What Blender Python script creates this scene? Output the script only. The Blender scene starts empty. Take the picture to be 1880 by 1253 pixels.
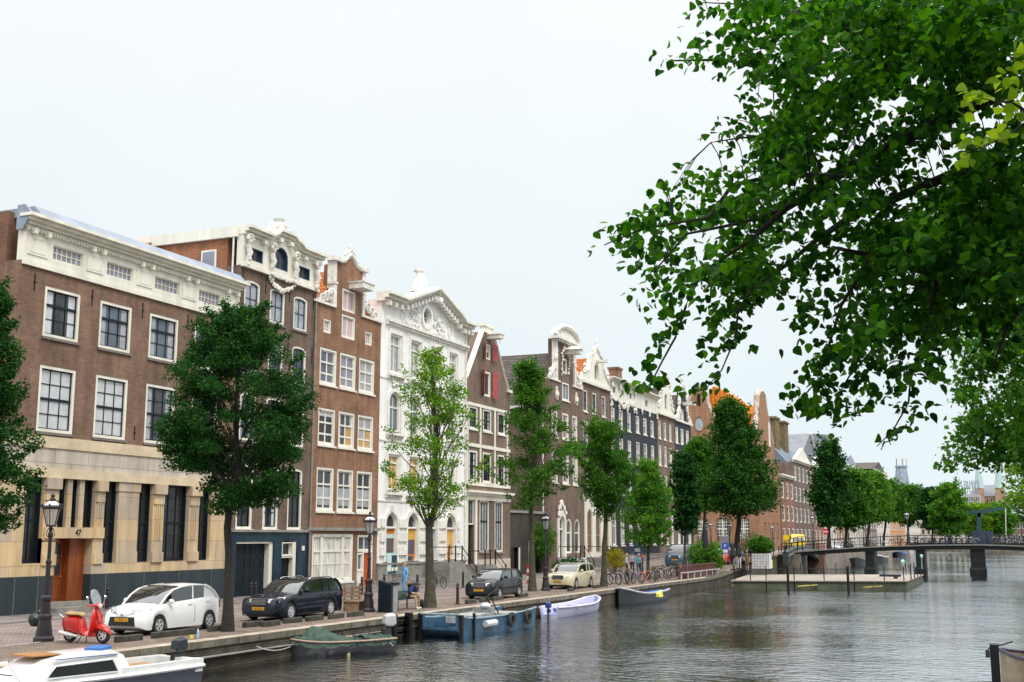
import bpy, math, random
import numpy as np
from mathutils import Vector, Matrix
from mathutils.geometry import tessellate_polygon
random.seed(7); rng=np.random.default_rng(7)
R=math.radians
S=bpy.context.scene; COL=S.collection
# ---------------------------------------------------------------- camera
FPX=2141.; CXP=940.; CYP=626.5; PITCH=math.atan(359/FPX); PSI=math.atan(920/math.hypot(FPX,359)); EYE=3.05
cam=bpy.data.cameras.new('camera'); camo=bpy.data.objects.new('camera',cam); COL.objects.link(camo)
cam.sensor_width=36; cam.lens=FPX/1880*36; cam.clip_end=3000; cam.clip_start=.1
camo.location=(0,0,EYE); camo.rotation_euler=(math.pi/2+PITCH,0,PSI); S.camera=camo
# ---------------------------------------------------------------- world: overcast sky
W=bpy.data.worlds.new('World'); S.world=W; W.use_nodes=True; nt=W.node_tree; nt.nodes.clear()
N=nt.nodes.new; Lk=nt.links.new
wo=N('ShaderNodeOutputWorld'); bg=N('ShaderNodeBackground'); sky=N('ShaderNodeTexSky'); sky.sky_type='NISHITA'; sky.sun_disc=False
SUN_EL=R(52); SUN_ROT=R(125)
sky.sun_elevation=SUN_EL; sky.sun_rotation=SUN_ROT; sky.air_density=1.5; sky.dust_density=4
tc=N('ShaderNodeTexCoord'); sx=N('ShaderNodeSeparateXYZ'); Lk(tc.outputs['Generated'],sx.inputs[0])
ramp=N('ShaderNodeValToRGB'); Lk(sx.outputs['Z'],ramp.inputs[0])
cr=ramp.color_ramp; cr.elements[0].position=0; cr.elements[0].color=(.192,.214,.222,1); cr.elements[1].position=1; cr.elements[1].color=(.8,.8,.8,1)
for p,c in ((.12,(.194,.215,.223,1)),(.30,(.208,.222,.227,1)),(.45,(.222,.230,.233,1)),(.64,(.58,.59,.60,1))):
    e=cr.elements.new(p); e.color=c
nz=N('ShaderNodeTexNoise'); nz.inputs['Scale'].default_value=1.6; nz.inputs['Detail'].default_value=4; Lk(tc.outputs['Generated'],nz.inputs['Vector'])
mr=N('ShaderNodeMapRange'); mr.inputs[1].default_value=.3; mr.inputs[2].default_value=.7; mr.inputs[3].default_value=.955; mr.inputs[4].default_value=1.05; Lk(nz.outputs['Fac'],mr.inputs[0])
vm=N('ShaderNodeVectorMath'); vm.operation='SCALE'; Lk(ramp.outputs[0],vm.inputs[0]); Lk(mr.outputs[0],vm.inputs['Scale'])
sc=N('ShaderNodeVectorMath'); sc.operation='SCALE'; sc.inputs['Scale'].default_value=39.5; Lk(vm.outputs[0],sc.inputs[0])
mx=N('ShaderNodeMix'); mx.data_type='RGBA'; mx.inputs[0].default_value=.985
Lk(sky.outputs[0],mx.inputs[6]); Lk(sc.outputs[0],mx.inputs[7]); Lk(mx.outputs[2],bg.inputs[0]); bg.inputs[1].default_value=.1; Lk(bg.outputs[0],wo.inputs[0])
# ---------------------------------------------------------------- sun behind cloud
sl=bpy.data.lights.new('sun','SUN'); sl.energy=1.5; sl.angle=R(12); sl.color=(1,.96,.9)
so=bpy.data.objects.new('sun',sl); COL.objects.link(so)
sd=Vector((math.cos(SUN_EL)*math.sin(SUN_ROT),math.cos(SUN_EL)*math.cos(SUN_ROT),math.sin(SUN_EL)))
so.rotation_euler=sd.to_track_quat('Z','Y').to_euler()
S.view_settings.view_transform='Standard'; S.view_settings.look='None'; S.view_settings.exposure=.12; S.view_settings.gamma=1
S.cycles.max_bounces=6; S.cycles.transparent_max_bounces=6; S.cycles.caustics_reflective=False; S.cycles.caustics_refractive=False
S.cycles.use_denoising=True; S.cycles.sample_clamp_indirect=6
# ---------------------------------------------------------------- photo -> world measuring helpers
_fw=Vector((-math.sin(PSI)*math.cos(PITCH),math.cos(PSI)*math.cos(PITCH),math.sin(PITCH)))
_rt=Vector((math.cos(PSI),math.sin(PSI),0)); _up=_rt.cross(_fw)
def ray(x,y): return _fw+(x-CXP)/FPX*_rt-(y-CYP)/FPX*_up
def aX(x,y,X): r=ray(x,y); t=X/r.x; return Vector((X,t*r.y,EYE+t*r.z))
def aY(x,y,Y): r=ray(x,y); t=Y/r.y; return Vector((t*r.x,Y,EYE+t*r.z))
def aZ(x,y,Z=0): r=ray(x,y); t=(Z-EYE)/r.z; return Vector((t*r.x,t*r.y,Z))
def aD(x,y,D): r=ray(x,y); r=r/math.hypot(r.x,r.y); return Vector((0,0,EYE))+r*D
def sstep(a,b,x): t=min(1,max(0,(x-a)/(b-a))); return t*t*(3-2*t)
def gz(y): return 1.15*sstep(88,126,y)-1.05*sstep(165,250,y)
def G(x,y):
    z=0
    for _ in range(12): p=aZ(x,y,z); z=.5*z+.5*gz(p.y)
    return Vector((p.x,p.y,gz(p.y)))
XF=-35.8; WATER=-.85
# ---------------------------------------------------------------- materials
MATS={}
def nodes(name):
    m=bpy.data.materials.new(name); m.use_nodes=True; t=m.node_tree; b=t.nodes['Principled BSDF']; return m,t,b
def M(name,col=(.5,.5,.5),rough=.7,metal=0,var=.18,scale=3.,bump=0.,bscale=40,coat=0,emit=0,spec=.5,streak=0):
    if name in MATS: return MATS[name]
    m,t,b=nodes(name); MATS[name]=m
    b.inputs['Roughness'].default_value=rough; b.inputs['Metallic'].default_value=metal; b.inputs['Coat Weight'].default_value=coat; b.inputs['Coat Roughness'].default_value=.05
    b.inputs['Specular IOR Level'].default_value=spec
    tcn=t.nodes.new('ShaderNodeTexCoord'); mp=t.nodes.new('ShaderNodeMapping'); t.links.new(tcn.outputs['Object'],mp.inputs[0])
    if streak: mp.inputs['Scale'].default_value=(1,1,.15)
    n=t.nodes.new('ShaderNodeTexNoise'); n.inputs['Scale'].default_value=scale; n.inputs['Detail'].default_value=5; t.links.new(mp.outputs[0],n.inputs['Vector'])
    r=t.nodes.new('ShaderNodeValToRGB'); t.links.new(n.outputs['Fac'],r.inputs[0])
    r.color_ramp.elements[0].position=.3; r.color_ramp.elements[1].position=.7
    r.color_ramp.elements[0].color=tuple(c*(1-var) for c in col)+(1,); r.color_ramp.elements[1].color=tuple(min(1,c*(1+var)) for c in col)+(1,)
    t.links.new(r.outputs[0],b.inputs['Base Color'])
    if bump:
        n2=t.nodes.new('ShaderNodeTexNoise'); n2.inputs['Scale'].default_value=bscale; n2.inputs['Detail'].default_value=3; t.links.new(tcn.outputs['Object'],n2.inputs['Vector'])
        bp=t.nodes.new('ShaderNodeBump'); bp.inputs['Strength'].default_value=bump; bp.inputs['Distance'].default_value=.03; t.links.new(n2.outputs['Fac'],bp.inputs['Height']); t.links.new(bp.outputs[0],b.inputs['Normal'])
    if emit: b.inputs['Emission Color'].default_value=(*col,1); b.inputs['Emission Strength'].default_value=emit
    return m
def brick(name,c1,c2,mort,bw=.26,bh=.085,ms=.012,horiz=False,rough=.9,stain=.35,sc=.5,off=.5,rot=0,bump=.5):
    if name in MATS: return MATS[name]
    m,t,b=nodes(name); MATS[name]=m; b.inputs['Roughness'].default_value=rough; b.inputs['Specular IOR Level'].default_value=.25
    Nn=t.nodes.new; L=t.links.new
    tcn=Nn('ShaderNodeTexCoord'); sp=Nn('ShaderNodeSeparateXYZ'); L(tcn.outputs['Object'],sp.inputs[0]); cb=Nn('ShaderNodeCombineXYZ')
    if horiz: L(sp.outputs['X'],cb.inputs[1]); L(sp.outputs['Y'],cb.inputs[0])
    else:
        ad=Nn('ShaderNodeMath'); ad.operation='ADD'; L(sp.outputs['X'],ad.inputs[0]); L(sp.outputs['Y'],ad.inputs[1]); L(ad.outputs[0],cb.inputs[0]); L(sp.outputs['Z'],cb.inputs[1])
    mp=Nn('ShaderNodeMapping'); mp.inputs['Rotation'].default_value=(0,0,rot); L(cb.outputs[0],mp.inputs[0])
    bt=Nn('ShaderNodeTexBrick'); bt.inputs['Scale'].default_value=1; bt.inputs['Brick Width'].default_value=bw; bt.inputs['Row Height'].default_value=bh; bt.inputs['Mortar Size'].default_value=ms
    bt.offset=off; bt.inputs['Color1'].default_value=(*c1,1); bt.inputs['Color2'].default_value=(*c2,1); bt.inputs['Mortar'].default_value=(*mort,1); bt.inputs['Bias'].default_value=0
    L(mp.outputs[0],bt.inputs['Vector'])
    n=Nn('ShaderNodeTexNoise'); n.inputs['Scale'].default_value=sc; n.inputs['Detail'].default_value=8; n.inputs['Roughness'].default_value=.65; L(tcn.outputs['Object'],n.inputs['Vector'])
    mrn=Nn('ShaderNodeMapRange'); mrn.inputs[1].default_value=.3; mrn.inputs[2].default_value=.7; mrn.inputs[3].default_value=1-stain; mrn.inputs[4].default_value=1+stain*.6; L(n.outputs['Fac'],mrn.inputs[0])
    n3=Nn('ShaderNodeTexNoise'); n3.inputs['Scale'].default_value=2.2; n3.inputs['Detail'].default_value=6; mp3=Nn('ShaderNodeMapping'); mp3.inputs['Scale'].default_value=(1,1,1 if horiz else .13); L(tcn.outputs['Object'],mp3.inputs[0]); L(mp3.outputs[0],n3.inputs['Vector'])
    mr3=Nn('ShaderNodeMapRange'); mr3.inputs[1].default_value=.3; mr3.inputs[2].default_value=.7; mr3.inputs[3].default_value=.78; mr3.inputs[4].default_value=1.16; L(n3.outputs['Fac'],mr3.inputs[0])
    mu=Nn('ShaderNodeMath'); mu.operation='MULTIPLY'; L(mrn.outputs[0],mu.inputs[0]); L(mr3.outputs[0],mu.inputs[1])
    vs=Nn('ShaderNodeVectorMath'); vs.operation='SCALE'; L(bt.outputs['Color'],vs.inputs[0]); L(mu.outputs[0],vs.inputs['Scale']); L(vs.outputs[0],b.inputs['Base Color'])
    bp=Nn('ShaderNodeBump'); bp.inputs['Strength'].default_value=bump; bp.inputs['Distance'].default_value=.01; bp.invert=True; L(bt.outputs['Fac'],bp.inputs['Height']); L(bp.outputs[0],b.inputs['Normal'])
    return m
def leafmat(name,c1,c2,trans=.45,rough=.5):
    if name in MATS: return MATS[name]
    m,t,b=nodes(name); MATS[name]=m; Nn=t.nodes.new; L=t.links.new
    ge=Nn('ShaderNodeNewGeometry'); r=Nn('ShaderNodeValToRGB'); L(ge.outputs['Random Per Island'],r.inputs[0])
    r.color_ramp.elements[0].color=(*c1,1); r.color_ramp.elements[1].color=(*c2,1); mid=r.color_ramp.elements.new(.6); mid.color=tuple(.65*a+.35*c for a,c in zip(c1,c2))+(1,)
    L(r.outputs[0],b.inputs['Base Color']); b.inputs['Roughness'].default_value=rough; b.inputs['Specular IOR Level'].default_value=.07
    tr=Nn('ShaderNodeBsdfTranslucent'); vs=Nn('ShaderNodeVectorMath'); vs.operation='MULTIPLY'; L(r.outputs[0],vs.inputs[0]); vs.inputs[1].default_value=(1.7,1.6,.5); L(vs.outputs[0],tr.inputs[0])
    ms=Nn('ShaderNodeMixShader'); ms.inputs[0].default_value=trans; L(b.outputs[0],ms.inputs[1]); L(tr.outputs[0],ms.inputs[2]); L(ms.outputs[0],t.nodes['Material Output'].inputs[0])
    return m
def tiles(name,c1,c2):
    return brick(name,c1,c2,tuple(c*.35 for c in c1),bw=.26,bh=.3,ms=.035,off=0,stain=.25,sc=1.2,bump=1)
def glassmat(name,col,rough=.06,spec=.3,coat=.7,var=.25,scale=.9):
    return M(name,col,rough=.6,coat=coat,var=var,scale=scale,spec=spec)
white=M('white_paint',(.74,.71,.63),.5,var=.12,scale=1.6,streak=1)
cream=M('cream_paint',(.73,.70,.60),.55,var=.13,scale=1.6,streak=1)
offw=M('weathered_white_stone',(.70,.67,.61),.8,var=.2,scale=4,bump=.3,bscale=25)
sandst=M('sandstone',(.60,.49,.33),.85,var=.18,scale=1.1,bump=.2,bscale=30)
sandgrey=M('pale_sandstone',(.50,.43,.36),.85,var=.16,scale=.8,bump=.15)
greyst=M('grey_stone',(.24,.225,.2),.85,var=.22,scale=2,bump=.3)
sillst=M('bluestone_sill',(.17,.145,.13),.8,var=.2)
slate=M('dark_slate_cladding',(.02,.032,.038),.5,var=.3,scale=1.3,streak=1)
zinc=M('zinc_roof',(.24,.28,.34),.6,metal=0,var=.15,scale=1)
darkpaint=M('dark_teal_paint',(.006,.012,.018),.45,var=.2,spec=.25)
blackp=M('black_paint',(.006,.006,.007),.5,var=.3,spec=.25)
iron=M('cast_iron_purple_black',(.016,.010,.013),.5,var=.3,scale=8)
g_dark=glassmat('dark_window_glass',(.004,.006,.007))
g_blue=glassmat('grey_blue_window_glass',(.085,.105,.135),var=.55,scale=.8)
g_mid=glassmat('curtained_dark_glass',(.03,.034,.038),var=.8,scale=1.3)
g_white=glassmat('white_curtain_behind_glass',(.52,.54,.55),var=.12,scale=2)
g_pale=glassmat('pale_curtain_behind_glass',(.33,.34,.36),var=.25,scale=3)
g_pink=glassmat('pink_curtain_behind_glass',(.52,.38,.38),var=.1)
g_lilac=glassmat('grey_lilac_blind_behind_glass',(.22,.22,.27),var=.2)
board=M('yellow_plywood_board',(.50,.31,.10),.7,var=.15,scale=3)
g_black=M('black_interior_glass',(.006,.007,.008),.25,var=.2,spec=.4)
# ---------------------------------------------------------------- mesh builder
def tag(o,label=None,cat=None,group=None,kind=None):
    if label: o['label']=label
    if cat: o['category']=cat
    if group: o['group']=group
    if kind: o['kind']=kind
    return o
def empty(name,loc,label=None,cat=None,group=None):
    o=bpy.data.objects.new(name,None); o.location=loc; COL.objects.link(o); o.empty_display_size=.2
    return tag(o,label,cat,group)
def total(o):
    v=Vector((0,0,0))
    while o is not None: v+=o.location; o=o.parent
    return v
def CS(n): # unit circle
    return [(math.cos(2*math.pi*i/n),math.sin(2*math.pi*i/n)) for i in range(n)]
class MB:
    def __init__(s): s.v=[]; s.f=[]; s.mi=[]; s.cur=0
    def add(s,vs,fs):
        b=len(s.v); s.v.extend([tuple(p) for p in vs]); s.f.extend([tuple(b+i for i in f) for f in fs]); s.mi.extend([s.cur]*len(fs)); return s
    def box(s,x0,x1,y0,y1,z0,z1):
        if x0>x1:x0,x1=x1,x0
        if y0>y1:y0,y1=y1,y0
        if z0>z1:z0,z1=z1,z0
        return s.add([(x0,y0,z0),(x1,y0,z0),(x1,y1,z0),(x0,y1,z0),(x0,y0,z1),(x1,y0,z1),(x1,y1,z1),(x0,y1,z1)],[(0,3,2,1),(4,5,6,7),(0,1,5,4),(1,2,6,5),(2,3,7,6),(3,0,4,7)])
    def obox(s,c,sx_,sy_,sz_,rot=0,tilt=0,roll=0):
        m=Matrix.Translation(Vector(c))@Matrix.Rotation(rot,4,'Z')@Matrix.Rotation(tilt,4,'Y')@Matrix.Rotation(roll,4,'X')
        vs=[m@Vector((a*sx_/2,b*sy_/2,d*sz_/2)) for d in (-1,1) for a,b in ((-1,-1),(1,-1),(1,1),(-1,1))]
        return s.add(vs,[(0,3,2,1),(4,5,6,7),(0,1,5,4),(1,2,6,5),(2,3,7,6),(3,0,4,7)])
    def tube(s,pts,r,n=8,cap=True):
        pts=[Vector(p) for p in pts]; k=len(pts); rs=r if isinstance(r,(list,tuple)) else [r]*k
        rings=[]; 
        for i,p in enumerate(pts):
            d=(pts[min(i+1,k-1)]-pts[max(i-1,0)]); 
            if d.length<1e-9: d=Vector((0,0,1))
            d.normalize(); a=Vector((0,0,1)) if abs(d.z)<.9 else Vector((1,0,0)); u=d.cross(a).normalized(); w=u.cross(d)
            if rings:
                pass
            rings.append([p+(u*c+w*q)*rs[i] for c,q in CS(n)])
        vs=[v for rr in rings for v in rr]; fs=[]
        for i in range(k-1):
            for j in range(n): fs.append((i*n+j,i*n+(j+1)%n,(i+1)*n+(j+1)%n,(i+1)*n+j))
        if cap: fs.append(tuple(range(n-1,-1,-1))); fs.append(tuple((k-1)*n+j for j in range(n)))
        return s.add(vs,fs)
    def lathe(s,prof,c=(0,0,0),n=12,cap=True,sq=None):
        cs=CS(n); vs=[(c[0]+r*a,c[1]+r*b,c[2]+z) for r,z in prof for a,b in cs]; fs=[]
        for i in range(len(prof)-1):
            for j in range(n): fs.append((i*n+j,i*n+(j+1)%n,(i+1)*n+(j+1)%n,(i+1)*n+j))
        if cap: fs.append(tuple(range(n-1,-1,-1))); fs.append(tuple((len(prof)-1)*n+j for j in range(n)))
        return s.add(vs,fs)
    def prismX(s,poly,x0,x1,holes=()):
        # polygon in (y,z) extruded x0 (back) -> x1 (front)
        return s._prism(poly,x0,x1,holes,lambda a,b,d:(d,a,b))
    def prismY(s,poly,y0,y1,holes=()): return s._prism(poly,y0,y1,holes,lambda a,b,d:(a,d,b))
    def prismZ(s,poly,z0,z1,holes=()): return s._prism(poly,z0,z1,holes,lambda a,b,d:(a,b,d))
    def _prism(s,poly,d0,d1,holes,mk):
        loops=[list(poly)]+[list(h) for h in holes]; allp=[p for l in loops for p in l]
        if len(loops)==1 and len(poly)==4: tr=[(0,1,2,3)]
        else: tr=tessellate_polygon([[Vector((p[0],p[1],0)) for p in l] for l in loops])
        n=len(allp); vs=[mk(a,b,d1) for a,b in allp]+[mk(a,b,d0) for a,b in allp]; fs=[tuple(t) for t in tr]+[tuple(n+i for i in reversed(t)) for t in tr]
        o=0
        for l in loops:
            k=len(l)
            for i in range(k): a,b=o+i,o+(i+1)%k; fs.append((a,n+a,n+b,b))
            o+=k
        return s.add(vs,fs)
    def ringX(s,outer,inner,x0,x1):
        n=len(outer); vs=[(x1,)+tuple(p) for p in outer]+[(x1,)+tuple(p) for p in inner]+[(x0,)+tuple(p) for p in outer]+[(x0,)+tuple(p) for p in inner]; fs=[]
        for i in range(n):
            j=(i+1)%n; fs+=[(i,j,n+j,n+i),(n+i,n+j,3*n+j,3*n+i),(i,2*n+i,2*n+j,j)]
        return s.add(vs,fs)
    def loft(s,secs,close=True,caps=True):
        n=len(secs[0]); vs=[p for q in secs for p in q]; fs=[]
        for i in range(len(secs)-1):
            for j in range(n if close else n-1): fs.append((i*n+j,i*n+(j+1)%n,(i+1)*n+(j+1)%n,(i+1)*n+j))
        if caps and close: fs.append(tuple(range(n-1,-1,-1))); fs.append(tuple((len(secs)-1)*n+j for j in range(n)))
        return s.add(vs,fs)
    def ell(s,c,rx,ry,rz,n=10,m=6):
        vs=[];fs=[]
        for i in range(m+1):
            a=-math.pi/2+math.pi*i/m
            for p,q in CS(n): vs.append((c[0]+rx*math.cos(a)*p,c[1]+ry*math.cos(a)*q,c[2]+rz*math.sin(a)))
        for i in range(m):
            for j in range(n): fs.append((i*n+j,i*n+(j+1)%n,(i+1)*n+(j+1)%n,(i+1)*n+j))
        return s.add(vs,fs)
    def build(s,name,mat,parent=None,smooth=False,fix=True,bevel=0):
        me=bpy.data.meshes.new(name); off=total(parent) if parent else Vector((0,0,0))
        me.from_pydata([(p[0]-off.x,p[1]-off.y,p[2]-off.z) for p in s.v],[],s.f)
        mats=mat if isinstance(mat,(list,tuple)) else [mat]
        for m in mats: me.materials.append(m)
        if len(mats)>1: me.polygons.foreach_set('material_index',s.mi)
        if fix:
            import bmesh
            bm=bmesh.new(); bm.from_mesh(me); bmesh.ops.recalc_face_normals(bm,faces=bm.faces); bm.to_mesh(me); bm.free()
        if smooth:
            me.polygons.foreach_set('use_smooth',[True]*len(me.polygons))
            try: me.set_sharp_from_angle(angle=R(38))
            except Exception: pass
        me.update(); o=bpy.data.objects.new(name,me); COL.objects.link(o)
        if parent: o.parent=parent
        if bevel:
            b=o.modifiers.new('bevel','BEVEL'); b.width=bevel; b.segments=2; b.limit_method='ANGLE'
        return o
def copy_tree(o,parent=None):
    c=o.copy(); COL.objects.link(c); c.parent=parent
    for ch in list(o.children): copy_tree(ch,c)
    return c
def textobj(name,txt,size,mat,loc,rot,parent=None,ext=.01,align='CENTER',sx=1):
    cu=bpy.data.curves.new(name,'FONT'); cu.body=txt; cu.size=size; cu.extrude=ext; cu.align_x=align; cu.align_y='CENTER'; cu.resolution_u=2
    ob=bpy.data.objects.new(name,cu); COL.objects.link(ob); dg=bpy.context.evaluated_depsgraph_get(); me=bpy.data.meshes.new_from_object(ob.evaluated_get(dg)); bpy.data.objects.remove(ob)
    me.materials.clear(); me.materials.append(mat)
    m=Matrix.Translation(Vector(loc)-(total(parent) if parent else Vector((0,0,0))))@rot.to_matrix().to_4x4()@Matrix.Diagonal((sx,1,1,1))
    me.transform(m); o=bpy.data.objects.new(name,me); COL.objects.link(o)
    if parent: o.parent=parent
    return o
# ================================================================ SETTING
pav_road=brick('road_clinker_paving',(.235,.185,.17),(.29,.225,.20),(.13,.11,.10),bw=.21,bh=.10,ms=.012,horiz=True,stain=.3,sc=.6,bump=.4)
pav_side=brick('sidewalk_grey_paving',(.17,.15,.145),(.21,.185,.175),(.10,.09,.085),bw=.21,bh=.21,ms=.01,horiz=True,stain=.3,sc=.5,off=.5,bump=.3)
pav_park=brick('parking_strip_brick_paving',(.20,.145,.12),(.26,.19,.15),(.12,.10,.08),bw=.21,bh=.07,ms=.01,horiz=True,stain=.4,sc=.8,rot=.78,bump=.4)
coping=brick('quay_coping_stone',(.40,.33,.26),(.46,.39,.31),(.2,.17,.14),bw=1.1,bh=2,ms=.02,horiz=True,stain=.3,sc=1.5,bump=.3)
quaybrick=brick('quay_wall_brick',(.085,.07,.055),(.13,.10,.075),(.05,.048,.035),stain=.6,sc=.9,ms=.012,bump=.8)
def waterlevel():
    m,t,b=nodes('canal_water'); MATS['canal_water']=m; Nn=t.nodes.new; L=t.links.new
    b.inputs['Base Color'].default_value=(.008,.012,.008,1); b.inputs['Roughness'].default_value=.03; b.inputs['IOR'].default_value=1.8; b.inputs['Specular IOR Level'].default_value=.6
    tcn=Nn('ShaderNodeTexCoord'); mp=Nn('ShaderNodeMapping'); L(tcn.outputs['Object'],mp.inputs[0]); mp.inputs['Rotation'].default_value=(0,0,PSI*.6); mp.inputs['Scale'].default_value=(.75,1.15,1)
    n=Nn('ShaderNodeTexNoise'); n.inputs['Scale'].default_value=3.2; n.inputs['Detail'].default_value=3; n.inputs['Roughness'].default_value=.5; L(mp.outputs[0],n.inputs['Vector'])
    mp2=Nn('ShaderNodeMapping'); L(tcn.outputs['Object'],mp2.inputs[0]); mp2.inputs['Scale'].default_value=(.22,.35,1)
    n2=Nn('ShaderNodeTexNoise'); n2.inputs['Scale'].default_value=1; n2.inputs['Detail'].default_value=2; L(mp2.outputs[0],n2.inputs['Vector'])
    ad=Nn('ShaderNodeMath'); ad.operation='MULTIPLY_ADD'; L(n2.outputs['Fac'],ad.inputs[0]); ad.inputs[1].default_value=1.4; L(n.outputs['Fac'],ad.inputs[2])
    bp=Nn('ShaderNodeBump'); bp.inputs['Distance'].default_value=.15; n4=Nn('ShaderNodeTexNoise'); n4.inputs['Scale'].default_value=.07; n4.inputs['Detail'].default_value=2; L(tcn.outputs['Object'],n4.inputs['Vector']); m4=Nn('ShaderNodeMapRange'); m4.inputs[1].default_value=.4; m4.inputs[2].default_value=.6; m4.inputs[3].default_value=.17; m4.inputs[4].default_value=.5; L(n4.outputs['Fac'],m4.inputs[0]); L(m4.outputs[0],bp.inputs['Strength']); L(ad.outputs[0],bp.inputs['Height']); L(bp.outputs[0],b.inputs['Normal'])
    gl=Nn('ShaderNodeBsdfGlossy'); gl.inputs['Color'].default_value=(.96,.97,1,1); gl.inputs['Roughness'].default_value=.05; L(bp.outputs[0],gl.inputs['Normal']); mxs=Nn('ShaderNodeMixShader'); mxs.inputs[0].default_value=.6; L(b.outputs[0],mxs.inputs[1]); L(gl.outputs[0],mxs.inputs[2]); L(mxs.outputs[0],t.nodes['Material Output'].inputs[0])
    return m
MB().add([(-24.5,-30,WATER),(60,-30,WATER),(60,760,WATER),(-24.5,760,WATER)],[(0,1,2,3)]).build('canal_water',waterlevel()).update_tag()
tag(bpy.data.objects['canal_water'],'dark rippled canal water reflecting the white sky','water',kind='structure')
sidew=MB().add([(-70,127.5,WATER),(-24.5,127.5,WATER),(-24.5,149.5,WATER),(-70,149.5,WATER)],[(0,1,2,3)])
tag(sidew.build('side_canal_water',MATS['canal_water']),'dark water of the side canal under the small arch bridge','water',kind='structure')
def QX(y): return -22.35+ (y-20)*.0145 if y<88 else (-21.36-(y-88)*.05 if y<128 else -22.2)
def sheet(name,mat,xa,xb,ys,dz,label,kind='structure',cat='ground'):
    mb=MB(); vs=[]
    for y in ys:
        a=xa(y) if callable(xa) else xa; b=xb(y) if callable(xb) else xb
        vs+= [(a,y,gz(y)+dz),(b,y,gz(y)+dz)]
    mb.add(vs,[(2*i,2*i+1,2*i+3,2*i+2) for i in range(len(ys)-1)]); o=mb.build(name,mat); return tag(o,label,cat,kind=kind)
YS=[-10,10,30,50,70,86]+list(range(90,132,4))+[136,142,148,156,165,175,185,200,215,230,250,330,420]
sheet('road',pav_road,-33.0,-26.3,YS,0,'pinkish brick clinker road running along the canal houses')
sheet('sidewalk',pav_side,-60,-32.9,YS,.06,'grey paved sidewalk in front of the canal houses')
tag(MB().box(-33.02,-32.86,-10,88,-.1,.075).build('kerb',greyst),'low stone kerb between sidewalk and clinker road','kerb',kind='structure')
def Xr(d): return lambda y: QX(y)-d
sheet('parking_strip',pav_park,-26.4,Xr(.45),YS,.004,'brown brick parking strip along the quay edge')
sheet('parking_line',M('worn_white_line',(.48,.46,.43),.8,var=.3,scale=6),-26.46,-26.36,YS[:14],.010,'worn pale line between road and parking strip')
sheet('gutter_line',M('pale_gutter_stone',(.36,.33,.31),.8,var=.3,scale=6),-31.35,-31.22,YS[:14],.006,'pale stone gutter line along the road')
sheet('quay_coping',coping,Xr(.5),lambda y:QX(y)+.03,[y for y in YS if y<=126]+[127.6],.012,'pale stone coping along the quay edge')
# quay walls (things)
qw=MB(); ys=[-10,10,30,50,70,88,100,110,120,127.6]
for i in range(len(ys)-1):
    a,b=ys[i],ys[i+1]
    qw.add([(QX(a)-.02,a,-3),(QX(b)-.02,b,-3),(QX(b)-.02,b,gz(b)+.011),(QX(a)-.02,a,gz(a)+.011),(QX(a)-.5,a,gz(a)-.01),(QX(b)-.5,b,gz(b)-.01)],[(0,1,2,3),(3,2,5,4)])
r=empty('quay_wall',(QX(50),50,0),'long mossy brick quay wall with stone rim holding up the street','wall')
qw.build('wall',quaybrick,r)
cb=MB(); y=-10.
while y<127:
    b=min(y+1.1,127.5); z0=gz((y+b)/2)
    cb.box(QX(y)-.3,QX(y)+.05,y+.008,b-.008,z0-.19,z0+.008); y+=1.1
cb.build('stone_rim',M('mossy_rim_stone',(.14,.125,.09),.9,var=.45,scale=2.5,bump=.3),r)
lb=MB().box(QX(40)-.4,QX(40)+.045,-9.9,88,-.47,-.44); lb.build('pale_mortar_course',greyst,r)
r=empty('side_canal_wall',(-24,149.6,0),'reddish brick quay wall beyond the small arch bridge','wall')
MB().box(-34,-21.6,149.5,151,-2,gz(150)-.25).build('wall',brick('red_quay_brick',(.26,.14,.10),(.20,.11,.085),(.13,.10,.08),stain=.5),r)
MB().box(-34.02,-21.5,149.45,151.2,gz(150)-.25,gz(150)+.02).build('stone_rim',coping,r)
for i,(a,b,n) in enumerate(((151,235,'first stretch of far left quay wall beyond the footbridge'),(235,330,'far left quay wall near the canal end'))):
    t_=MB().add([(-21.6,a,-2),(-21.6,b,-2),(-21.6,b,gz(b)+.05),(-21.6,a,gz(a)+.05),(-22.6,a,gz(a)+.05),(-22.6,b,gz(b)+.05)],[(0,1,2,3),(3,2,5,4)]); tag(t_.build('quay_wall',M('far_quay_stone',(.2,.17,.14),.9,var=.4,scale=1)),n,'wall')
# far cross quay & ground, right bank
tag(MB().add([(-900,330,-.02),(900,330,-.02),(900,2500,-.02),(-900,2500,-.02)],[(0,1,2,3)]).build('far_ground',pav_side),'far city ground beyond the canal end','ground',kind='structure')
tag(MB().box(-22.5,60,329,331,-2,.0).build('quay_wall',MATS['far_quay_stone']),'low cross quay wall at the far end of the canal','wall')
tag(MB().add([(4.2,-30,.3),(60,-30,.3),(60,329,.3),(4.2,329,.3)],[(0,1,2,3)]).build('right_bank_street',pav_road),'brick street on the right bank under the trees','ground',kind='structure')
tag(MB().box(4.15,4.6,-30,329,-2,.29).build('quay_wall',quaybrick),'right bank quay wall','wall')
tag(MB().add([(-60,-30,-.4),(-22.6,-30,-.4),(-22.6,330,-.4),(-60,330,-.4)],[(0,1,2,3)]).build('left_bank_subsoil',greyst),'ground under the left bank street','ground',kind='structure') if False else None
MBt=MB().add([(-900,-400,-1.4),(-36,-400,-1.4),(-36,330,-1.4),(-900,330,-1.4)],[(0,1,2,3)]); tag(MBt.build('city_ground',greyst),'ground behind the canal houses','ground',kind='structure')
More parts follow.
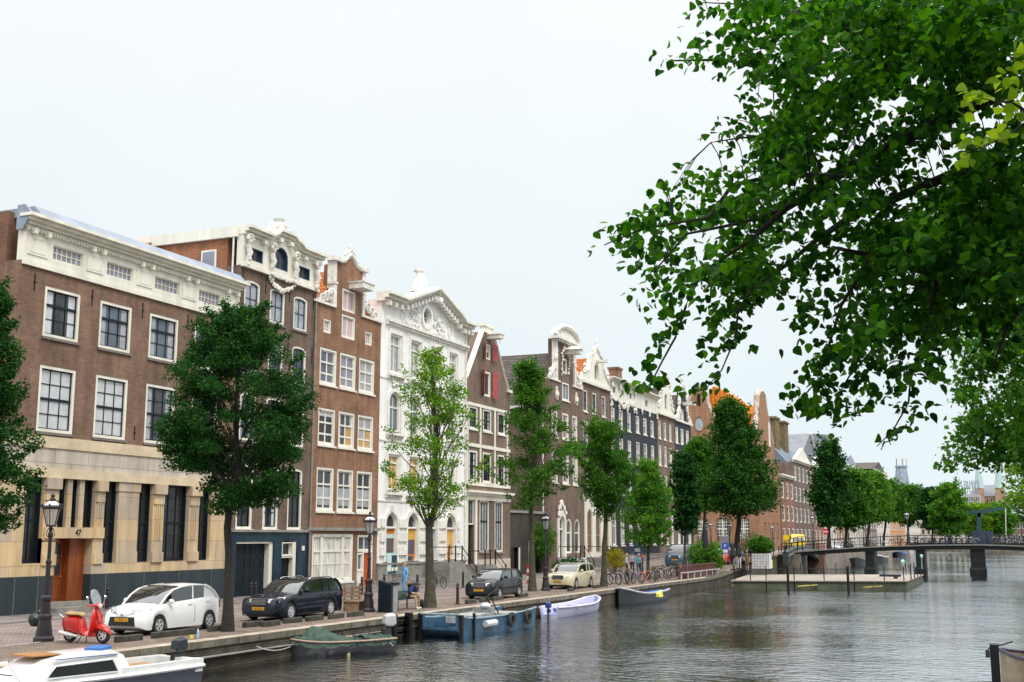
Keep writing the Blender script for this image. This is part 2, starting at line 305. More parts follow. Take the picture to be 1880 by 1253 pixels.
# ================================================================ HOUSES
def shp(y0,z0,y1,z1,arch=0,n=8):
    if arch<=0: return [(y0,z0),(y1,z0),(y1,z1),(y0,z1)]
    c=(y0+y1)/2; h=(y1-y0)/2; pts=[(y0,z0),(y1,z0)]
    for i in range(n+1):
        a=math.pi*i/n; pts.append((c+h*math.cos(a),z1-arch+arch*math.sin(a)))
    return pts
WCNT=[0]
def window(root,y0,z0,y1,z1,X=XF,fr=.10,fm=None,sm=None,pane=None,v=2,h=(.5,),tr=None,arch=0,dp=.13,sill=None,t=.03,name='window',sr=None,proud=.0,label=None,detail=True):
    fm=fm or white; sm=sm or fm; pane=pane or g_mid
    outer=shp(y0,z0,y1,z1,arch); inner=shp(y0+fr,z0+fr,y1-fr,z1-fr,max(0,arch-fr*.6) if arch else 0)
    w=MB().ringX(outer,inner,X-dp-.04,X-.02+proud).build(name,fm,root)
    if label: w['label']=label
    iy0,iz0,iy1,iz1=y0+fr,z0+fr,y1-fr,z1-fr
    MB().prismX(shp(iy0-.01,iz0-.01,iy1+.01,iz1+.01,max(0,arch-fr*.6) if arch else 0),X-dp-.05,X-dp-.012).build('pane',pane,w)
    s=MB(); H_=iz1-iz0; Wd=iy1-iy0; s2=sr or .045
    if detail: s.ringX(shp(iy0,iz0,iy1,iz1,max(0,arch-fr*.6) if arch else 0),shp(iy0+s2,iz0+s2,iy1-s2,iz1-s2,max(0,arch-fr*.8) if arch else 0),X-dp-.02,X-dp+.035)
    ztop=iz1-(arch*.35 if arch else 0)
    for i in range(1,v): yy=iy0+Wd*i/v; s.box(X-dp-.018,X-dp+.022,yy-t/2,yy+t/2,iz0+.01,ztop-.01)
    for q in h:
        zz=iz0+H_*q; s.box(X-dp-.016,X-dp+.02,iy0+.01,iy1-.01,zz-t/2,zz+t/2)
    if tr: zz=iz0+H_*tr; s.box(X-dp-.014,X-dp+.05,iy0+.005,iy1-.005,zz-.05,zz+.05)
    if s.v: s.build('sash',sm,w)
    WCNT[0]+=1; rw=random.Random(WCNT[0]*17)
    if pane in (g_mid,g_blue,g_dark,g_pale) and y0<150 and z0>3 and rw.random()<.55:
        cw=(iy1-iy0)*rw.uniform(.14,.26); c_=MB(); zt=iz1-(arch*.6 if arch else 0)
        cm=rw.choice([g_pale,g_white,g_lilac])
        if rw.random()<.6: MB().box(X-dp-.013,X-dp-.009,iy0+.04,iy0+.04+cw,iz0+.04,zt-.03).build('curtain',cm,w); c_.box(X-dp-.013,X-dp-.009,iy1-.04-cw*rw.uniform(.6,1),iy1-.04,iz0+.04,zt-.03)
        else: c_.box(X-dp-.013,X-dp-.009,iy0+.03,iy1-.03,zt-(iz1-iz0)*rw.uniform(.15,.5),zt-.03)
        c_.build('curtain',cm,w)
    if sill: MB().box(X-.05,X+.09,y0-.06,y1+.06,z0-.11,z0-.002).build('sill',sill,w)
    return w
def house(name,label,y0,y1,cat='house',X=XF,z0=0):
    return empty(name,(X,(y0+y1)/2,z0),label,cat,'canal houses in the row')
def facade(root,outline,holes,mat,X=XF,th=.9,name='facade'):
    return MB().prismX(outline,X-th,X,holes).build(name,mat,root)
def cornice(root,y0,y1,zb,zt,out=.45,mat=None,X=XF,steps=4,dent=0,name='cornice',blocks=0):
    m=MB(); hh=zt-zb
    for i in range(steps):
        a=zb+hh*i/steps; b=zb+hh*(i+1)/steps; o=out*((i+1)/steps)**1.3
        m.box(X-.05,X+o,y0-o*.35+.02,y1+o*.35-.02,a,b)
    if dent:
        n=int((y1-y0)/dent)
        for i in range(n):
            yy=y0+(i+.5)*(y1-y0)/n; m.box(X-.01,X+out*.35,yy-dent*.25,yy+dent*.25,zb-.11,zb-.003)
    if blocks:
        for i in range(blocks):
            yy=y0+(i+.5)*(y1-y0)/blocks; m.box(X,X+out*.75,yy-.11,yy+.11,zb-.22,zb-.004); m.ell((X+out*.6,yy,zb-.2),.12,.11,.1,8,4)
    return m.build(name,mat or white,root)
def body(root,y0,y1,z,mat,X=XF,depth=12,zb=-.3,name='side_wall'):
    return MB().box(X-depth,X-.88,y0+.015,y1-.015,zb,z).build(name,mat,root)
def groof(root,y0,y1,ze,zr,mat,X=XF,depth=12,x1=None,name='roof'):
    yc=(y0+y1)/2; x1=X-.32 if x1 is None else x1
    return MB().prismX([(y0,ze),(y1,ze),(yc,zr)],X-depth,x1).build(name,mat,root)
def door(root,y0,z0,y1,z1,mat,X=XF,dp=.25,name='door',glass=None,panels=3,fm=None,knob=True):
    d=MB().box(X-dp-.06,X-dp,y0+.003,y1-.003,z0,z1).build(name,mat,root)
    p=MB(); H_=(z1-z0)
    for i in range(panels):
        a=z0+H_*(i+.12)/panels; b=z0+H_*(i+.88)/panels
        for k in (0,1):
            ya=y0+(y1-y0)*(k*.5+.08); yb=y0+(y1-y0)*(k*.5+.42); p.ringX(shp(ya,a,yb,b),shp(ya+.05,a+.05,yb-.05,b-.05),X-dp-.005,X-dp+.02)
    p.build('door_panels',mat,d)
    if glass: 
        g_=MB(); 
        for k in (0,1):
            ya=y0+(y1-y0)*(k*.5+.1); yb=y0+(y1-y0)*(k*.5+.4)
            g_.box(X-dp-.01,X-dp+.012,ya,yb,z0+H_*.42,z0+H_*.64); g_.box(X-dp-.01,X-dp+.012,ya,yb,z0+H_*.68,z0+H_*.92)
        g_.build('door_glass',glass,d)
    if knob: MB().ell((X-dp+.05,y1-.12,z0+1.0),.03,.03,.03,6,4).build('handle',M('brass',(.5,.35,.1),.3,metal=1),d)
    if fm: MB().ringX(shp(y0-.1,z0-.02,y1+.1,z1+.1),shp(y0,z0,y1,z1),X-dp-.05,X-.01).build('door_frame',fm,d)
    return d
def anchor(root,y,z,X=XF,h=.55):
    MB().box(X+.0,X+.03,y-.02,y+.02,z-h,z).obox((X+.03,y,z-h*.5),.03,.12,.04).build('wall_anchor',blackp,root)
def scroll(m,c,w,h,X,flip=1,d=.14):
    # carved volute scroll: spiral tube plus leaf knobs
    pts=[]
    for i in range(22):
        a=i/21*3.6*math.pi; r=(1-i/24); pts.append((X+.05,c[0]+flip*w*.5*r*math.cos(a),c[1]+h*.5*r*math.sin(a)))
    m.tube(pts,[d*.5*(1-i/30) for i in range(22)],6)
def crust(m,path,X,n,r,seed=0):
    # irregular carved ornament: knobs scattered along a (y,z) path
    rr=random.Random(seed)
    for i in range(n):
        t=(i+rr.random()*.6)/n*(len(path)-1); k=min(int(t),len(path)-2); f=t-k
        y=path[k][0]*(1-f)+path[k+1][0]*f; z=path[k][1]*(1-f)+path[k+1][1]*f
        q=r*rr.uniform(.55,1.15); m.ell((X+rr.uniform(0,.08),y+rr.uniform(-r,r)*.6,z+rr.uniform(-r,r)*.6),q*.7,q,q*rr.uniform(.6,1.3),7,4)
b_h1=brick('brown_purple_brick',(.215,.12,.08),(.285,.165,.11),(.15,.115,.09),stain=.38)
b_h1s=brick('orange_brown_side_brick',(.26,.12,.07),(.19,.095,.06),(.12,.09,.07),stain=.5)
b_h2=brick('dark_brown_brick',(.165,.11,.08),(.225,.15,.11),(.12,.10,.08),stain=.38)
b_or=brick('orange_side_brick',(.42,.16,.07),(.33,.13,.06),(.2,.12,.08),stain=.35)
b_h3=brick('warm_red_brown_brick',(.35,.175,.095),(.26,.13,.075),(.20,.14,.10),stain=.38)
b_h5=brick('mauve_brown_brick',(.25,.165,.12),(.19,.125,.095),(.15,.12,.10),stain=.35)
b_h7=brick('plum_brown_brick',(.22,.145,.11),(.175,.115,.09),(.14,.11,.09),stain=.35)
b_bl=brick('black_painted_brick',(.022,.027,.038),(.03,.035,.048),(.016,.02,.028),rough=.6,stain=.2)
b_dk=brick('sooty_dark_brick',(.06,.05,.045),(.09,.07,.055),(.04,.035,.03),stain=.5)
t_or=tiles('orange_roof_tiles',(.55,.17,.045),(.42,.12,.03)); t_br=brick('bright_orange_pantiles',(.80,.24,.03),(.68,.19,.025),(.48,.12,.015),bw=.45,bh=.6,ms=.05,off=0,stain=.15); t_dk=tiles('grey_brown_roof_tiles',(.15,.125,.105),(.11,.095,.085))
# ---------------------------------------------------------------- house 1 (number 47)
H=house('office_building','wide brown brick office building on a sandstone ground floor numbered 47',34.23,48.6,'office building')
cols=[(35.55,37.55),(38.73,40.73),(41.93,43.95),(45.16,47.16)]
holes=[]; 
for a,b in cols: holes+= [shp(a,11.1,b,13.19),shp(a,7.23,b,9.93)]
facade(H,[(34.23,7.04),(48.55,7.04),(48.55,14.0),(34.23,14.0)],holes,b_h1)
for i,(a,b) in enumerate(cols):
    window(H,a,11.1,b,13.19,fm=cream,sm=darkpaint,pane=[g_mid,g_blue,g_blue,g_blue][i],v=3,h=(.34,),tr=.66,sill=sillst,fr=.13)
    window(H,a,7.23,b,9.93,fm=cream,sm=darkpaint,pane=[g_white,g_white,g_mid,g_mid][i],v=3,h=(.25,.75),tr=.5,sill=sillst,fr=.13)
for y in (34.95,38.2,41.4,44.6,47.8): anchor(H,y,13.55,h=.7)
for y in (41.3,47.7): anchor(H,y,7.9,h=.6)
# attic
at=[(35.77,37.5),(38.92,40.6),(42.08,43.8),(45.28,46.97)]
facade(H,[(34.23,14.0),(48.55,14.0),(48.55,15.35),(34.23,15.35)],[shp(a,14.33,b,14.95) for a,b in at],cream,name='attic_frieze',X=XF+.06,th=.36)
for a,b in at: window(H,a,14.33,b,14.95,X=XF+.06,fr=.03,fm=cream,pane=g_lilac,v=6,h=(.5,),dp=.12,t=.035,sr=.03)
m=MB()
for a,b in [(34.3,35.6)]+[(at[i][1]+.12,at[i+1][0]-.12) for i in range(3)]+[(47.1,48.45)]:
    m.box(XF,XF+.10,a+.1,b-.1,14.28,15.1); m.ringX(shp(a+.25,14.38,b-.25,15.0),shp(a+.3,14.43,b-.3,14.95),XF+.1,XF+.115)
    for yy in (a+.28,b-.28): m.box(XF,XF+.32,yy-.09,yy+.09,15.12,15.34)
m.box(XF,XF+.11,34.22,48.56,13.82,14.02)
m.build('attic_pilasters',cream,H)
cornice(H,34.2,48.45,15.34,15.86,.62,cream,dent=.17)
MB().prismY([(XF+.58,15.87),(XF-11,15.87),(XF-11,16.25),(XF+.2,16.25)],34.5,48.35).build('roof_edge',zinc,H)
MB().prismY([(XF-.25,15.2),(XF+.08,15.2),(XF+.5,15.85),(XF+.42,15.95),(XF+.15,16.22),(XF-.25,16.22)],34.05,34.15).build('lead_flashing',zinc,H)
body(H,34.23,48.55,16.1,b_h1s)
for (x,z) in ((-38.2,13.2),(-38.2,9.9)):
    w=MB().ringX(shp(x-.6,z-2,x+.6,z),shp(x-.5,z-1.9,x+.5,z-.1),34.18,34.24)
    ww=MB(); ww.v=[(p[1],p[0],p[2]) for p in w.v]; ww.f=w.f; o_=ww.build('side_window',white,H); MB().box(x-.5,x+.5,34.2,34.225,z-1.9,z-.1).build('pane',g_mid,o_)
m=MB().box(XF-.3,XF+.08,34.2,48.42,6.6,7.06); m.build('stone_band',sandst,H)
MB().box(XF-.3,XF+.02,34.21,48.4,5.78,6.6).build('stone_frieze',brick('pale_sandstone_blocks',(.52,.46,.40),(.47,.41,.34),(.28,.22,.16),bw=1.9,bh=3,ms=.012,stain=.15),H)
MB().box(XF-.3,XF+.13,34.18,48.42,5.40,5.78).build('stone_lintel_band',sandst,H)
m=MB(); g1=MB()
# piers / pilasters
def pil(m,a,b,z0=1.5,z1=5.4,out=.12,cap=True):
    m.box(XF-.42,XF+out*.45,a,b,z0,z1-.002)
    if cap:
        m.box(XF-.4,XF+out+.1,a-.02,b+.02,4.95,5.395); m.box(XF-.4,XF+out,a+.04,b-.04,4.5,4.95); 
        for k in range(3): yy=a+(b-a)*(.32+.18*k); m.box(XF,XF+out*.45+.05,yy-.025,yy+.025,3.0-.1,4.5)
        m.box(XF,XF+out+.03,a+.01,b-.01,1.9,2.35)
for a,b in ((34.23,35.25),(48.0-1.05,48.38)): m.box(XF-.42,XF+.03,a,b,1.5,5.39)
m.box(XF-.42,XF+.03,40.5,41.8,1.5,5.39); m.box(XF-.41,XF+.07,40.45,41.85,5.0,5.38); m.box(XF-.41,XF+.07,40.48,41.82,1.5,2.4)
pil(m,36.2,36.95); pil(m,39.05,39.62); pil(m,42.72,43.48,1.9); pil(m,45.26,46.02,1.9)
for yy in (37.6,38.28): m.box(XF-.3,XF+.02,yy-.14,yy+.14,3.4,5.4)
m.box(XF-.4,XF+.16,36.25,39.6,2.98,3.42)
for a,b in ((36.2,36.84),(38.99,39.6)): m.box(XF-.42,XF+.09,a,b,1.5,2.98)
m.box(XF-.42,XF+.06,39.55,48.38,1.49,1.93); m.box(XF-.42,XF+.05,34.2,36.3,1.49,2.0)
m.build('stone_piers',brick('sandstone_blocks',(.60,.44,.245),(.45,.37,.29),(.30,.21,.11),bw=1.35,bh=.95,ms=.008,stain=.14,sc=.7),H)
for a,b,z0 in ((35.25,36.2,2.0),(39.62,40.5,1.93),(41.8,42.72,1.93),(43.48,45.26,1.93),(46.02,46.95,1.93)):
    window(H,a,z0,b,5.4,X=XF-.12,fr=.06,fm=darkpaint,pane=g_dark,v=3 if b-a>1.2 else 2,h=(.16,.33,.68,.84),tr=.5,t=.03,dp=.12)
for a,b in ((36.95,37.46),(37.74,38.14),(38.42,39.05)): window(H,a,3.42,b,5.4,X=XF-.12,fr=.04,fm=darkpaint,pane=g_black,v=1,h=(),dp=.1)
wood=M('varnished_red_brown_wood',(.23,.055,.015),.35,var=.35,scale=4,streak=1)
door(H,36.9,.42,38.1,2.95,wood,dp=.62,glass=g_mid,panels=3)
MB().box(XF-.66,XF-.3,38.1,38.98,.42,2.96).box(XF-.66,XF-.3,36.84,36.9,.42,2.96).build('door_reveal',wood,H)
MB().box(XF-.65,XF+.1,36.84,39.0,.02,.42).box(XF-.65,XF+.45,36.84,39.0,.02,.22).build('doorstep',greyst,H)
m=MB().box(XF-.4,XF+.1,34.15,36.84,-.1,1.5); m.box(XF-.4,XF+.1,38.99,48.4,-.1,1.5); m.build('slate_plinth',slate,H)
m=MB(); 
for y in (34.9,36.1,39.9,42.3,44.7,47.1): m.box(XF+.1,XF+.104,y-.008,y+.008,.05,1.49)
m.build('plinth_joints',greyst,H)
rf=Matrix.Rotation(math.pi/2,3,'Z')@Matrix.Rotation(math.pi/2,3,'X')
ROT=rf.to_quaternion()
textobj('house_number','47',.34,blackp,(XF+.17,38.05,3.2),ROT,H)
MB().box(XF+.1,XF+.13,39.28,39.62,1.95,2.3).build('notice_plate',white,H)
# ---------------------------------------------------------------- house 2
H=house('canal_house','tall dark brown brick house with ornate white cornice above a blue tiled garage front',48.6,55.85)
c2=[(49.0,50.37),(51.3,52.68),(53.55,54.92)]
holes=[]
for a,b in c2: holes+=[shp(a,14.35,b,16.26,.2),shp(a,11.3,b,13.45,.2),shp(a,7.9,b,10.35,.2),shp(a,3.42,b,6.7,.15)]
facade(H,[(48.6,3.3),(55.84,3.3),(55.85,16.9),(48.6,16.9)],holes,b_h2)
navy=M('navy_blue_paint',(.02,.05,.10),.35)
for i,(a,b) in enumerate(c2):
    window(H,a,14.35,b,16.26,fm=cream,sm=navy,pane=g_pale,v=2,h=(.5,),arch=.2,sill=sillst,fr=.12,t=.05)
    window(H,a,11.3,b,13.45,fm=cream,sm=navy,pane=g_mid,v=2,h=(.5,),arch=.2,sill=sillst,fr=.12,t=.05)
    window(H,a,7.9,b,10.35,fm=cream,sm=darkpaint,pane=g_mid,v=2,h=(.5,),arch=.2,sill=sillst,fr=.12)
    window(H,a,3.42,b,6.7,fm=cream,sm=darkpaint,pane=g_dark,v=2,h=(.25,.5,.75),arch=.15,sill=white,fr=.13)
for y in (48.8,50.85,53.1,55.5):
    for z in (17.0,13.9): anchor(H,y,z-.35,h=.9)
ca=shp(51.5,17.35,52.75,18.6,.6)
facade(H,[(48.65,16.9),(55.8,16.9),(55.8,18.75),(53.7,18.75),(53.0,19.25),(51.2,19.25),(50.6,18.75),(48.65,18.75)],[shp(49.2,17.3,50.4,17.98),ca,shp(53.82,17.3,54.95,17.98)],cream,name='attic_wall',X=XF+.08,th=.4)
window(H,49.2,17.3,50.4,17.98,X=XF+.08,fr=.05,fm=navy,pane=g_mid,v=2,h=(),dp=.2); window(H,53.82,17.3,54.95,17.98,X=XF+.08,fr=.05,fm=navy,pane=g_mid,v=2,h=(),dp=.2)
window(H,51.5,17.35,52.75,18.6,X=XF+.08,fr=.06,fm=navy,pane=g_mid,v=2,h=(.35,),arch=.6,dp=.2)
for y in (48.9,51.05,53.25,55.45):
    m=MB(); scroll(m,(y,18.3),.5,.5,XF+.28,1,.22); m.tube([(XF+.25,y-.1,18.0),(XF+.3,y+.08,17.6),(XF+.2,y,17.2),(XF+.12,y,16.85)],[.13,.16,.12,.1],7); crust(m,[(y,17.9),(y,16.9)],XF+.25,6,.13,int(y*7)); m.build('carved_console',offw,H,smooth=True)
m=MB()
crust(m,[(50.95,16.75),(51.6,16.35),(52.2,16.2),(52.8,16.35),(53.4,16.75)],XF+.06,60,.12,5); crust(m,[(51.0,16.9),(53.4,16.9)],XF+.1,34,.11,6)
m.build('carved_garland',offw,H,smooth=True)
MB().tube([(XF+.08,55.7,.0),(XF+.08,55.7,16.8)],.05,6).build('drainpipe',greyst,H)
m=MB().box(XF,XF+.2,48.6,55.85,16.82,17.0); m.build('attic_moulding',cream,H)
def rake(m,a,b,out,th=.22,X=XF,back=.3):
    (ya,za),(yb,zb)=a,b
    for k in range(3):
        o=out*(k+1)/3; d=th*k
        m.add([(X-back,ya,za+d),(X+o,ya,za+d),(X+o,yb,zb+d),(X-back,yb,zb+d),(X-back,ya,za+d+th-.003),(X+o,ya,za+d+th-.003),(X+o,yb,zb+d+th-.003),(X-back,yb,zb+d+th-.003)],[(0,3,2,1),(4,5,6,7),(0,1,5,4),(1,2,6,5),(2,3,7,6),(3,0,4,7)])
m=MB(); 
P2=[(48.6,18.55),(50.7,18.55),(51.2,18.8),(51.6,19.05),(52.9,19.05),(53.3,18.8),(53.75,18.55),(56.0,18.55)]
for a,b in zip(P2[:-1],P2[1:]): rake(m,a,b,.6 if b[1]<18.9 and a[1]<18.9 else .5,.15)
for a in (48.95,50.3,51.75,52.75,54.2,55.3): m.box(XF+.0,XF+.35,a-.15,a+.15,18.35 if abs(a-52.2)>1 else 18.8,18.55 if abs(a-52.2)>1 else 19.02)
m.build('cornice',cream,H)
m=MB().lathe([(.55,0),(.5,.3),(.3,.55),(.22,.8),(.3,.9),(.34,.98),(.1,1.0)],(XF-.3,52.3,19.3),8); crust(m,[(51.2,19.5),(51.9,19.9),(52.6,19.9),(53.4,19.5)],XF-.2,16,.22,8); m.build('crest_ornament',offw,H)
body(H,48.6,55.85,18.4,b_or); MB().box(XF-12.2,XF-.2,48.45,48.7,18.4,18.95).build('fascia_board',cream,H)
MB().box(XF-12,XF-.3,48.6,55.8,18.42,19.0).build('flat_roof',zinc,H)
o_=MB(); o_.box(-38.3,-37.35,48.55,48.61,16.6,17.85); o_=o_.build('side_window',white,H); MB().box(-38.2,-37.45,48.53,48.56,16.7,17.75).build('pane',g_lilac,o_)
MB().tube([(XF-.45,48.52,14),(XF-.45,48.52,18.4)],.05,6).build('rain_pipe',offw,H)
MB().add([(-41.5,45,16.4),(-47,45,16.4),(-47,48.4,18.6),(-41.5,48.4,18.6),(-41.5,48.5,16.4),(-47,48.5,16.4)],[(0,1,2,3),(0,3,4),(1,5,2)]).build('tiled_lean_to_roof',t_or,H)
btile=brick('blue_glazed_tile',(.011,.03,.052),(.02,.045,.07),(.02,.035,.05),bw=1.1,bh=.62,ms=.012,rough=.25,stain=.5,sc=1.6)
facade(H,[(48.6,-.1),(55.84,-.1),(55.84,3.28),(48.6,3.28)],[[(49.15,-.05),(52.45,-.05),(52.45,2.8),(49.15,2.8)],[(53.15,.1),(54.6,.1),(54.6,2.8),(53.15,2.8)]],btile,name='tiled_ground_floor')
door(H,49.25,-.05,52.1,2.75,darkpaint,dp=.4,name='garage_door',panels=4,knob=False); MB().box(XF-.38,XF-.1,52.12,52.44,-.05,2.78).box(XF-.38,XF-.05,49.16,52.12,2.7,2.79).build('garage_frame',cream,H)
door(H,53.2,.1,54.25,1.98,blackp,dp=.3); window(H,53.2,2.02,54.25,2.75,fr=.05,pane=g_dark,v=1,h=(),dp=.25); MB().box(XF-.3,XF-.04,54.28,54.55,.1,2.78).box(XF-.3,XF-.05,53.2,54.28,1.93,2.03).build('door_post',cream,H)
MB().box(XF,XF+.06,55.05,55.25,2.3,2.55).build('wall_box',white,H); MB().box(XF-.2,XF+.12,48.6,55.8,3.28,3.4).build('string_course',greyst,H)
# ---------------------------------------------------------------- house 3 (neck gable)
H=house('canal_house','red brown brick neck gable house with white framed windows in threes and an orange door',55.6,63.35)
c3=[(56.36,58.18),(58.55,60.37),(60.76,62.62)]
rows3=[(11.67,13.77),(8.19,10.3),(4.47,6.93)]
nk=[shp(58.64,16.32,60.17,17.66),shp(58.64,14.69,60.17,16.1),shp(56.66,14.67,57.46,15.48),shp(61.43,14.67,62.23,15.5)]
ol=[(55.86,3.5),(63.33,3.5),(63.33,16.3),(60.9,16.3),(60.9,19.0),(59.45,19.6),(57.95,19.0),(57.95,16.3),(55.86,16.3)]
facade(H,ol,nk+[shp(a,z0,b,z1) for a,b in c3 for z0,z1 in rows3],b_h3)
window(H,58.64,16.32,60.17,17.66,pane=g_pink,fr=.12,v=2,h=(),t=.09); window(H,58.64,14.69,60.17,16.1,pane=g_pink,fr=.12,v=2,h=(),t=.09)
window(H,56.66,14.67,57.46,15.48,pane=g_pink,fr=.09,v=2,h=(.33,.66)); window(H,61.43,14.67,62.23,15.5,pane=g_pink,fr=.09,v=2,h=(.33,.66))
pp=[[g_blue,g_lilac,g_pale],[g_dark,g_mid,g_pale],[g_mid,g_mid,g_mid]]
for j,(z0,z1) in enumerate(rows3):
    for i,(a,b) in enumerate(c3):
        w=window(H,a,z0,b,z1,pane=pp[j][i] if j<2 else g_mid,fr=.13,v=2,h=(.28,),tr=.63,t=.10,sill=white,sr=.07)
        if j==1 and i: MB().box(XF-.17,XF-.135,a+.92+(.2 if i==2 else 0),b-.22,z0+.2,z0+1.2).build('blind',board,w)
        if j==1 and i==2: MB().box(XF-.17,XF-.136,a+.2,a+.85,z0+.2,z0+.75).build('blind',board,w)
        if j==2: MB().box(XF-.17,XF-.137,a+.22,b-.22,z0+.35,z0+1.35).build('net_curtain',g_pale,w)
m=MB()
for a,b in (((57.7,16.3),(57.7,19.25)),((61.02,16.3),(61.02,19.25))):
    m.box(XF-.4,XF+.1,a[0]-.16,a[0]+.16,a[1],a[1]+1.4); m.box(XF-.35,XF+.14,a[0]-.22,a[0]+.22,17.7,17.85); m.box(XF-.4,XF+.08,a[0]-.14,a[0]+.14,17.85,19.15)
m.box(XF-.4,XF+.25,57.4,58.3,19.1,19.35); m.box(XF-.4,XF+.25,60.6,61.35,19.1,19.35)
m.tube([(XF,58.3,19.25),(XF,58.75,19.35),(XF,59.1,19.7),(XF,59.45,19.85),(XF,59.8,19.7),(XF,60.2,19.35),(XF,60.7,19.25)],.17,8)
crust(m,[(58.7,19.5),(59.1,19.9),(59.45,20.15),(59.8,19.9),(60.25,19.45)],XF,18,.15,3); m.ell((XF,59.45,20.35),.13,.16,.22)
for f,c in ((1,56.9),(-1,62.1)):
    for k in range(3): scroll(m,(c+f*(k-1)*.42,16.62+.16*k),.62,.55+.1*k,XF-.05,f,.2)
    crust(m,[(c-f*.9,16.4),(c,16.75),(c+f*.85,17.6)],XF-.05,22,.13,int(c))
m.box(XF-.35,XF+.14,55.5,57.6,16.28,16.42); m.box(XF-.35,XF+.14,61.1,63.4,16.28,16.42)
m.build('gable_ornament',offw,H,smooth=True)
MB().box(XF-.1,XF+1.0,59.35,60.65,17.75,18.1).box(XF-.1,XF+1.05,59.3,60.7,18.1,18.17).build('hoist_beam',offw,H)
body(H,55.85,63.3,16.25,b_h3); groof(H,55.9,63.3,16.25,19.0,t_or)
facade(H,[(55.86,-.1),(63.33,-.1),(63.33,3.49),(55.86,3.49)],[shp(56.1,.5,60.5,3.2),shp(61.0,.0,62.9,3.2)],b_h3,name='ground_floor_wall')
MB().box(XF-.3,XF+.18,55.5,63.4,3.38,3.56).build('string_course',greyst,H); MB().box(XF,XF+.05,55.6,61.0,-.05,.45).box(XF,XF+.05,62.95,63.3,-.05,.45).build('plinth',greyst,H)
cur=M('pleated_white_curtain',(.6,.58,.54),.8,var=.5,scale=9,streak=1,coat=.8)
w=window(H,56.1,.5,60.5,3.2,pane=cur,fr=.16,v=6,h=(.36,),tr=.66,t=.05,sill=white)
MB().box(XF-.12,XF-.02,57.05,57.25,.62,3.1).box(XF-.12,XF-.02,59.3,59.5,.62,3.1).build('mullion',white,w)
window(H,61.05,2.15,62.85,3.15,pane=g_blue,fr=.12,v=2,h=(),t=.1)
window(H,61.05,1.0,61.75,2.1,pane=g_blue,fr=.1,v=1,h=()); MB().box(XF-.2,XF-.05,61.05,61.75,.05,1.0).build('door_side_panel',white,H)
door(H,61.8,.05,62.75,2.1,M('orange_red_door_paint',(.50,.09,.015),.4,var=.1),dp=.15,panels=2,fm=white)
MB().box(XF,XF+.5,61.0,62.95,-.05,.16).build('doorstep',greyst,H)
# ---------------------------------------------------------------- house 4 white
H=house('canal_house','tall ornate white stone house with pediment and boarded arched ground floor windows',63.35,75.95)
c4=[(64.5,65.97),(67.28,68.7),(70.2,71.58),(73.05,74.35)]
wst=M('white_stucco',(.82,.81,.78),.75,var=.10,scale=1.6,streak=1,bump=.15,bscale=15)
wtrim=M('white_stucco_trim',(.74,.72,.65),.75,var=.15,scale=3)
PED=[(63.35,1.4),(75.94,1.4),(75.94,17.9),(73.5,18.3),(70.1,19.5),(66.3,18.1),(65.7,17.9),(63.35,17.9)]
holes=[]
for i,(a,b) in enumerate(c4): holes+=[shp(a,13.38,b,15.85,.0),shp(a,9.6,b,12.15,.65),shp(a,5.9,b,8.15,.0)]
gf=[(64.35,1.5),(67.2,1.5),(70.0,1.5),(72.85,1.5)]
for a,zb in gf: holes.append(shp(a,zb,a+1.4,4.5,.65))
holes.append([(69.46+.62*c,17.75+.62*s_) for c,s_ in CS(16)])
facade(H,PED,holes,wst)
boards=M('sand_plywood',(.62,.45,.25),.7,var=.15)
for i,(a,b) in enumerate(c4):
    window(H,a,13.38,b,15.85,pane=g_pale,fr=.1,v=2,h=(),tr=.76,t=.08); window(H,a,9.6,b,12.15,pane=g_blue,fr=.09,v=2,h=(),tr=.62,t=.07,arch=.65)
    window(H,a,5.9,b,8.15,pane=board if i<2 else g_mid,fr=.09,v=2,h=(),tr=.8,t=.08)
m=MB()
for i,(a,b) in enumerate(c4):
    m.ringX(shp(a-.22,13.3,b+.22,16.15,.0),shp(a-.03,13.36,b+.03,15.88,.0),XF,XF+.10)
    m.ringX(shp(a-.2,9.6,b+.2,12.4,.8),shp(a-.02,9.6,b+.02,12.17,.66),XF,XF+.10)
    m.ringX(shp(a-.2,5.9,b+.2,8.4),shp(a-.03,5.9,b+.03,8.18),XF,XF+.09)
    for zz in (13.2,9.45,5.72): m.box(XF-.02,XF+.28,a-.3,b+.3,zz-.09,zz+.06); [m.box(XF,XF+.18,a-.2+k*(b-a+.4)/5-.05,a-.2+k*(b-a+.4)/5+.05,zz-.24,zz-.092) for k in range(6)]
    crust(m,[((a+b)/2-.3,12.55),((a+b)/2+.3,12.55)],XF+.06,5,.14,i); crust(m,[((a+b)/2-.5,12.8),((a+b)/2+.5,12.8)],XF+.04,6,.09,i+20)
for a,zb in gf:
    m.ringX(shp(a-.25,1.5,a+1.65,4.75,.8),shp(a-.02,1.5,a+1.42,4.52,.66),XF,XF+.1)
    m.box(XF,XF+.2,a+.55,a+.85,4.55,5.0)
    for zz in (1.9,2.75,3.6):
        for yy in (a-.45,a+1.85): m.box(XF,XF+.16,yy-.26,yy+.26,zz,zz+.55)
        
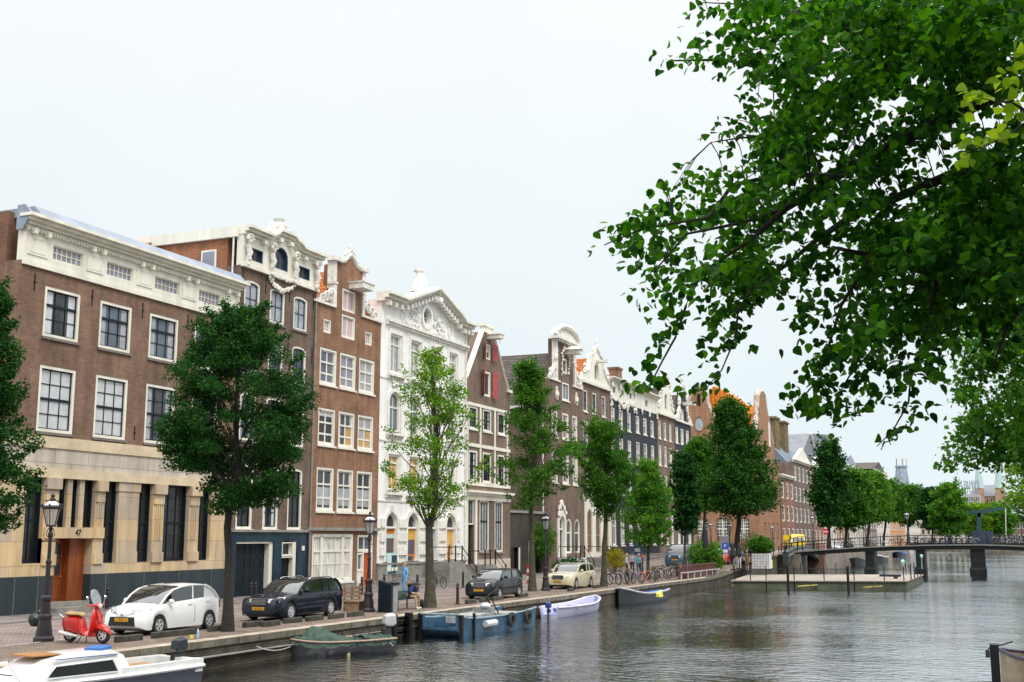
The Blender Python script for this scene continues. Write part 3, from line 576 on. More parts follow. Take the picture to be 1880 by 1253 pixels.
m.build('window_surrounds',wtrim,H)
m=MB().box(XF-.02,XF+.3,63.9,75.9,16.55,16.72); n=34
for k in range(n): yy=64.0+k*11.8/(n-1); m.box(XF,XF+.22,yy-.08,yy+.08,16.38,16.548)
for z in (5.25,9.0,12.95): m.box(XF,XF+.06,63.35,75.9,z-.05,z+.05)
m.build('string_course',wtrim,H)
m=MB(); P4=[(63.2,17.75),(65.6,17.75),(66.3,18.0),(70.1,19.35),(73.6,18.15),(74.4,17.75),(76.2,17.75)]
for a,b in zip(P4[:-1],P4[1:]): rake(m,a,b,.85,.2)
for (a,b),k in zip(zip(P4[:-1],P4[1:]),(3,1,8,8,1,3)):
    for j in range(k): t_=(j+.5)/k; m.box(XF,XF+.55,a[0]+(b[0]-a[0])*t_-.13,a[0]+(b[0]-a[0])*t_+.13,a[1]+(b[1]-a[1])*t_-.25,a[1]+(b[1]-a[1])*t_-.003+.04)
m.build('cornice',wtrim,H)
m=MB(); m.ringX([(69.46+.82*c,17.75+.85*s_) for c,s_ in CS(16)],[(69.46+.6*c,17.75+.62*s_) for c,s_ in CS(16)],XF,XF+.16)
for yy in (66.2,73.2): m.ringX([(yy+.36*c,17.25+.4*s_) for c,s_ in CS(12)],[(yy+.24*c,17.25+.28*s_) for c,s_ in CS(12)],XF,XF+.08); m.ell((XF+.02,yy,17.25),.06,.2,.24)
for s_,c in ((1,67.5),(-1,71.6)):
    for k in range(4): scroll(m,(c+(k%2)*.7*s_,17.05+.28*k),.75,.6,XF+.04,s_,.14)
    crust(m,[(c-1.0,16.95),(c+.9,17.0),(c+.9*s_,18.2)],XF+.02,46,.12,int(c))
m.box(XF,XF+.8,70.0,70.5,18.9,19.2); m.build('pediment_carving',wst,H,smooth=True)
ro=MB().ringX([(69.46+.6*c,17.75+.6*s_) for c,s_ in CS(16)],[(69.46+.5*c,17.75+.5*s_) for c,s_ in CS(16)],XF-.2,XF-.08).build('round_window',white,H); MB().prismX([(69.46+.55*c,17.75+.55*s_) for c,s_ in CS(16)],XF-.25,XF-.2).build('pane',g_blue,ro); MB().box(XF-.2,XF-.17,69.44,69.48,17.2,18.3).box(XF-.2,XF-.168,68.9,70.0,17.73,17.77).build('sash',white,ro)
m=MB(); m.box(XF-.9,XF-.2,68.85,70.3,19.5,20.0); m.lathe([(.62,0),(.6,.2),(.35,.6),(.28,.85),(.3,.95),(.5,1.05),(.5,1.12)],(XF-.55,69.55,20.0),4); m.build('chimney_crest',wst,H)
body(H,63.35,75.95,17.6,wst); groof(H,63.5,75.8,17.55,19.3,t_dk)
MB().box(XF-.3,XF+.08,63.35,75.9,.02,1.4).box(XF-.3,XF+.14,63.35,75.9,1.32,1.44).build('plinth',greyst,H)
org=M('orange_poster',(.55,.17,.02),.6,var=.1); mint=M('mint_poster',(.5,.68,.62),.6,var=.1); lil=M('grey_violet_poster',(.09,.08,.10),.6,var=.15); tea=M('teal_dark_poster_print',(.02,.05,.08),.5,var=.5,scale=6)
mus=M('mustard_poster',(.65,.36,.05),.6,var=.25,scale=5); 
for j,(a,zb) in enumerate(gf):
    b=a+1.4
    w=window(H,a,3.55,b,4.5,fr=.07,pane=g_mid,v=1,h=(),arch=.65,t=.06)
    if j==2: continue
    d=MB().box(XF-.24,XF-.16,a,b,1.5,3.55).build('window_boarding',boards if j==3 else org,H)
    if j==0:
        MB().box(XF-.16,XF-.15,a+.35,b-.02,2.95,3.2).box(XF-.16,XF-.15,a+.02,b-.02,1.5,2.05).build('poster',mint,d); MB().box(XF-.15,XF-.14,a+.02,b-.1,2.05,2.95).build('poster',lil,d)
    if j==1:
        MB().box(XF-.16,XF-.15,a+.02,b-.02,2.85,3.5).build('poster',mus,d); MB().box(XF-.15,XF-.14,a+.02,b-.1,1.95,2.85).build('poster',lil,d); MB().box(XF-.16,XF-.146,a+.02,b-.3,1.5,1.8).build('poster',tea,d)
    if j==3:
        MB().box(XF-.16,XF-.15,a+.1,b-.15,2.9,3.45).box(XF-.16,XF-.15,b-.5,b-.15,2.2,2.9).build('poster',mus,d)
        m=MB(); rr=random.Random(3)
        for k in range(26): m.obox((XF-.145,a+rr.uniform(.1,1.2),1.6+rr.uniform(0,.8)),.01,rr.uniform(.04,.12),rr.uniform(.1,.4),0,0,rr.uniform(-.6,.6))
        m.build('poster_print',M('rust_red_print',(.4,.1,.02),.6),d)
    if j<2:
        for z,tx in ((2.32,'DETAILS'),(2.2,'BUILD CO')): pass
pst=empty('hanging_poster',(XF+.12,65.1,.6),'tall pale mint poster with dark teal prints hanging below the leftmost arched window','poster')
MB().box(XF+.09,XF+.12,64.45,65.75,.75,2.0).build('sheet',mint,pst); MB().box(XF+.12,XF+.125,65.0,65.7,.9,1.9).box(XF+.12,XF+.125,64.5,65.7,.5+.27,.92).build('print',tea,pst)
m=MB(); [m.obox((XF+.13,64.75+k*.42,1.05),.01,.3,.22,0,0,.2) for k in range(3)]; m.build('print_patches',white,pst)
door(H,70.05,1.45,71.2,3.5,M('tan_plywood_door',(.36,.24,.13),.7,var=.1),dp=.2,panels=0,knob=False)
MB().box(XF-.19,XF-.18,70.1,70.5,2.45,2.95).build('door_notice',blackp,H); MB().box(XF-.19,XF-.179,70.12,70.5,1.95,2.4).build('door_notice',white,H)
MB().box(XF-.1,XF+.1,73.3,74.3,.15,1.1).build('basement_opening',g_black,H); MB().box(XF+.1,XF+.12,73.35,73.8,.2,.75).build('basement_board',mus,H)
MB().tube([(XF+.1,75.75,1.4),(XF+.1,75.75,17.6)],.06,6).build('drainpipe',offw,H); MB().tube([(XF-2.2,64.6,18.2),(XF-2.2,64.6,19.2)],.16,8).build('vent_pipe',zinc,H)
# ---------------------------------------------------------------- house 5 spout gable with red shutters
H=house('canal_house','narrow brown spout gable house with red shutters and a white shop front',75.95,84.1)
red=M('faded_red_shutter',(.34,.075,.07),.6,var=.15)
h5=[shp(79.3,16.3,80.3,17.45),shp(79.0,13.45,80.3,15.35)]
c5=[(76.5,78.0),(78.95,80.5),(81.7,83.1)]
for a,b in c5: h5+=[shp(a,10.8,b,12.48),shp(a,7.0,b,9.25)]
h5+= [shp(78.4,1.95,80.1,5.68),shp(81.15,1.9,82.7,5.68),shp(76.25,1.1,77.4,5.68)]
facade(H,[(75.95,-.1),(84.1,-.1),(84.1,14.3),(83.5,14.3),(80.7,18.3),(78.9,18.3),(76.1,14.3),(75.95,14.3)],h5,b_h5)
w=window(H,79.3,16.3,80.3,17.45,pane=g_dark,fr=.1,v=2,h=(.5,)); w=window(H,79.0,13.45,80.3,15.35,pane=g_black,fr=.14,v=1,h=())
for y,z0,z1,ang in ((78.95,16.25,17.5,.5),(80.65,16.25,17.5,-.5),(78.62,13.4,15.4,.6),(80.72,13.4,15.4,-.55)):
    sh=MB().obox((XF+.2,y,(z0+z1)/2),.05,.52,z1-z0,ang); sh.obox((XF+.235,y,(z0+z1)/2),.02,.06,(z1-z0)*.9,ang,0,.5*(1 if ang>0 else -1)); sh.build('shutter',red,H)
for j,(z0,z1) in enumerate(((10.8,12.48),(7.0,9.25))):
    for a,b in c5: window(H,a,z0,b,z1,pane=g_dark if j else g_mid,sm=darkpaint,fr=.15,v=3,h=(.28,.72),tr=.5,sill=white)
m=MB().box(XF,XF+.06,76.1,84.0,12.5,12.72); 
for y in (76.2,78.45,81.1,83.5): m.box(XF,XF+.05,y-.12,y+.12,6.9,12.5)
m.box(XF,XF+.07,76.1,84.0,9.5,9.75); m.box(XF,XF+.07,76.1,84.0,6.7,6.95); m.build('white_banding',cream,H)
m=MB(); rake(m,(76.0,14.3),(78.9,18.3),.14,.07); rake(m,(80.75,18.3),(83.55,14.3),.14,.07); m.box(XF-.3,XF+.2,83.4,84.2,14.2,14.4); m.box(XF-.35,XF+.14,78.85,80.75,18.75,18.95); m.box(XF-.3,XF+.05,78.95,80.65,18.3,18.75)
m.build('gable_coping',cream,H)
MB().box(XF-.1,XF+1.1,79.6,80.3,17.85,18.15).box(XF-.1,XF+1.15,79.5,80.4,18.15,18.22).tube([(XF+.9,79.95,17.85),(XF+.9,79.95,17.5)],.03,5).build('hoist_beam',cream,H)
body(H,75.95,84.05,14.2,b_dk); groof(H,76.0,84.0,14.2,18.5,t_dk); MB().box(XF-3.2,XF-2.6,78.5,79.3,17.5,18.9).build('chimney',b_h5,H)
cornice(H,75.95,84.1,5.85,6.35,.4,cream,steps=3); MB().box(XF,XF+.1,75.98,84.0,5.68,5.86).build('shop_frieze',cream,H)
window(H,78.4,1.95,80.1,5.68,pane=g_pale,sm=darkpaint,fr=.13,v=3,h=(),tr=.6,t=.05,sill=greyst); window(H,81.15,1.9,82.7,5.68,pane=g_pale,sm=darkpaint,fr=.13,v=3,h=(),tr=.6,t=.05,sill=greyst)
window(H,76.25,3.9,77.4,5.68,pane=g_mid,sm=darkpaint,fr=.09,v=1,h=(),t=.05); door(H,76.33,1.1,77.3,3.75,darkpaint,dp=.2,panels=2)
m=MB(); [m.box(XF-.05,XF+.1,y-.16,y+.16,1.1,5.68) for y in (76.08,77.65)]; m.build('shop_pilasters',cream,H)
MB().box(XF,XF+.07,78.0,84.0,.0,1.4).build('plinth',sandgrey,H)
# ---------------------------------------------------------------- alley building between
H=house('alley_building','low sooty brick building with black doorways in the gap beside the tiled side roof',84.15,92.3,'building')
facade(H,[(84.15,-.1),(92.3,-.1),(92.3,4.9),(84.15,4.9)],[shp(84.9,-.05,86.6,2.2),shp(88.6,-.05,91.3,2.7)],b_dk,X=XF-.25); body(H,84.15,92.3,4.85,b_dk,X=XF-.25)
MB().box(XF-.5,XF-.15,84.1,92.3,4.9,5.1).build('coping',greyst,H)
MB().box(XF-.6,XF-.5,84.9,86.6,-.05,2.2).build('dark_doorway',g_black,H); MB().box(XF-.6,XF-.5,88.6,91.3,-.05,2.7).build('dark_doorway',g_black,H); MB().box(XF-.3,XF-.2,86.45,86.6,-.05,2.2).box(XF-.3,XF-.2,88.5,88.68,-.05,2.8).box(XF-.3,XF-.2,88.5,91.3,2.7,2.8).build('door_frame',cream,H)
# ---------------------------------------------------------------- house 7 neck gable with segmental pediment
H=house('canal_house','plum brown neck gable house with rounded white pediment and grey brown tiled side roof',92.3,101.0)
h7=[shp(95.9,17.35,97.15,18.7),shp(95.8,14.95,97.6,16.55)]
c7=[(93.2,94.6),(95.8,97.4),(98.4,99.7)]
for a,b in c7: h7+=[shp(a,11.5,b,13.8),shp(a,7.6,b,10.3)]
h7+=[shp(94.6,1.3,95.9,4.8,.6),shp(96.6,1.6,98.0,4.6,.7),shp(98.7,1.6,100.1,4.6,.7)]
facade(H,[(92.3,-.1),(101.0,-.1),(101.0,16.45),(98.75,16.45),(98.75,20.3),(94.75,20.3),(94.75,16.45),(92.3,16.45)],h7,b_h7)
window(H,95.9,17.35,97.15,18.7,pane=g_mid,fr=.16,v=1,h=()); window(H,95.8,14.95,97.6,16.55,pane=g_pale,sm=navy,fr=.16,v=2,h=(),t=.08,sill=white)
for a,b in c7:
    window(H,a,11.5,b,13.8,pane=g_mid,fr=.16,v=3,h=(.25,.75),tr=.5,sill=white); window(H,a,7.6,b,10.3,pane=g_mid,fr=.16,v=3,h=(.25,.75),tr=.5,sill=white)
for a,b in ((96.6,98.0),(98.7,100.1)): window(H,a,1.6,b,4.6,pane=g_mid,fr=.12,v=1,h=(),tr=.6,arch=.7)
window(H,94.6,3.6,95.9,4.8,pane=g_dark,fr=.1,v=1,h=(),arch=.6); door(H,94.7,1.3,95.8,3.6,darkpaint,dp=.2,fm=white)
m=MB()
pd=[(93.9,20.3)]+[(96.8-2.9*math.cos(math.pi*i/10),20.45+1.1*math.sin(math.pi*i/10)) for i in range(11)]+[(99.7,20.3)]
m.prismX(pd,XF-.35,XF+.12); m.box(XF-.35,XF+.5,93.8,99.8,20.15,20.45)
m.tube([(XF+.2,p[0],p[1]) for p in pd[1:-1]],.22,8); [m.box(XF,XF+.42,y-.08,y+.08,19.98,20.148) for y in np.arange(94.2,99.5,.4)]
for f,c in ((1,93.9),(-1,99.7)):
    crust(m,[(c-f*1.2,16.6),(c-f*.5,17.3),(c+f*.5,17.8),(c+f*.7,20.0)],XF-.05,40,.24,int(c)); m.box(XF-.35,XF+.08,c+f*.55-.2,c+f*.55+.2,16.5,20.15); scroll(m,(c-f*.5,17.0),1.0,.9,XF-.1,f,.25); m.box(XF-.35,XF+.12,c-1.3,c+1.3,16.4,16.55)
crust(m,[(95.6,17.2),(95.6,19.0),(96.5,19.7),(97.4,19.0),(97.4,17.2)],XF+.05,30,.16,4)
for y in (94.4,99.4): crust(m,[(y,15.0),(y,15.85)],XF+.03,8,.22,9); m.box(XF,XF+.05,y-.25,y+.25,14.95,15.9)
crust(m,[(94.3,4.9),(95.25,6.0),(96.2,4.9)],XF+.1,26,.22,14); m.ringX(shp(94.3,1.3,96.2,5.3,.9),shp(94.6,1.3,95.9,4.8,.6),XF,XF+.15)
m.build('gable_ornament',offw,H,smooth=True)
MB().box(XF-.1,XF+1.4,96.6,97.3,19.1,19.5).prismX([(96.4,19.5),(97.5,19.5),(96.95,19.85)],XF-.1,XF+1.5).build('hoist_beam',offw,H)
body(H,92.3,100.95,14.2,b_h7,depth=14); groof(H,92.0,101.2,14.1,19.3,t_dk,depth=14)
MB().box(XF-14,XF-.35,91.9,92.28,13.9,14.12).build('gutter',offw,H); MB().tube([(XF-.4,92.15,0),(XF-.4,92.15,14)],.06,6).build('rain_pipe',offw,H)
# ---------------------------------------------------------------- generic narrow houses
def simple(label,y0,y1,wall,top,cols,rows,attic=None,fm=None,sm=None,panes=(g_mid,g_pale,g_blue),zb=-.2,zg=None,X=XF,depth=11,name='canal_house',roofm=None,ztop=None,v=2,fr=.12,gm=None,tr=.55):
    H=house(name,label,y0,y1,X=X); hs=[shp(a,z0,b,z1) for a,b in cols for z0,z1 in rows]
    facade(H,[(y0,zb),(y1,zb),(y1,top),(y0,top)],hs,wall,X=X)
    rr=random.Random(int(y0*10))
    for a,b in cols:
        for z0,z1 in rows: window(H,a,z0,b,z1,X=X,pane=rr.choice(panes),fm=fm,sm=sm,fr=fr,v=v,h=(),tr=tr,sill=white if y0<200 else None)
    body(H,y0,y1,top-.1,wall,X=X,depth=depth); return H
def thirds(y0,y1,w=1.25,n=3): p=(y1-y0)/n; return [(y0+p*(i+.5)-w/2,y0+p*(i+.5)+w/2) for i in range(n)]
rows8=[(14.5,16.5),(11.2,13.6),(7.6,10.2),(2.0,5.6)]
b_h8=brick('soft_brown_brick',(.245,.16,.12),(.19,.125,.095),(.15,.12,.10),stain=.35)
H=simple('soft brown brick house under a white bell gable with finials and an orange side roof',101.0,109.2,b_h8,17.2,[(101.35,102.5),(103.92,105.1),(106.74,107.84)],rows8[:3],sm=darkpaint)
bell=[(101.1,17.4),(109.1,17.4),(109.0,17.9),(108.4,18.2),(107.6,18.6),(107.2,19.2),(107.0,20.0),(106.2,20.3),(105.2,20.9),(104.2,20.3),(103.4,20.0),(103.2,19.2),(102.8,18.6),(102.0,18.3),(101.3,18.1)]
MB().prismX(bell,XF-.3,XF+.05,[shp(104.6,17.8,105.6,19.3)]).build('bell_gable',cream,H); window(H,104.6,17.8,105.6,19.3,pane=g_dark,fr=.1,v=1,h=())
m=MB(); m.tube([(XF+.05,)+p for p in bell[2:]],.13,6); m.box(XF-.1,XF+.25,101.0,109.2,17.15,17.42); crust(m,[(104.3,20.5),(105.2,21.2),(106.0,20.5)],XF,12,.2,2); m.ell((XF,105.3,21.5),.12,.12,.3)
for y in (101.9,108.8): m.lathe([(.1,0),(.2,.25),(.08,.45),(.18,.65),(.02,.95)],(XF,y,18.2),8)
m.box(XF,XF+1.1,105.0,105.5,19.5,19.75); m.build('gable_trim',offw,H); groof(H,101.5,108.8,17.1,20.0,t_or)
cornice(H,101.0,109.2,6.4,6.9,.3,white); 
m=MB().box(XF,XF+.1,101.3,108.9,1.2,6.4); o_=MB()
H2=H; facw=[(101.8,103.3),(104.2,105.7),(106.6,108.1)]
MB().prismX(shp(101.3,1.0,108.9,6.4),XF,XF+.12,[shp(a,1.5,b,5.6,.75) for a,b in facw]).build('white_ground_floor',white,H)
for a,b in facw: window(H,a,1.5,b,5.6,X=XF+.1,pane=g_mid if a<106 else g_pale,fm=sandst,fr=.12,v=1,h=(.4,),arch=.75,dp=.1)
def attic(H,y0,y1,zb,zt,n,mat,drops=True,X=XF,seed=0):
    w=(y1-y0)/n; hs=[shp(y0+w*(i+.5)-.5,zb+.55,y0+w*(i+.5)+.5,zt-.35) for i in range(n)]
    facade(H,[(y0+.03,zb),(y1-.03,zb),(y1-.03,zt),(y0+.03,zt)],hs,mat,name='attic_wall',X=X+.06,th=.36)
    for i in range(n): c=y0+w*(i+.5); window(H,c-.5,zb+.55,c+.5,zt-.35,X=X+.06,pane=g_dark,fr=.05,v=1,h=())
    m=MB()
    if drops:
        for i in range(n+1): c=y0+.3+(y1-y0-.6)*i/n; crust(m,[(c,zb+.3),(c,zb-.9)],X+.06,9,.2,i+seed); scroll(m,(c,zt-.3),.5,.6,X+.2,1,.25)
        c=(y0+y1)/2; crust(m,[(y0+.5,zb+.1),(c-1,zb-.2),(c,zb-.6),(c+1,zb-.2),(y1-.5,zb+.1)],X+.08,36,.24,seed+3)
    cs=cornice(H,y0,y1,zt,zt+.5,.6,mat,X=X); m.box(X,X+.15,y0,y1,zb-.1,zb+.12)
    m.build('attic_carving',offw,H,smooth=True)
H=simple('black painted brick house with ornate white attic, left of the pair of black houses',109.2,117.5,b_bl,16.6,[(109.52,110.7),(112.12,113.37),(114.96,116.08)],[(13.75,15.68),(10.5,12.8),(7.2,9.6),(2.2,5.6)],panes=(g_mid,g_pale))
attic(H,109.2,117.5,16.6,18.2,3,offw,seed=11); MB().box(XF-9,XF-1,109.4,117,18.7,19.1).build('flat_roof',zinc,H); MB().box(XF-2,XF-1,115,116.5,18.7,20.3).box(XF-2.1,XF-.9,114.9,116.6,20.3,20.5).build('chimney',b_h3,H)
H=simple('black painted brick house with plain white panelled frieze, right of the pair of black houses',117.5,126.1,b_bl,16.5,[(117.9,119.15),(120.6,121.9),(123.38,124.6)],[(13.85,15.64),(10.5,12.89),(7.2,9.6),(2.2,5.6)],panes=(g_mid,g_mid,g_pale))
facade(H,[(117.55,16.5),(126.05,16.5),(126.05,18.0),(117.55,18.0)],[shp(121.2,16.9,122.4,17.7)],cream,name='frieze',X=XF+.07,th=.37); window(H,121.2,16.9,122.4,17.7,X=XF+.07,pane=g_mid,fr=.06,v=2,h=()); cornice(H,117.5,126.1,18.0,18.5,.6,cream)
m=MB(); [crust(m,[(y,16.6),(y,15.9)],XF+.06,7,.16,int(y)) for y in (117.8,120,122.8,125.8)]; m.build('frieze_drops',offw,H)
H=simple('brown brick house with a white ornate neck gable between the black houses',126.1,133.4,b_h8,16.7,[(126.5,127.5),(128.7,129.7),(131.0,132.0)],[(13.9,15.86),(10.9,13.15),(7.4,9.8),(2.2,5.6)],panes=(g_mid,g_pale))
ng=[(126.3,16.8),(133.2,16.8),(133.1,17.4),(132.0,17.9),(131.7,19.0),(131.5,20.6),(130.6,21.4),(129.0,21.4),(128.2,20.6),(128.0,19.0),(127.6,17.9),(126.4,17.4)]
MB().prismX(ng,XF-.3,XF+.05,[shp(129.2,17.4,130.4,19.3,.5)]).build('neck_gable',cream,H); window(H,129.2,17.4,130.4,19.3,pane=g_dark,fr=.1,v=1,h=(),arch=.5)
m=MB(); crust(m,[(126.5,17.6),(127.8,18.2),(128.2,20.6),(129.8,21.7),(131.4,20.6),(131.9,18.2),(133.0,17.6)],XF,60,.3,8); m.box(XF,XF+.3,126.1,133.4,16.6,16.85); m.build('gable_trim',offw,H,smooth=True); groof(H,126.4,133.2,16.6,20,t_dk)
H=simple('black brick neck gable house with hoist beam at the end of the row',133.4,141.2,b_bl,16.6,[(133.8,135.0),(136.15,137.5),(138.65,140.0)],[(13.95,15.8),(10.9,13.1),(7.4,9.8),(2.2,5.6)],panes=(g_white,g_pale,g_white))
MB().prismX([(135.9,16.6),(139.0,16.6),(139.0,20.2),(135.9,20.2)],XF-.3,XF,[shp(136.3,16.8,137.8,18.2)]).build('neck_gable',b_bl,H); window(H,136.3,16.8,137.8,18.2,pane=g_white,fr=.12,v=1,h=())
m=MB(); crust(m,[(133.6,16.8),(134.8,17.0),(135.6,17.9),(135.8,20.2)],XF,30,.3,5); crust(m,[(141,16.8),(140.1,17.0),(139.3,17.9),(139.1,20.2)],XF,30,.3,6); crust(m,[(135.8,20.4),(137.4,21.4),(139,20.4)],XF,20,.3,6); m.box(XF,XF+.25,133.4,141.2,16.5,16.75); m.box(XF,XF+1.4,137.3,138.2,18.7,19.1); m.ell((XF,137.4,22.0),.2,.3,.5); m.build('gable_trim',offw,H,smooth=True); groof(H,133.6,141.0,16.6,20,t_dk)
# ---------------------------------------------------------------- corner building with orange roofs
YC=183.
H=empty('corner_building',(-42,YC,1),'red brick corner building with curved gables and bright orange tiled roofs','building')
b_co=brick('pinkish_red_brick',(.40,.21,.115),(.33,.165,.09),(.24,.17,.12),bw=.3,bh=.1,stain=.15)
def pY(pts,Y): return [(aY(x,y,Y).x,aY(x,y,Y).z) for x,y in pts]
g1=pY([(1235,860),(1248,790),(1256,765),(1264,740),(1268,724),(1274,713),(1283,709),(1292,713),(1299,723),(1300,740),(1306,756),(1320,773),(1334,792),(1342,812),(1342,860)],YC)
MB().prismY(g1,YC,YC+.5).build('curved_gable',b_co,H)
m=MB(); m.tube([(a,YC+.1,b) for a,b in g1[1:-1]],.3,6); cx,cz=pY([(1284,779)],YC)[0]
m.build('gable_coping',M('pale_pink_coping',(.5,.42,.36),.8),H)
ov=MB(); mbx=[(cx+.85*c,cz+1.25*s_) for c,s_ in CS(16)]; inn=[(cx+.68*c,cz+1.05*s_) for c,s_ in CS(16)]
rg=MB().ringX(mbx,inn,YC-.12,YC+.02); rg.v=[(p[1],p[0],p[2]) for p in rg.v]; ovw=rg.build('oval_window',white,H); MB().prismY(inn,YC-.05,YC-.02).build('pane',g_pale,ovw)
a0=pY([(1283,733)],YC)[0]; MB().box(a0[0]-.25,a0[0]+.25,YC-.1,YC,a0[1]-1,a0[1]+.8).build('wall_anchor',blackp,H)
xl=-56; xr=XF
MB().box(xl,xr,YC+.02,YC+17,0,14.5).build('walls',b_co,H)
rp=pY([(1296,806),(1299,722),(1308,709),(1317,711),(1331,722),(1344,735),(1352,752),(1357,775),(1360,806)],YC)
MB().prismY(rp,YC+.55,YC+16).build('curved_roof',t_br,H)
rx=aY(1395,742,190).x; rl=aY(1335,748,190).x; zr=aY(1370,745,190).z; ze=aY(1370,806,YC).z
MB().prismX([(183.2,ze),(197.5,ze),(190.3,zr)],rl-6,rx).build('cross_roof',t_br,H)
gx=XF+.15
g2=[(aX(x,y,gx).y,aX(x,y,gx).z) for x,y in ((1387.5,900),(1388,790),(1391,770),(1393,745),(1393,727),(1396,719),(1401,719),(1405,727),(1408,752),(1414,785),(1421,815),(1424,900))]
MB().prismX(g2,gx-.8,gx).build('canal_gable',b_co,H); MB().tube([(gx-.3,a,b) for a,b in g2[1:-1]],.42,6).build('gable_coping',MATS['pale_pink_coping'],H)
MB().box(XF+.14,XF+.2,191.3,192.6,17.5,21.5).build('gable_slit_window',offw,H)
for px0,px1,py0,py1 in ((1280,1300,954,990),(1317,1338,953,990),(1355.5,1376,953,990)):
    (a,b1),(b,b0)=pY([(px0,py0),(px1,py1)],YC)
    fr=MB().ringX(shp(a-.12,b0-.2,b+.12,b1+.1),shp(a,b0,b,b1),YC-.12,YC+.03); fr.v=[(p[1],p[0],p[2]) for p in fr.v]; fo=fr.build('window',cream,H)
    MB().box(a,b,YC-.05,YC+.01,b0,b1).build('pane',g_dark,fo); s_=MB()
    for k in range(1,6): x=a+(b-a)*k/6; s_.box(x-(.09 if k==3 else .03),x+(.09 if k==3 else .03),YC-.09,YC-.04,b0,b1)
    for k in range(1,6): z=b0+(b1-b0)*k/6; s_.box(a,b,YC-.088,YC-.042,z-(.09 if k==3 else .03),z+(.09 if k==3 else .03))
    s_.build('sash',cream,fo)
for y in (186,189.5,193,196.5) :
    for z in (2.6,7,11): window(H,y,z,y+1.3,z+2.6,X=XF+.02,fr=.15,pane=g_mid,v=2,h=(),tr=.6)
for y,h_,i in ((203,21.7,0),(212,21.5,1)): 
    p0=aX(1413+i*17,770,-40); tag(MB().box(-40.6,-39,p0.y-.0,p0.y+4,15,aX(1413+i*17,769+i*8,-40).z).box(-40.8,-38.8,p0.y-.3,p0.y+4.3,aX(1413+i*17,769+i*8,-40).z,aX(1413+i*17,769+i*8,-40).z+.4).build('chimney_stack',brick('mossy_yellow_brick',(.22,.17,.08),(.17,.13,.06),(.1,.08,.05)),None),['tall mossy brick chimney stack beside the corner building gable','right hand mossy chimney stack behind the slate roof'][i],'chimney')
# ---------------------------------------------------------------- far row
b_fr=brick('bright_red_brick',(.33,.15,.11),(.28,.13,.10),(.22,.15,.12),bw=.3,bh=.1); b_fg=brick('grey_brown_far_brick',(.22,.16,.14),(.18,.13,.12),(.15,.12,.1),bw=.3,bh=.1); b_fp=M('pale_far_plaster',(.58,.54,.48),.8,var=.1)
def zX(x,y): return aX(x,y,XF).z
FR=[('narrow red brick house with grey shop base past the corner building',201,214.6,b_fr,3,zX(1440,872)),
('grey brown house with white gabled attic and tall windows beyond the red house',214.6,236.5,b_fg,5,zX(1465,845)),
('red brick house with white window frames left of the first far tree',236.5,250,b_fr,3,zX(1497,862)),
('pale house with small cornice behind the first far tree',250,268,b_fp,4,zX(1515,866)),
('reddish striped house with arched openings behind the far trees',268,288,b_co,4,zX(1540,880)),
('pale far house with light cornice above the trees',288,318,b_fp,6,zX(1590,868)),
('grey far house under a slate roof beside the small turret',318,352,b_fg,6,zX(1625,890)),
('pale far corner house with ornate roof near the canal end',352,392,b_fp,6,zX(1670,893)),
('orange plastered house at ground level near the canal end',392,450,M('orange_plaster',(.55,.25,.08),.8),6,zX(1700,935)),
('white house at the far left bank end',450,560,b_fp,8,zX(1730,948))]
for i,(lb,a,b,wm,n,top) in enumerate(FR):
    nr=max(2,int((top-1)/3.4)); rows=[(1.5+(top-2)*k/nr+.3,1.5+(top-2)*(k+.72)/nr+.2) for k in range(nr)]
    H=simple(lb,a,b,wm,top-.6,thirds(a,b,(b-a)/n*.5,n),rows,name='far_canal_house',fr=.18,v=1,tr=.5,panes=(g_mid,g_dark))
    cornice(H,a,b,top-.6,top,.5,offw,steps=2)
    if i in (5,7): groof(H,a,b,top,top+3,[zinc,t_dk,zinc][i%3],depth=12)
    if i in (1,2): MB().prismX([(a+2,top),(b-2,top),((a+b)/2,top+2.6)],XF-.5,XF+.1).build('attic_gable',offw,H); MB().add([(XF-1,a,top-.7),(XF-1,b,top-.7),(XF-5,b,top+4),(XF-5,a,top+4),(XF-9,a,top-.7),(XF-9,b,top-.7)],[(0,1,2,3),(3,2,5,4),(0,3,4),(1,5,2)]).build('slate_roof',M('blue_grey_slate',(.13,.16,.2),.6),H)
H=empty('grey_church_roof',(-44,262,15),'steep grey slate roof with white ridge strips rising behind the far houses','roof')
pp_=[aX(x,y,-44) for x,y in ((1470,832),(1487,796),(1521,806),(1524,860))]
MB().add([(-44,pp_[0].y,pp_[0].z-1),(-44,pp_[1].y,pp_[1].z),(-52,pp_[1].y+2,pp_[1].z),(-52,pp_[0].y,pp_[0].z-1),(-44,pp_[2].y+6,pp_[2].z+1.5),(-44,pp_[2].y+18,12),(-52,pp_[2].y+6,pp_[2].z+1),(-44,pp_[0].y,10),(-44,pp_[2].y+18,10)],[(0,1,2,3),(0,1,4,5),(1,4,6,2),(0,5,8,7)]).build('slate_slope',M('grey_slate',(.16,.17,.19),.7,var=.15,scale=.5),H)
MB().tube([(-43.8,pp_[1].y,pp_[1].z),(-43.6,pp_[1].y+20,11)],.35,6).build('ridge_strip',offw,H)
p=aX(1524,830,-44); MB().lathe([(.9,0),(.9,2.8),(1.4,3.0),(1.4,3.5),(.9,3.7),(.9,4.4),(.3,4.8),(.15,7),(0.02,8.5)],(-44,p.y,p.z-3),8).build('turret',MATS['pale_pink_coping'],H)
H=empty('slate_turret',(-40,420,15),'small blue grey turret with balcony above the far houses','tower')
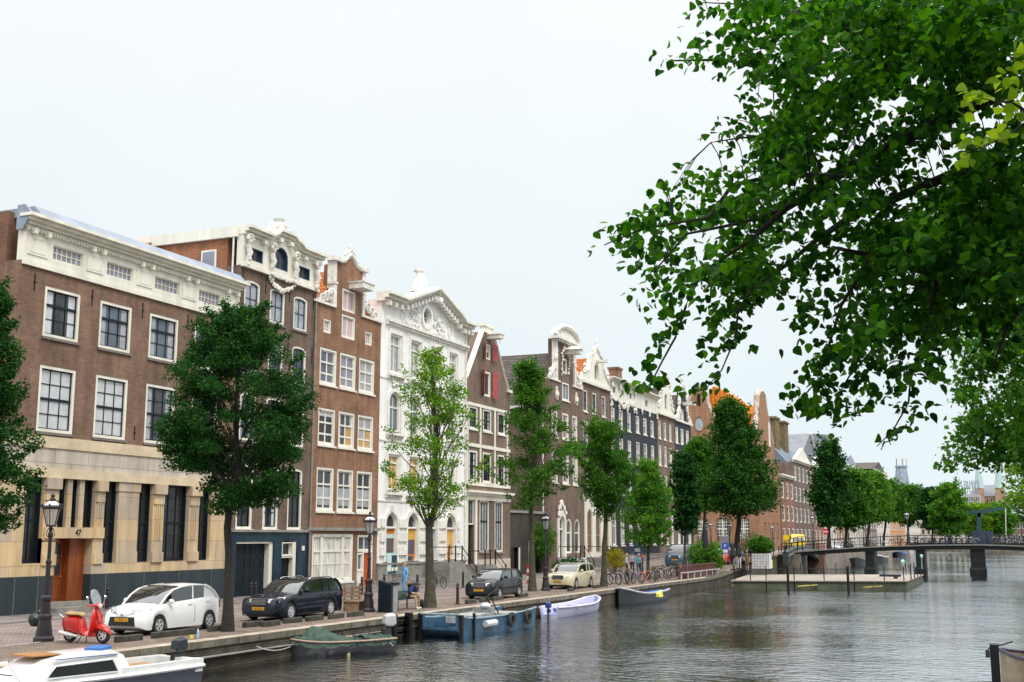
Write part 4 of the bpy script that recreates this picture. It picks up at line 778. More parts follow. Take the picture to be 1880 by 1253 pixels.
p=aX(1656,885,-42); MB().lathe([(3.2,0),(2.6,6),(2.2,9),(2.6,9.2),(2.6,9.8),(2.3,9.9)],(-42,p.y,p.z-3),8).build('turret_body',zinc,H); m=MB(); [m.tube([(-42+2.2*c,p.y+2.2*s_,p.z+6.6),(-42+2.2*c,p.y+2.2*s_,p.z+9.8)],.12,4) for c,s_ in CS(5)]; m.build('balcony_posts',greyst,H)
# far skyline across the end of the canal
YF=460
def fb(name,label,px0,px1,py0,mat,Y=YF,dpt=20,n=6,nr=3,cat='building',roof=None,base=0):
    a=aY(px0,py0,Y); b=aY(px1,py0,Y); H=empty(name,((a.x+b.x)/2,Y,base),label,cat)
    MB().box(a.x,b.x,Y,Y+dpt,base,a.z).build('wall',mat,H)
    w_=(b.x-a.x)/n
    for i in range(n):
        for k in range(nr):
            zz=base+(a.z-base)*(k+.25)/nr; h_=(a.z-base)/nr*.5; xx=a.x+w_*(i+.5)
            fo=MB().box(xx-w_*.3,xx+w_*.3,Y-.15,Y+.02,zz-.2,zz+h_+.2).build('window',offw,H); MB().box(xx-w_*.22,xx+w_*.22,Y-.2,Y-.14,zz,zz+h_).build('pane',g_mid,fo)
    if roof: MB().add([(a.x-.5,Y-.5,a.z),(b.x+.5,Y-.5,a.z),(b.x-2,Y+dpt/2,a.z+roof),(a.x+2,Y+dpt/2,a.z+roof),(b.x+.5,Y+dpt,a.z),(a.x-.5,Y+dpt,a.z)],[(0,1,2,3),(2,4,5,3),(0,3,5),(1,4,2)]).build('roof',M('grey_slate',(.16,.17,.19),.7),H)
    return H
fb('far_house','low brown house row with white windows left of the drawbridge mast',1770,1835,962,b_fg,Y=395,n=8,nr=2,roof=3)
fb('far_house','long pale house with white framed windows at the right end of the canal',1836,1990,950,b_fg,Y=400,n=16,nr=2,roof=3)
fb('far_house','white far house row behind the big light green tree',1690,1769,968,b_fp,Y=420,n=8,nr=2,roof=3)
H=fb('museum_building','distant brick museum block with orange gables between two green roofed towers',1782,1850,912,M('far_orange_brown_brick',(.34,.22,.15),.85,var=.3,scale=.3),Y=640,n=10,nr=3,roof=6,base=10)
for i,(px,lb) in enumerate(((1799,'left hand distant tower with a pale green copper spire'),(1836,'right hand distant tower with a pale green copper spire'))):
    a=aY(px,912,640); top=aY(px,874,640).z; r_=4.2
    r_=2.2; T=empty('museum_tower',(a.x,638,10),lb,'tower','pair of green spired towers'); MB().box(a.x-r_,a.x+r_,636,640,10,a.z+4).build('tower_wall',MATS['far_orange_brown_brick'],T); MB().lathe([(r_*1.2,0),(r_*1.0,2),(r_*.5,9),(r_*.12,top-a.z-4),(.05,top-a.z+1)],(a.x,638,a.z+4),8).build('copper_spire',M('pale_copper_green',(.36,.48,.47),.7),T)
H=fb('cinema_building','grey office block carrying a reversed rooftop sign frame',1766,1798,908,M('grey_far_concrete',(.33,.33,.36),.8),Y=540,n=8,nr=4,base=5)
sg=empty('rooftop_sign',(aY(1780,905,540).x,541,aY(1780,905,540).z),'large CINEAC rooftop letters seen from behind','sign')
sp_=aY(1774.5,892,541); grs=M('grey_sign_steel',(.25,.28,.33),.5)
rot=Matrix(((-1,0,0),(0,0,1),(0,1,0))).to_quaternion()
textobj('letters','CINEAC',4.9,grs,(sp_.x,541,sp_.z),rot,sg,ext=.2,sx=.62)
m=MB(); x0=aY(1756,900,541).x; x1=aY(1796,900,541).x
for k in range(9): x=x0+(x1-x0)*k/8; m.tube([(x,541.6,sp_.z-5.5),(x,541.6,sp_.z+2.4)],.12,4)
for z in (-2.6,-5.4): m.tube([(x0,541.6,sp_.z+z),(x1,541.6,sp_.z+z)],.14,4)
m.build('sign_frame',grs,sg)
# ================================================================ TREES
bark=M('mossy_bark',(.055,.05,.032),.9,var=.5,scale=5,bump=.6,bscale=20)
barkd=M('dark_bark',(.022,.018,.015),.9,var=.4,scale=6,bump=.6,bscale=20)
LV=dict(deep=leafmat('deep_green_leaves',(.006,.038,.011),(.042,.135,.022),.32),mid=leafmat('mid_green_leaves',(.014,.075,.010),(.10,.24,.026),.4),
 lite=leafmat('yellow_green_leaves',(.05,.15,.012),(.20,.33,.03),.45),fresh=leafmat('fresh_green_leaves',(.03,.13,.016),(.14,.30,.035),.42),
 rich=leafmat('rich_green_leaves',(.008,.05,.012),(.06,.175,.024),.36),bank=leafmat('bank_tree_leaves',(.02,.10,.012),(.12,.29,.03),.4),near=leafmat('near_lime_leaves',(.004,.040,.004),(.075,.25,.012),.42,.55),bright=leafmat('bright_near_leaves',(.20,.36,.02),(.42,.58,.06),.55,.4))
def leaves(name,pos,size,mat,parent,nrm=None,droop=.5,shape=0):
    # pos (n,3) world positions; each leaf is its own small folded blade
    n=len(pos); pos=np.asarray(pos,float)
    d=rng.normal(size=(n,3)); d[:,2]=d[:,2]*.6-droop; d/=np.linalg.norm(d,axis=1)[:,None]
    q=rng.normal(size=(n,3)); q[:,2]+=.9; s=np.cross(d,q); s/=np.linalg.norm(s,axis=1)[:,None]; u=np.cross(s,d)
    sz=(size*rng.uniform(.65,1.25,n))[:,None]
    if shape==0:
        vs=np.stack([pos,pos+sz*(.55*d+.42*s+.10*u),pos+sz*(1.1*d-.05*u),pos+sz*(.5*d-.42*s+.10*u)],1); k=4
        faces=np.array([[0,1,2],[0,2,3]])
    else:
        prof=[(0,.0,0),(.10,.30,.06),(.38,.46,.10),(.72,.30,.06),(1.08,0,-.12),(.72,-.30,.06),(.38,-.46,.10),(.10,-.30,.06),(.42,0,-.02)]
        vs=np.stack([pos+sz*(a*d+b*s+c*u) for a,b,c in prof],1); k=9
        faces=np.array([[0,1,8],[1,2,8],[2,3,8],[3,4,8],[4,5,8],[5,6,8],[6,7,8],[7,0,8]])
    V=vs.reshape(-1,3)-np.array(total(parent)); F=(np.arange(n)[:,None,None]*k+faces[None]).reshape(-1,3)
    me=bpy.data.meshes.new(name); me.vertices.add(len(V)); me.vertices.foreach_set('co',V.ravel().astype(np.float32)); me.loops.add(F.size); me.loops.foreach_set('vertex_index',F.ravel().astype(np.int32))
    me.polygons.add(len(F)); me.polygons.foreach_set('loop_start',np.arange(len(F),dtype=np.int32)*3); me.polygons.foreach_set('loop_total',np.full(len(F),3,np.int32)); me.materials.append(mat)
    if shape: me.polygons.foreach_set('use_smooth',np.ones(len(F),bool))
    me.update(calc_edges=True); me.validate(); o=bpy.data.objects.new(name,me); COL.objects.link(o); o.parent=parent; return o
def limb(m,a,b,r0,r1,wob=.12,n=5,seed=0,seg=7):
    rr=random.Random(seed); a=Vector(a); b=Vector(b); L_=(b-a).length; pts=[];rs=[]
    for i in range(n+1):
        t=i/n; w=wob*L_*math.sin(math.pi*t)*.5
        pts.append(a.lerp(b,t)+Vector((rr.uniform(-w,w),rr.uniform(-w,w),rr.uniform(-w,w)*.4+L_*.05*math.sin(math.pi*t)))); rs.append(r0*(1-t)+r1*t)
    m.tube(pts,rs,seg,cap=True); return pts
def tree(label,base,prof,nclump,nleaf,lsize,mat,tr=.17,fork=None,barkm=None,seed=0,lean=0,group='trees along the canal',clr=.42,depth=1.,name='canal_tree',spread=1.,bark_top=True,hollow=.55):
    """prof: list of (z, xoffset, radius) along the crown; world units, offsets along picture-right"""
    rr=np.random.default_rng(seed+100); r_=random.Random(seed)
    T=empty(name,base,label,'tree',group); bx,by,bz=base; barkm=barkm or bark
    zs=[p[0] for p in prof]; zlo,zhi=min(zs),max(zs)
    def at(z): return np.interp(z,zs,[p[1] for p in prof]),np.interp(z,zs,[p[2] for p in prof])
    zf=fork or zlo+ (zhi-zlo)*.12
    tm=MB(); ztop=zlo+(zhi-zlo)*.9; xo,_=at(ztop)
    pts=[];rs=[]
    for i in range(13):
        t=i/12; z=bz-.1+(ztop-bz+.1)*t; o=at(max(z,zlo))[0]*min(1,max(0,(z-bz)/(zf-bz+.01)))**1.3 if z<zf else at(z)[0]
        o=o*.8; pts.append((bx+o*math.cos(PSI)+r_.uniform(-.03,.03),by+o*math.sin(PSI)+r_.uniform(-.03,.03),z)); rs.append((tr*(1.55 if i==0 else (1.15 if i==1 else 1)))*(1-.85*t)+.015)
    tm.tube(pts,rs,10); tm.build('trunk',barkm,T,smooth=True)
    lm=MB(); cl=[]
    for i in range(nclump):
        z=zlo+(zhi-zlo)*rr.beta(1.3,1.25); o,rad=at(z); a=rr.uniform(0,2*math.pi); k=rr.uniform(hollow**2,1)**.5; rad=max(.05,(rad-clr*.6)*(1+.2*math.sin(3*a+z*2.3+seed)*math.sin(z*1.7+seed*2+a)))
        dx=rad*k*math.cos(a); dy=rad*k*math.sin(a)*depth
        px_=o+dx; cl.append((bx+px_*math.cos(PSI)-dy*math.sin(PSI),by+px_*math.sin(PSI)+dy*math.cos(PSI),z,rad,k))
    cl=np.array(cl)
    nb=min(nclump,46)
    for i in range(nb):
        c=cl[i]; zb=max(zf-.2,c[2]-(zhi-zlo)*.28-.3*c[3]); zb=min(zb,ztop-.2); t=(zb-bz+.1)/(ztop-bz+.1)*12; j=min(11,max(0,int(t))); f=t-j; A=Vector(pts[j]).lerp(Vector(pts[j+1]),f)
        limb(lm,A,(c[0],c[1],c[2]),max(.02,tr*.32*(1-t/14)),.012,.16,4,seed*50+i,5)
    lm.build('branches',barkm,T)
    nleaf=int(nleaf*1.55); lsize*=.98
    P=[]
    sz=rr.uniform(.55,1.35,nclump); w=sz**2; w/=w.sum()
    for i in range(nclump):
        m_=max(4,int(nleaf*w[i])); g=rr.normal(size=(m_,3)); g/=np.linalg.norm(g,axis=1)[:,None]; g*=(rr.uniform(0,1,m_)**.45)[:,None]
        g*=clr*sz[i]*np.array([1.15,1.15,.62])*spread; g[:,2]-=.25*(g[:,0]**2+g[:,1]**2)/max(clr,.1); P.append(cl[i,:3]+g)
    # upright leafy shoots that break the outline
    ns=int(nclump*.55)
    for i in range(ns):
        z=zlo+(zhi-zlo)*rr.uniform(.05,.98); o,rad=at(z); a=rr.uniform(0,2*math.pi); dx=rad*math.cos(a)*.82; dy=rad*math.sin(a)*depth*.82; px_=o+dx
        st=np.array([bx+px_*math.cos(PSI)-dy*math.sin(PSI),by+px_*math.sin(PSI)+dy*math.cos(PSI),z-.1*clr]); dv=np.array([math.cos(a+PSI),math.sin(a+PSI),rr.uniform(.1,1.5)]); dv/=np.linalg.norm(dv)
        L_=clr*rr.uniform(.6,1.5); k=int(nleaf/nclump*.28)+4; t=rr.uniform(0,1,k)[:,None]; P.append(st+dv*t*L_+rr.normal(size=(k,3))*clr*.13)
    P=np.concatenate(P); leaves('crown',P,lsize,mat,T); return T
def profpx(rows,base,Y=None):
    # rows: (ypx, xl, xr) silhouettes measured at the tree's own distance
    d=math.hypot(base[0],base[1]); out=[]
    for y,xl,xr in rows:
        a=aD(xl,y,d); b=aD(xr,y,d); c=(a+b)/2; off=(Vector((c.x-base[0],c.y-base[1],0))).dot(_rt); out.append((c.z,off,(a-b).length/2))
    return sorted(out)
bT1=G(418,1160)
tree('big dark round tree with slim trunk behind the white car',tuple(bT1),profpx([(560,408,452),(600,375,500),(650,335,545),(700,300,572),(760,270,580),(820,285,582),(860,300,572),(900,350,540),(925,380,450)],bT1),120,44000,.086,LV['deep'],.155,fork=aD(420,900,math.hypot(bT1.x,bT1.y)).z,barkm=barkd,seed=1,hollow=.3,clr=.55)
bT0=Vector((-26.4,23.2,0)); 
tree('dark leafy tree cut off by the left picture edge',tuple(bT0),profpx([(520,-60,10),(600,-110,28),(700,-150,38),(780,-160,62),(850,-150,85),(920,-150,78),(970,-120,30)],bT0),150,36000,.084,LV['deep'],.16,barkm=barkd,seed=2,hollow=.3,clr=.45)
bT3=G(790,1116)
T=tree('sparse yellow green tree on the quay beside the bench, branches showing',tuple(bT3),profpx([(640,775,800),(690,740,850),(740,725,870),(800,705,900),(840,695,905),(880,705,890),(920,740,870),(960,745,830)],bT3),62,5600,.115,LV['lite'],.2,fork=aD(785,965,math.hypot(bT3.x,bT3.y)).z,seed=3,clr=.55,hollow=.1,spread=1.0)
bT4=G(978,1086)
tree('narrow green tree with yellowish tip next to the beige car',tuple(bT4),profpx([(662,960,975),(700,945,1000),(740,930,1025),(790,915,1050),(850,905,1065),(890,905,1045),(930,935,1010)],bT4),84,11500,.125,LV['mid'],.17,seed=4,clr=.6,hollow=.2)
bT5=G(1108,1078)
tree('leafy mid green tree just right of the beige car',tuple(bT5),profpx([(762,1092,1112),(800,1065,1140),(850,1060,1170),(880,1065,1172),(910,1075,1160),(945,1090,1140)],bT5),84,11500,.135,LV['mid'],.17,seed=5,clr=.65,hollow=.2)
bT6=G(1190,1064)
tree('small green tree behind the parked bicycles',tuple(bT6),profpx([(848,1180,1198),(880,1165,1215),(920,1150,1232),(960,1140,1240),(985,1150,1232),(1000,1170,1215)],bT6),84,10500,.15,LV['fresh'],.12,seed=6,clr=.65,hollow=.2)
bT7=G(1257,1062)
tree('slender dark green tree beside the second bicycle rack',tuple(bT7),profpx([(830,1246,1262),(870,1238,1275),(920,1238,1284),(955,1242,1282),(980,1250,1272)],bT7),80,7500,.2,LV['deep'],.10,seed=7,clr=.6,hollow=.2)
bT8=G(1352,1035)
tree('largest dark green tree in front of the orange roofed building',tuple(bT8),profpx([(738,1334,1344),(762,1324,1360),(790,1319,1380),(830,1306,1400),(870,1296,1422),(900,1292,1434),(922,1304,1432),(940,1330,1400)],bT8),170,26000,.22,LV['rich'],.26,barkm=barkd,seed=8,clr=1.15,hollow=.25)
bT9=G(1290,1022)
tree('green tree left of and behind the largest dark tree',tuple(bT9),profpx([(806,1274,1288),(840,1264,1315),(880,1262,1345),(915,1268,1335),(930,1280,1320)],bT9),100,15000,.23,LV['mid'],.2,seed=9,clr=1.1,hollow=.3)
def FP(px,X=-24.8,Y=None):
    p=aX(px,985,X) if Y is None else aY(px,985,Y)
    return Vector((p.x,p.y,gz(p.y)))
def farT(lb,px,py,rows,mat,seed,nl=6500,ls=.45,cl=1.6,n=80,tr=.28,gr='trees beyond the footbridge'):
    b=FP(px,-24.8,None if px<1690 else {1710:305,1742:300,1785:345,1832:350}[px]); return tree(lb,tuple(b),profpx(rows,b),n,nl,ls,LV[mat],tr,barkm=barkd,seed=seed,clr=cl,hollow=.25,group=gr)
farT('pointed dark green tree left of the row beyond the footbridge',1521,1009,[(806,1518,1526),(830,1507,1540),(870,1496,1554),(910,1486,1558),(940,1500,1550),(955,1510,1535)],'deep',10,9000,.4,1.3,120)
farT('first rounded tree behind the no entry sign',1551,1006,[(866,1555,1575),(890,1545,1598),(920,1530,1605),(945,1528,1600),(960,1540,1580)],'mid',11,nl=7000)
farT('second rounded tree behind the footbridge railing',1590,1004,[(868,1590,1612),(890,1578,1630),(925,1570,1640),(950,1575,1635)],'fresh',12)
farT('third tree behind the footbridge with a lamp before it',1620,1001,[(885,1620,1640),(910,1608,1655),(940,1602,1665),(955,1610,1655)],'mid',13,ls=.5)
farT('fourth tree in the far row by the pale house',1665,998,[(892,1660,1682),(915,1645,1700),(940,1640,1705),(958,1650,1695)],'mid',14,ls=.55,cl=1.9)
farT('fifth darker tree at the end of the far row',1710,995,[(900,1700,1720),(920,1690,1735),(945,1685,1740),(962,1695,1735)],'deep',15,ls=.6,cl=2.0)
farT('wide light green tree standing taller left of the drawbridge',1742,994,[(889,1735,1750),(905,1718,1762),(930,1704,1770),(955,1710,1774),(975,1722,1764)],'fresh',16,12000,.55,1.7,110,.4)
farT('low yellow green tree right of the light green tree',1785,993,[(925,1780,1795),(940,1768,1812),(960,1765,1818),(975,1775,1812)],'lite',17,5500,.65,2.0,70)
farT('low tree right of the drawbridge mast',1832,993,[(930,1820,1845),(945,1808,1862),(960,1808,1865),(975,1818,1855)],'fresh',18,6500,.65,2.2,80)
# right bank trees
tree('broad bright green tree reaching in from the right bank',(4.9,31.,.3),[(4.2,-.3,3.0),(5.0,-.3,5.4),(6.2,-.3,6.5),(7.6,-.3,6.2),(9,-.4,5.6),(11,.2,4.2),(12.5,.5,1.4)],440,90000,.145,LV['bank'],.25,seed=20,clr=.75,hollow=.35,group='trees on the right bank')
tree('yellow green tree far along the right bank',(5.4,85.,.3),[(4,0,3),(6,0,6),(9,0,6),(12,0,4),(14,0,1)],110,9000,.26,LV['lite'],.25,seed=21,clr=1.2,hollow=.3,group='trees on the right bank')
tree('green tree behind the right bank tree tips',(6.,150.,.3),[(4,0,4),(7,0,7),(10,0,7),(14,0,4),(16,0,1)],110,9000,.36,LV['mid'],.25,seed=22,clr=1.6,hollow=.3,group='trees on the right bank')
# ---------------------------------------------------------------- overhanging foreground tree
MASK='00000005426899889999999998899999 00000002257776999898999989999998 00000000244786999789999999999999 00000014555788898459999999999988 00001566665678798899999999999937 00000000041488986779999886999989 00000000000465797879998788799886 00000000000552798998843789988844 00000000000555898598534879975354 00000000034689997888734699864388 00000000346679997745878895466779 00000000022158996468786433466988 00000022222278984688997422479988 00000156544689864645855855889999 00001433568888888886774688999989 00014565789878877846987688899899 00378778756688558566876898999999 26786462155889216447899999999999 21577744666985257668999999999989 00167765689984678558999997998948 00007876899997663658966679998889 00104556337998243547886899977998 00214765447761164367887899977888 00003641676100364666887899986888 00000510577400052678888899685888 00002500675300124689873677402877 00002100200000005876882566102742 00025400340000037644646776004400 00255025520000056754655741000000 00000002000000476545630220000000 00000000000000544564304550000000 00000000000000000310005400000000 00000000000000000000041000000000'.split()
NL={0:0,1:.9,2:2.0,3:3.4,4:5.0,5:7.2,6:10,7:15,8:28,9:66}
FT=empty('overhanging_lime_tree',(3.6,7.6,.3),'dark leafy tree whose drooping branches fill the upper right of the view','tree')
def FD(px,py,d): return aD(px,py,d)
tm=MB(); tm.tube([(3.6,7.6,.2),(3.5,7.5,2),(3.3,7.6,4),(3.1,7.8,6),(3.1,8,8.5)],[.34,.27,.24,.2,.1],12); tm.build('trunk',barkd,FT,smooth=True)
BR=[([(1885,150),(1760,205),(1635,270),(1535,325),(1440,385),(1380,440)],8.0,.062,.016),([(1890,330),(1800,300),(1690,345),(1560,400),(1500,440),(1440,490)],8.6,.05,.014),([(1900,470),(1800,470),(1700,500),(1600,470),(1530,455)],8.3,.05,.012),
([(1890,20),(1760,60),(1640,90),(1540,120),(1420,130),(1330,110),(1230,112)],8.8,.05,.006),([(1535,325),(1440,320),(1345,340),(1300,400),(1180,420),(1110,450)],7.6,.02,.004),([(1440,385),(1360,410),(1260,430),(1200,500)],7.8,.016,.005),([(1380,440),(1290,500),(1265,545),(1240,620),(1215,665),(1190,715),(1160,715)],7.7,.013,.003),
([(1440,490),(1380,530),(1355,570),(1350,620),(1325,680),(1290,720)],8.0,.012,.003),([(1600,470),(1545,560),(1520,640),(1500,700),(1460,745)],8.2,.014,.004),([(1700,500),(1640,600),(1560,690),(1530,740)],8.4,.014,.003),([(1720,500),(1700,620),(1672,690),(1668,740),(1640,790),(1610,820)],8.1,.012,.003),([(1880,560),(1850,600),(1820,680)],8.0,.02,.004),([(1640,90),(1520,40),(1400,10),(1290,5)],8.6,.02,.004),([(1440,320),(1400,250),(1350,255),(1305,262)],7.9,.012,.003)]
lm=MB(); BP=[]
for k,(pl,d,r0,r1) in enumerate(BR):
    pts=[]; 
    for i in range(len(pl)-1):
        for j in range(4): t=j/4; pts.append(FD(pl[i][0]*(1-t)+pl[i+1][0]*t,pl[i][1]*(1-t)+pl[i+1][1]*t,d+.15*math.sin(k*3+i+t)))
    pts.append(FD(pl[-1][0],pl[-1][1],d)); BP+=pts
    if pl[0][0]>=1878: pts=[Vector((3.2,7.8,pts[0].z+ (-.9 if k<4 else -.4)))]+pts
    n=len(pts); lm.tube(pts,[r0*(1-i/(n-1))+r1*i/(n-1) for i in range(n)],7)
BPn=np.array([tuple(p) for p in BP]); P=[]; PB=[]
for rI,row in enumerate(MASK):
    for cI,ch in enumerate(row[:32]):
        n=NL[int(ch)]; n=int(n)+(rng.random()<n-int(n)); dense=int(ch)>=8
        q=0
        while q<n:
            k=int(min(n-q+1,rng.integers(4,9))); cx=1080+25*cI+rng.uniform(0,25)+4; cy=25*rI+rng.uniform(0,25)-9
            base=8.0+.5*math.sin(cI*.9+rI*.5)+.4*math.sin(rI*.7-cI*.3); d=base+(rng.uniform(-.8,1.8) if dense else rng.uniform(-.35,.35))
            for e in range(k): u=rng.normal()*(16 if dense else 9.5); w=rng.normal()*(5 if dense else 4.5); P.append(FD(cx-.88*u+.47*w,cy+.47*u+.88*w,d+rng.normal()*.06))
            q+=k
# canopy continues outside the frame, with unseen leaves added to block skylight
for q in range(15000):
    px=rng.uniform(1500,2600); py=rng.uniform(-1500,560)
    if px<1880 and py>-15: continue
    if px<1900 and px<1250+(-py)*.1: continue
    P.append(FD(px,py,rng.uniform(7,11.5)))
P=np.array([tuple(p) for p in P]); Q=[]
for q in range(60000):  # unseen leaf mass over and beside the camera, added to darken the crown
    if q%5<3: x=rng.uniform(-.3,9); y=rng.uniform(-10,6); z=rng.uniform(6.3,9.5)
    else: x=rng.uniform(1.6,6.5); y=rng.uniform(-4,8.5); z=rng.uniform(3.4,8.5)
    if y>0:
        dpt=x*_fw.x+y*_fw.y+(z-EYE)*_fw.z; u_=CXP+FPX*(x*_rt.x+y*_rt.y)/dpt if dpt>.1 else 9999; v_=CYP-FPX*(x*_up.x+y*_up.y+(z-EYE)*_up.z)/dpt if dpt>.1 else -9999
        if -300<u_<1935 and v_>-60: continue
    Q.append((x,y,z))
pick=rng.random(len(P))<.10
for p in P[pick][:1200]:
    dd=np.linalg.norm(BPn-p,axis=1); j=int(dd.argmin())
    if .08<dd[j]<.42: a=Vector(BPn[j]); b=Vector(p); mid=(a+b)/2+Vector((0,0,.04)); lm.tube([a,mid,b],[.005,.0035,.002],4,cap=False)
lm.build('branches',barkd,FT); leaves('crown',P,.060,LV['near'],FT,shape=1,droop=.75); leaves('unseen_shade_leaves',Q,.2,LV['near'],FT,shape=0,droop=.6)
P=[]
for x,y,rx,ry,n in ((1870,110,28,25,16),(1845,150,40,14,12),(1800,170,40,10,14),(1775,200,22,14,10),(1860,210,30,25,10),(1850,250,35,10,8),(1790,262,25,12,12),(1765,290,14,12,8),(1875,175,18,14,6)):
    for q in range(n): P.append(FD(x+rng.normal()*rx*.5,y+rng.normal()*ry*.5,5.2+rng.uniform(-.15,.15)))
leaves('bright_leaf_spray',[tuple(p) for p in P],.05,LV['bright'],FT,shape=1,droop=.5)
lm=MB().tube([FD(1900,215,5.3),FD(1860,190,5.2),FD(1800,180,5.2),FD(1775,205,5.2)],[.008,.006,.004,.002],5).tube([FD(1900,215,5.3),FD(1850,250,5.2),FD(1770,285,5.2)],[.007,.005,.002],5); lm.build('spray_twigs',barkd,FT)
# shrubs
def shrub(label,c,rx,ry,rz,n,ls,mat,seed=0,cat='shrub',name='shrub'):
    T=empty(name,c,label,cat); rr=np.random.default_rng(seed); g=rr.normal(size=(n,3)); g/=np.linalg.norm(g,axis=1)[:,None]; g*=(rr.uniform(0.1,1,n)**.4)[:,None]*np.array([rx,ry,rz]); g[:,2]+=rz
    g+=.12*np.sin(g[:,[1,2,0]]*7)*np.array([rx,ry,rz]); m=MB(); 
    for k in range(7): a=k*.9; m.tube([(c[0],c[1],c[2]-.05),(c[0]+rx*.5*math.cos(a),c[1]+ry*.5*math.sin(a),c[2]+rz*1.2)],[.03,.01],5)
    m.build('stems',bark,T); leaves('foliage',g+np.array(tuple(c)),ls,mat,T); return T
# ================================================================ VEHICLES
tyre=M('black_rubber',(.012,.012,.013),.75,var=.2); rimm=M('silver_alloy',(.62,.63,.65),.4,metal=.25,var=.1); plast=M('dark_plastic',(.018,.018,.02),.5)
cglass=M('car_glass',(.006,.008,.009),.06,coat=1,var=.2,spec=.5); cglass.node_tree.nodes['Principled BSDF'].inputs['Coat IOR'].default_value=1.75; lampg=M('headlight_glass',(.62,.65,.68),.12,coat=1,var=.25,scale=12); tailm=M('red_tail_light',(.35,.01,.01),.2,coat=1); platem=M('yellow_number_plate',(.75,.38,.02),.5,var=.05); chrome=M('chrome',(.7,.7,.72),.15,metal=1,var=.05)
def cpaint(name,col): return M(name,col,.4,coat=1 if max(col)>.2 else .65,var=.04,scale=.5,spec=.4 if max(col)>.2 else .04)
def wheel(root,x,y,r,w,side,rim=rimm,spokes=5,yc=0):
    # axle along local y; side=+1 outer face toward +y
    def rot(m): m.v=[(x+a,y+c*side,r+b) for a,b,c in m.v]
    m=MB(); n=20
    prof=[(r*.62,0),(r*.66,w*.04),(r*.93,w*.02),(r,-w*.15),(r,-w*.85),(r*.9,-w),(r*.5,-w)]
    vs=[];fs=[]
    for q,z in prof:
        for a,b in CS(n): vs.append((q*a,q*b,z))
    for i in range(len(prof)-1):
        for j in range(n): fs.append((i*n+j,i*n+(j+1)%n,(i+1)*n+(j+1)%n,(i+1)*n+j))
    m.add(vs,fs); rot(m); W_=m.build('wheel',tyre,root,smooth=True)
    m=MB(); m.add([(r*.64*a,r*.64*b,-w*.25) for a,b in CS(n)],[tuple(range(n))]); rot(m); m.build('brake_disc',M('brake_grey',(.07,.07,.075),.5,metal=.3),W_)
    m=MB(); ro=[(r*.64*a,r*.64*b) for a,b in CS(n)]; ri=[(r*.55*a,r*.55*b) for a,b in CS(n)]
    nn=len(ro); m.add([(a,b,-w*.02) for a,b in ro]+[(a,b,.0) for a,b in ri]+[(a,b,-w*.2) for a,b in ri],[(i,(i+1)%nn,nn+(i+1)%nn,nn+i) for i in range(nn)]+[(nn+i,nn+(i+1)%nn,2*nn+(i+1)%nn,2*nn+i) for i in range(nn)])
    for k in range(spokes):
        a=2*math.pi*k/spokes+.3; c,s_=math.cos(a),math.sin(a); q=r*.15; q2=r*.08
        for o_ in ((-.12,.12) if spokes<7 else (0,)):
            c2,s2=math.cos(a+o_),math.sin(a+o_)
            m.add([(c2*r*.12-s_*q2,s2*r*.12+c*q2,-.01),(c2*r*.12+s_*q2,s2*r*.12-c*q2,-.01),(c2*r*.57+s_*q*.6,s2*r*.57-c*q*.6,-.012),(c2*r*.57-s_*q*.6,s2*r*.57+c*q*.6,-.012)],[(0,1,2,3)])
    m.add([(r*.15*a,r*.15*b,.004) for a,b in CS(8)],[tuple(range(8))]); rot(m); m.build('rim',rim,W_); return W_
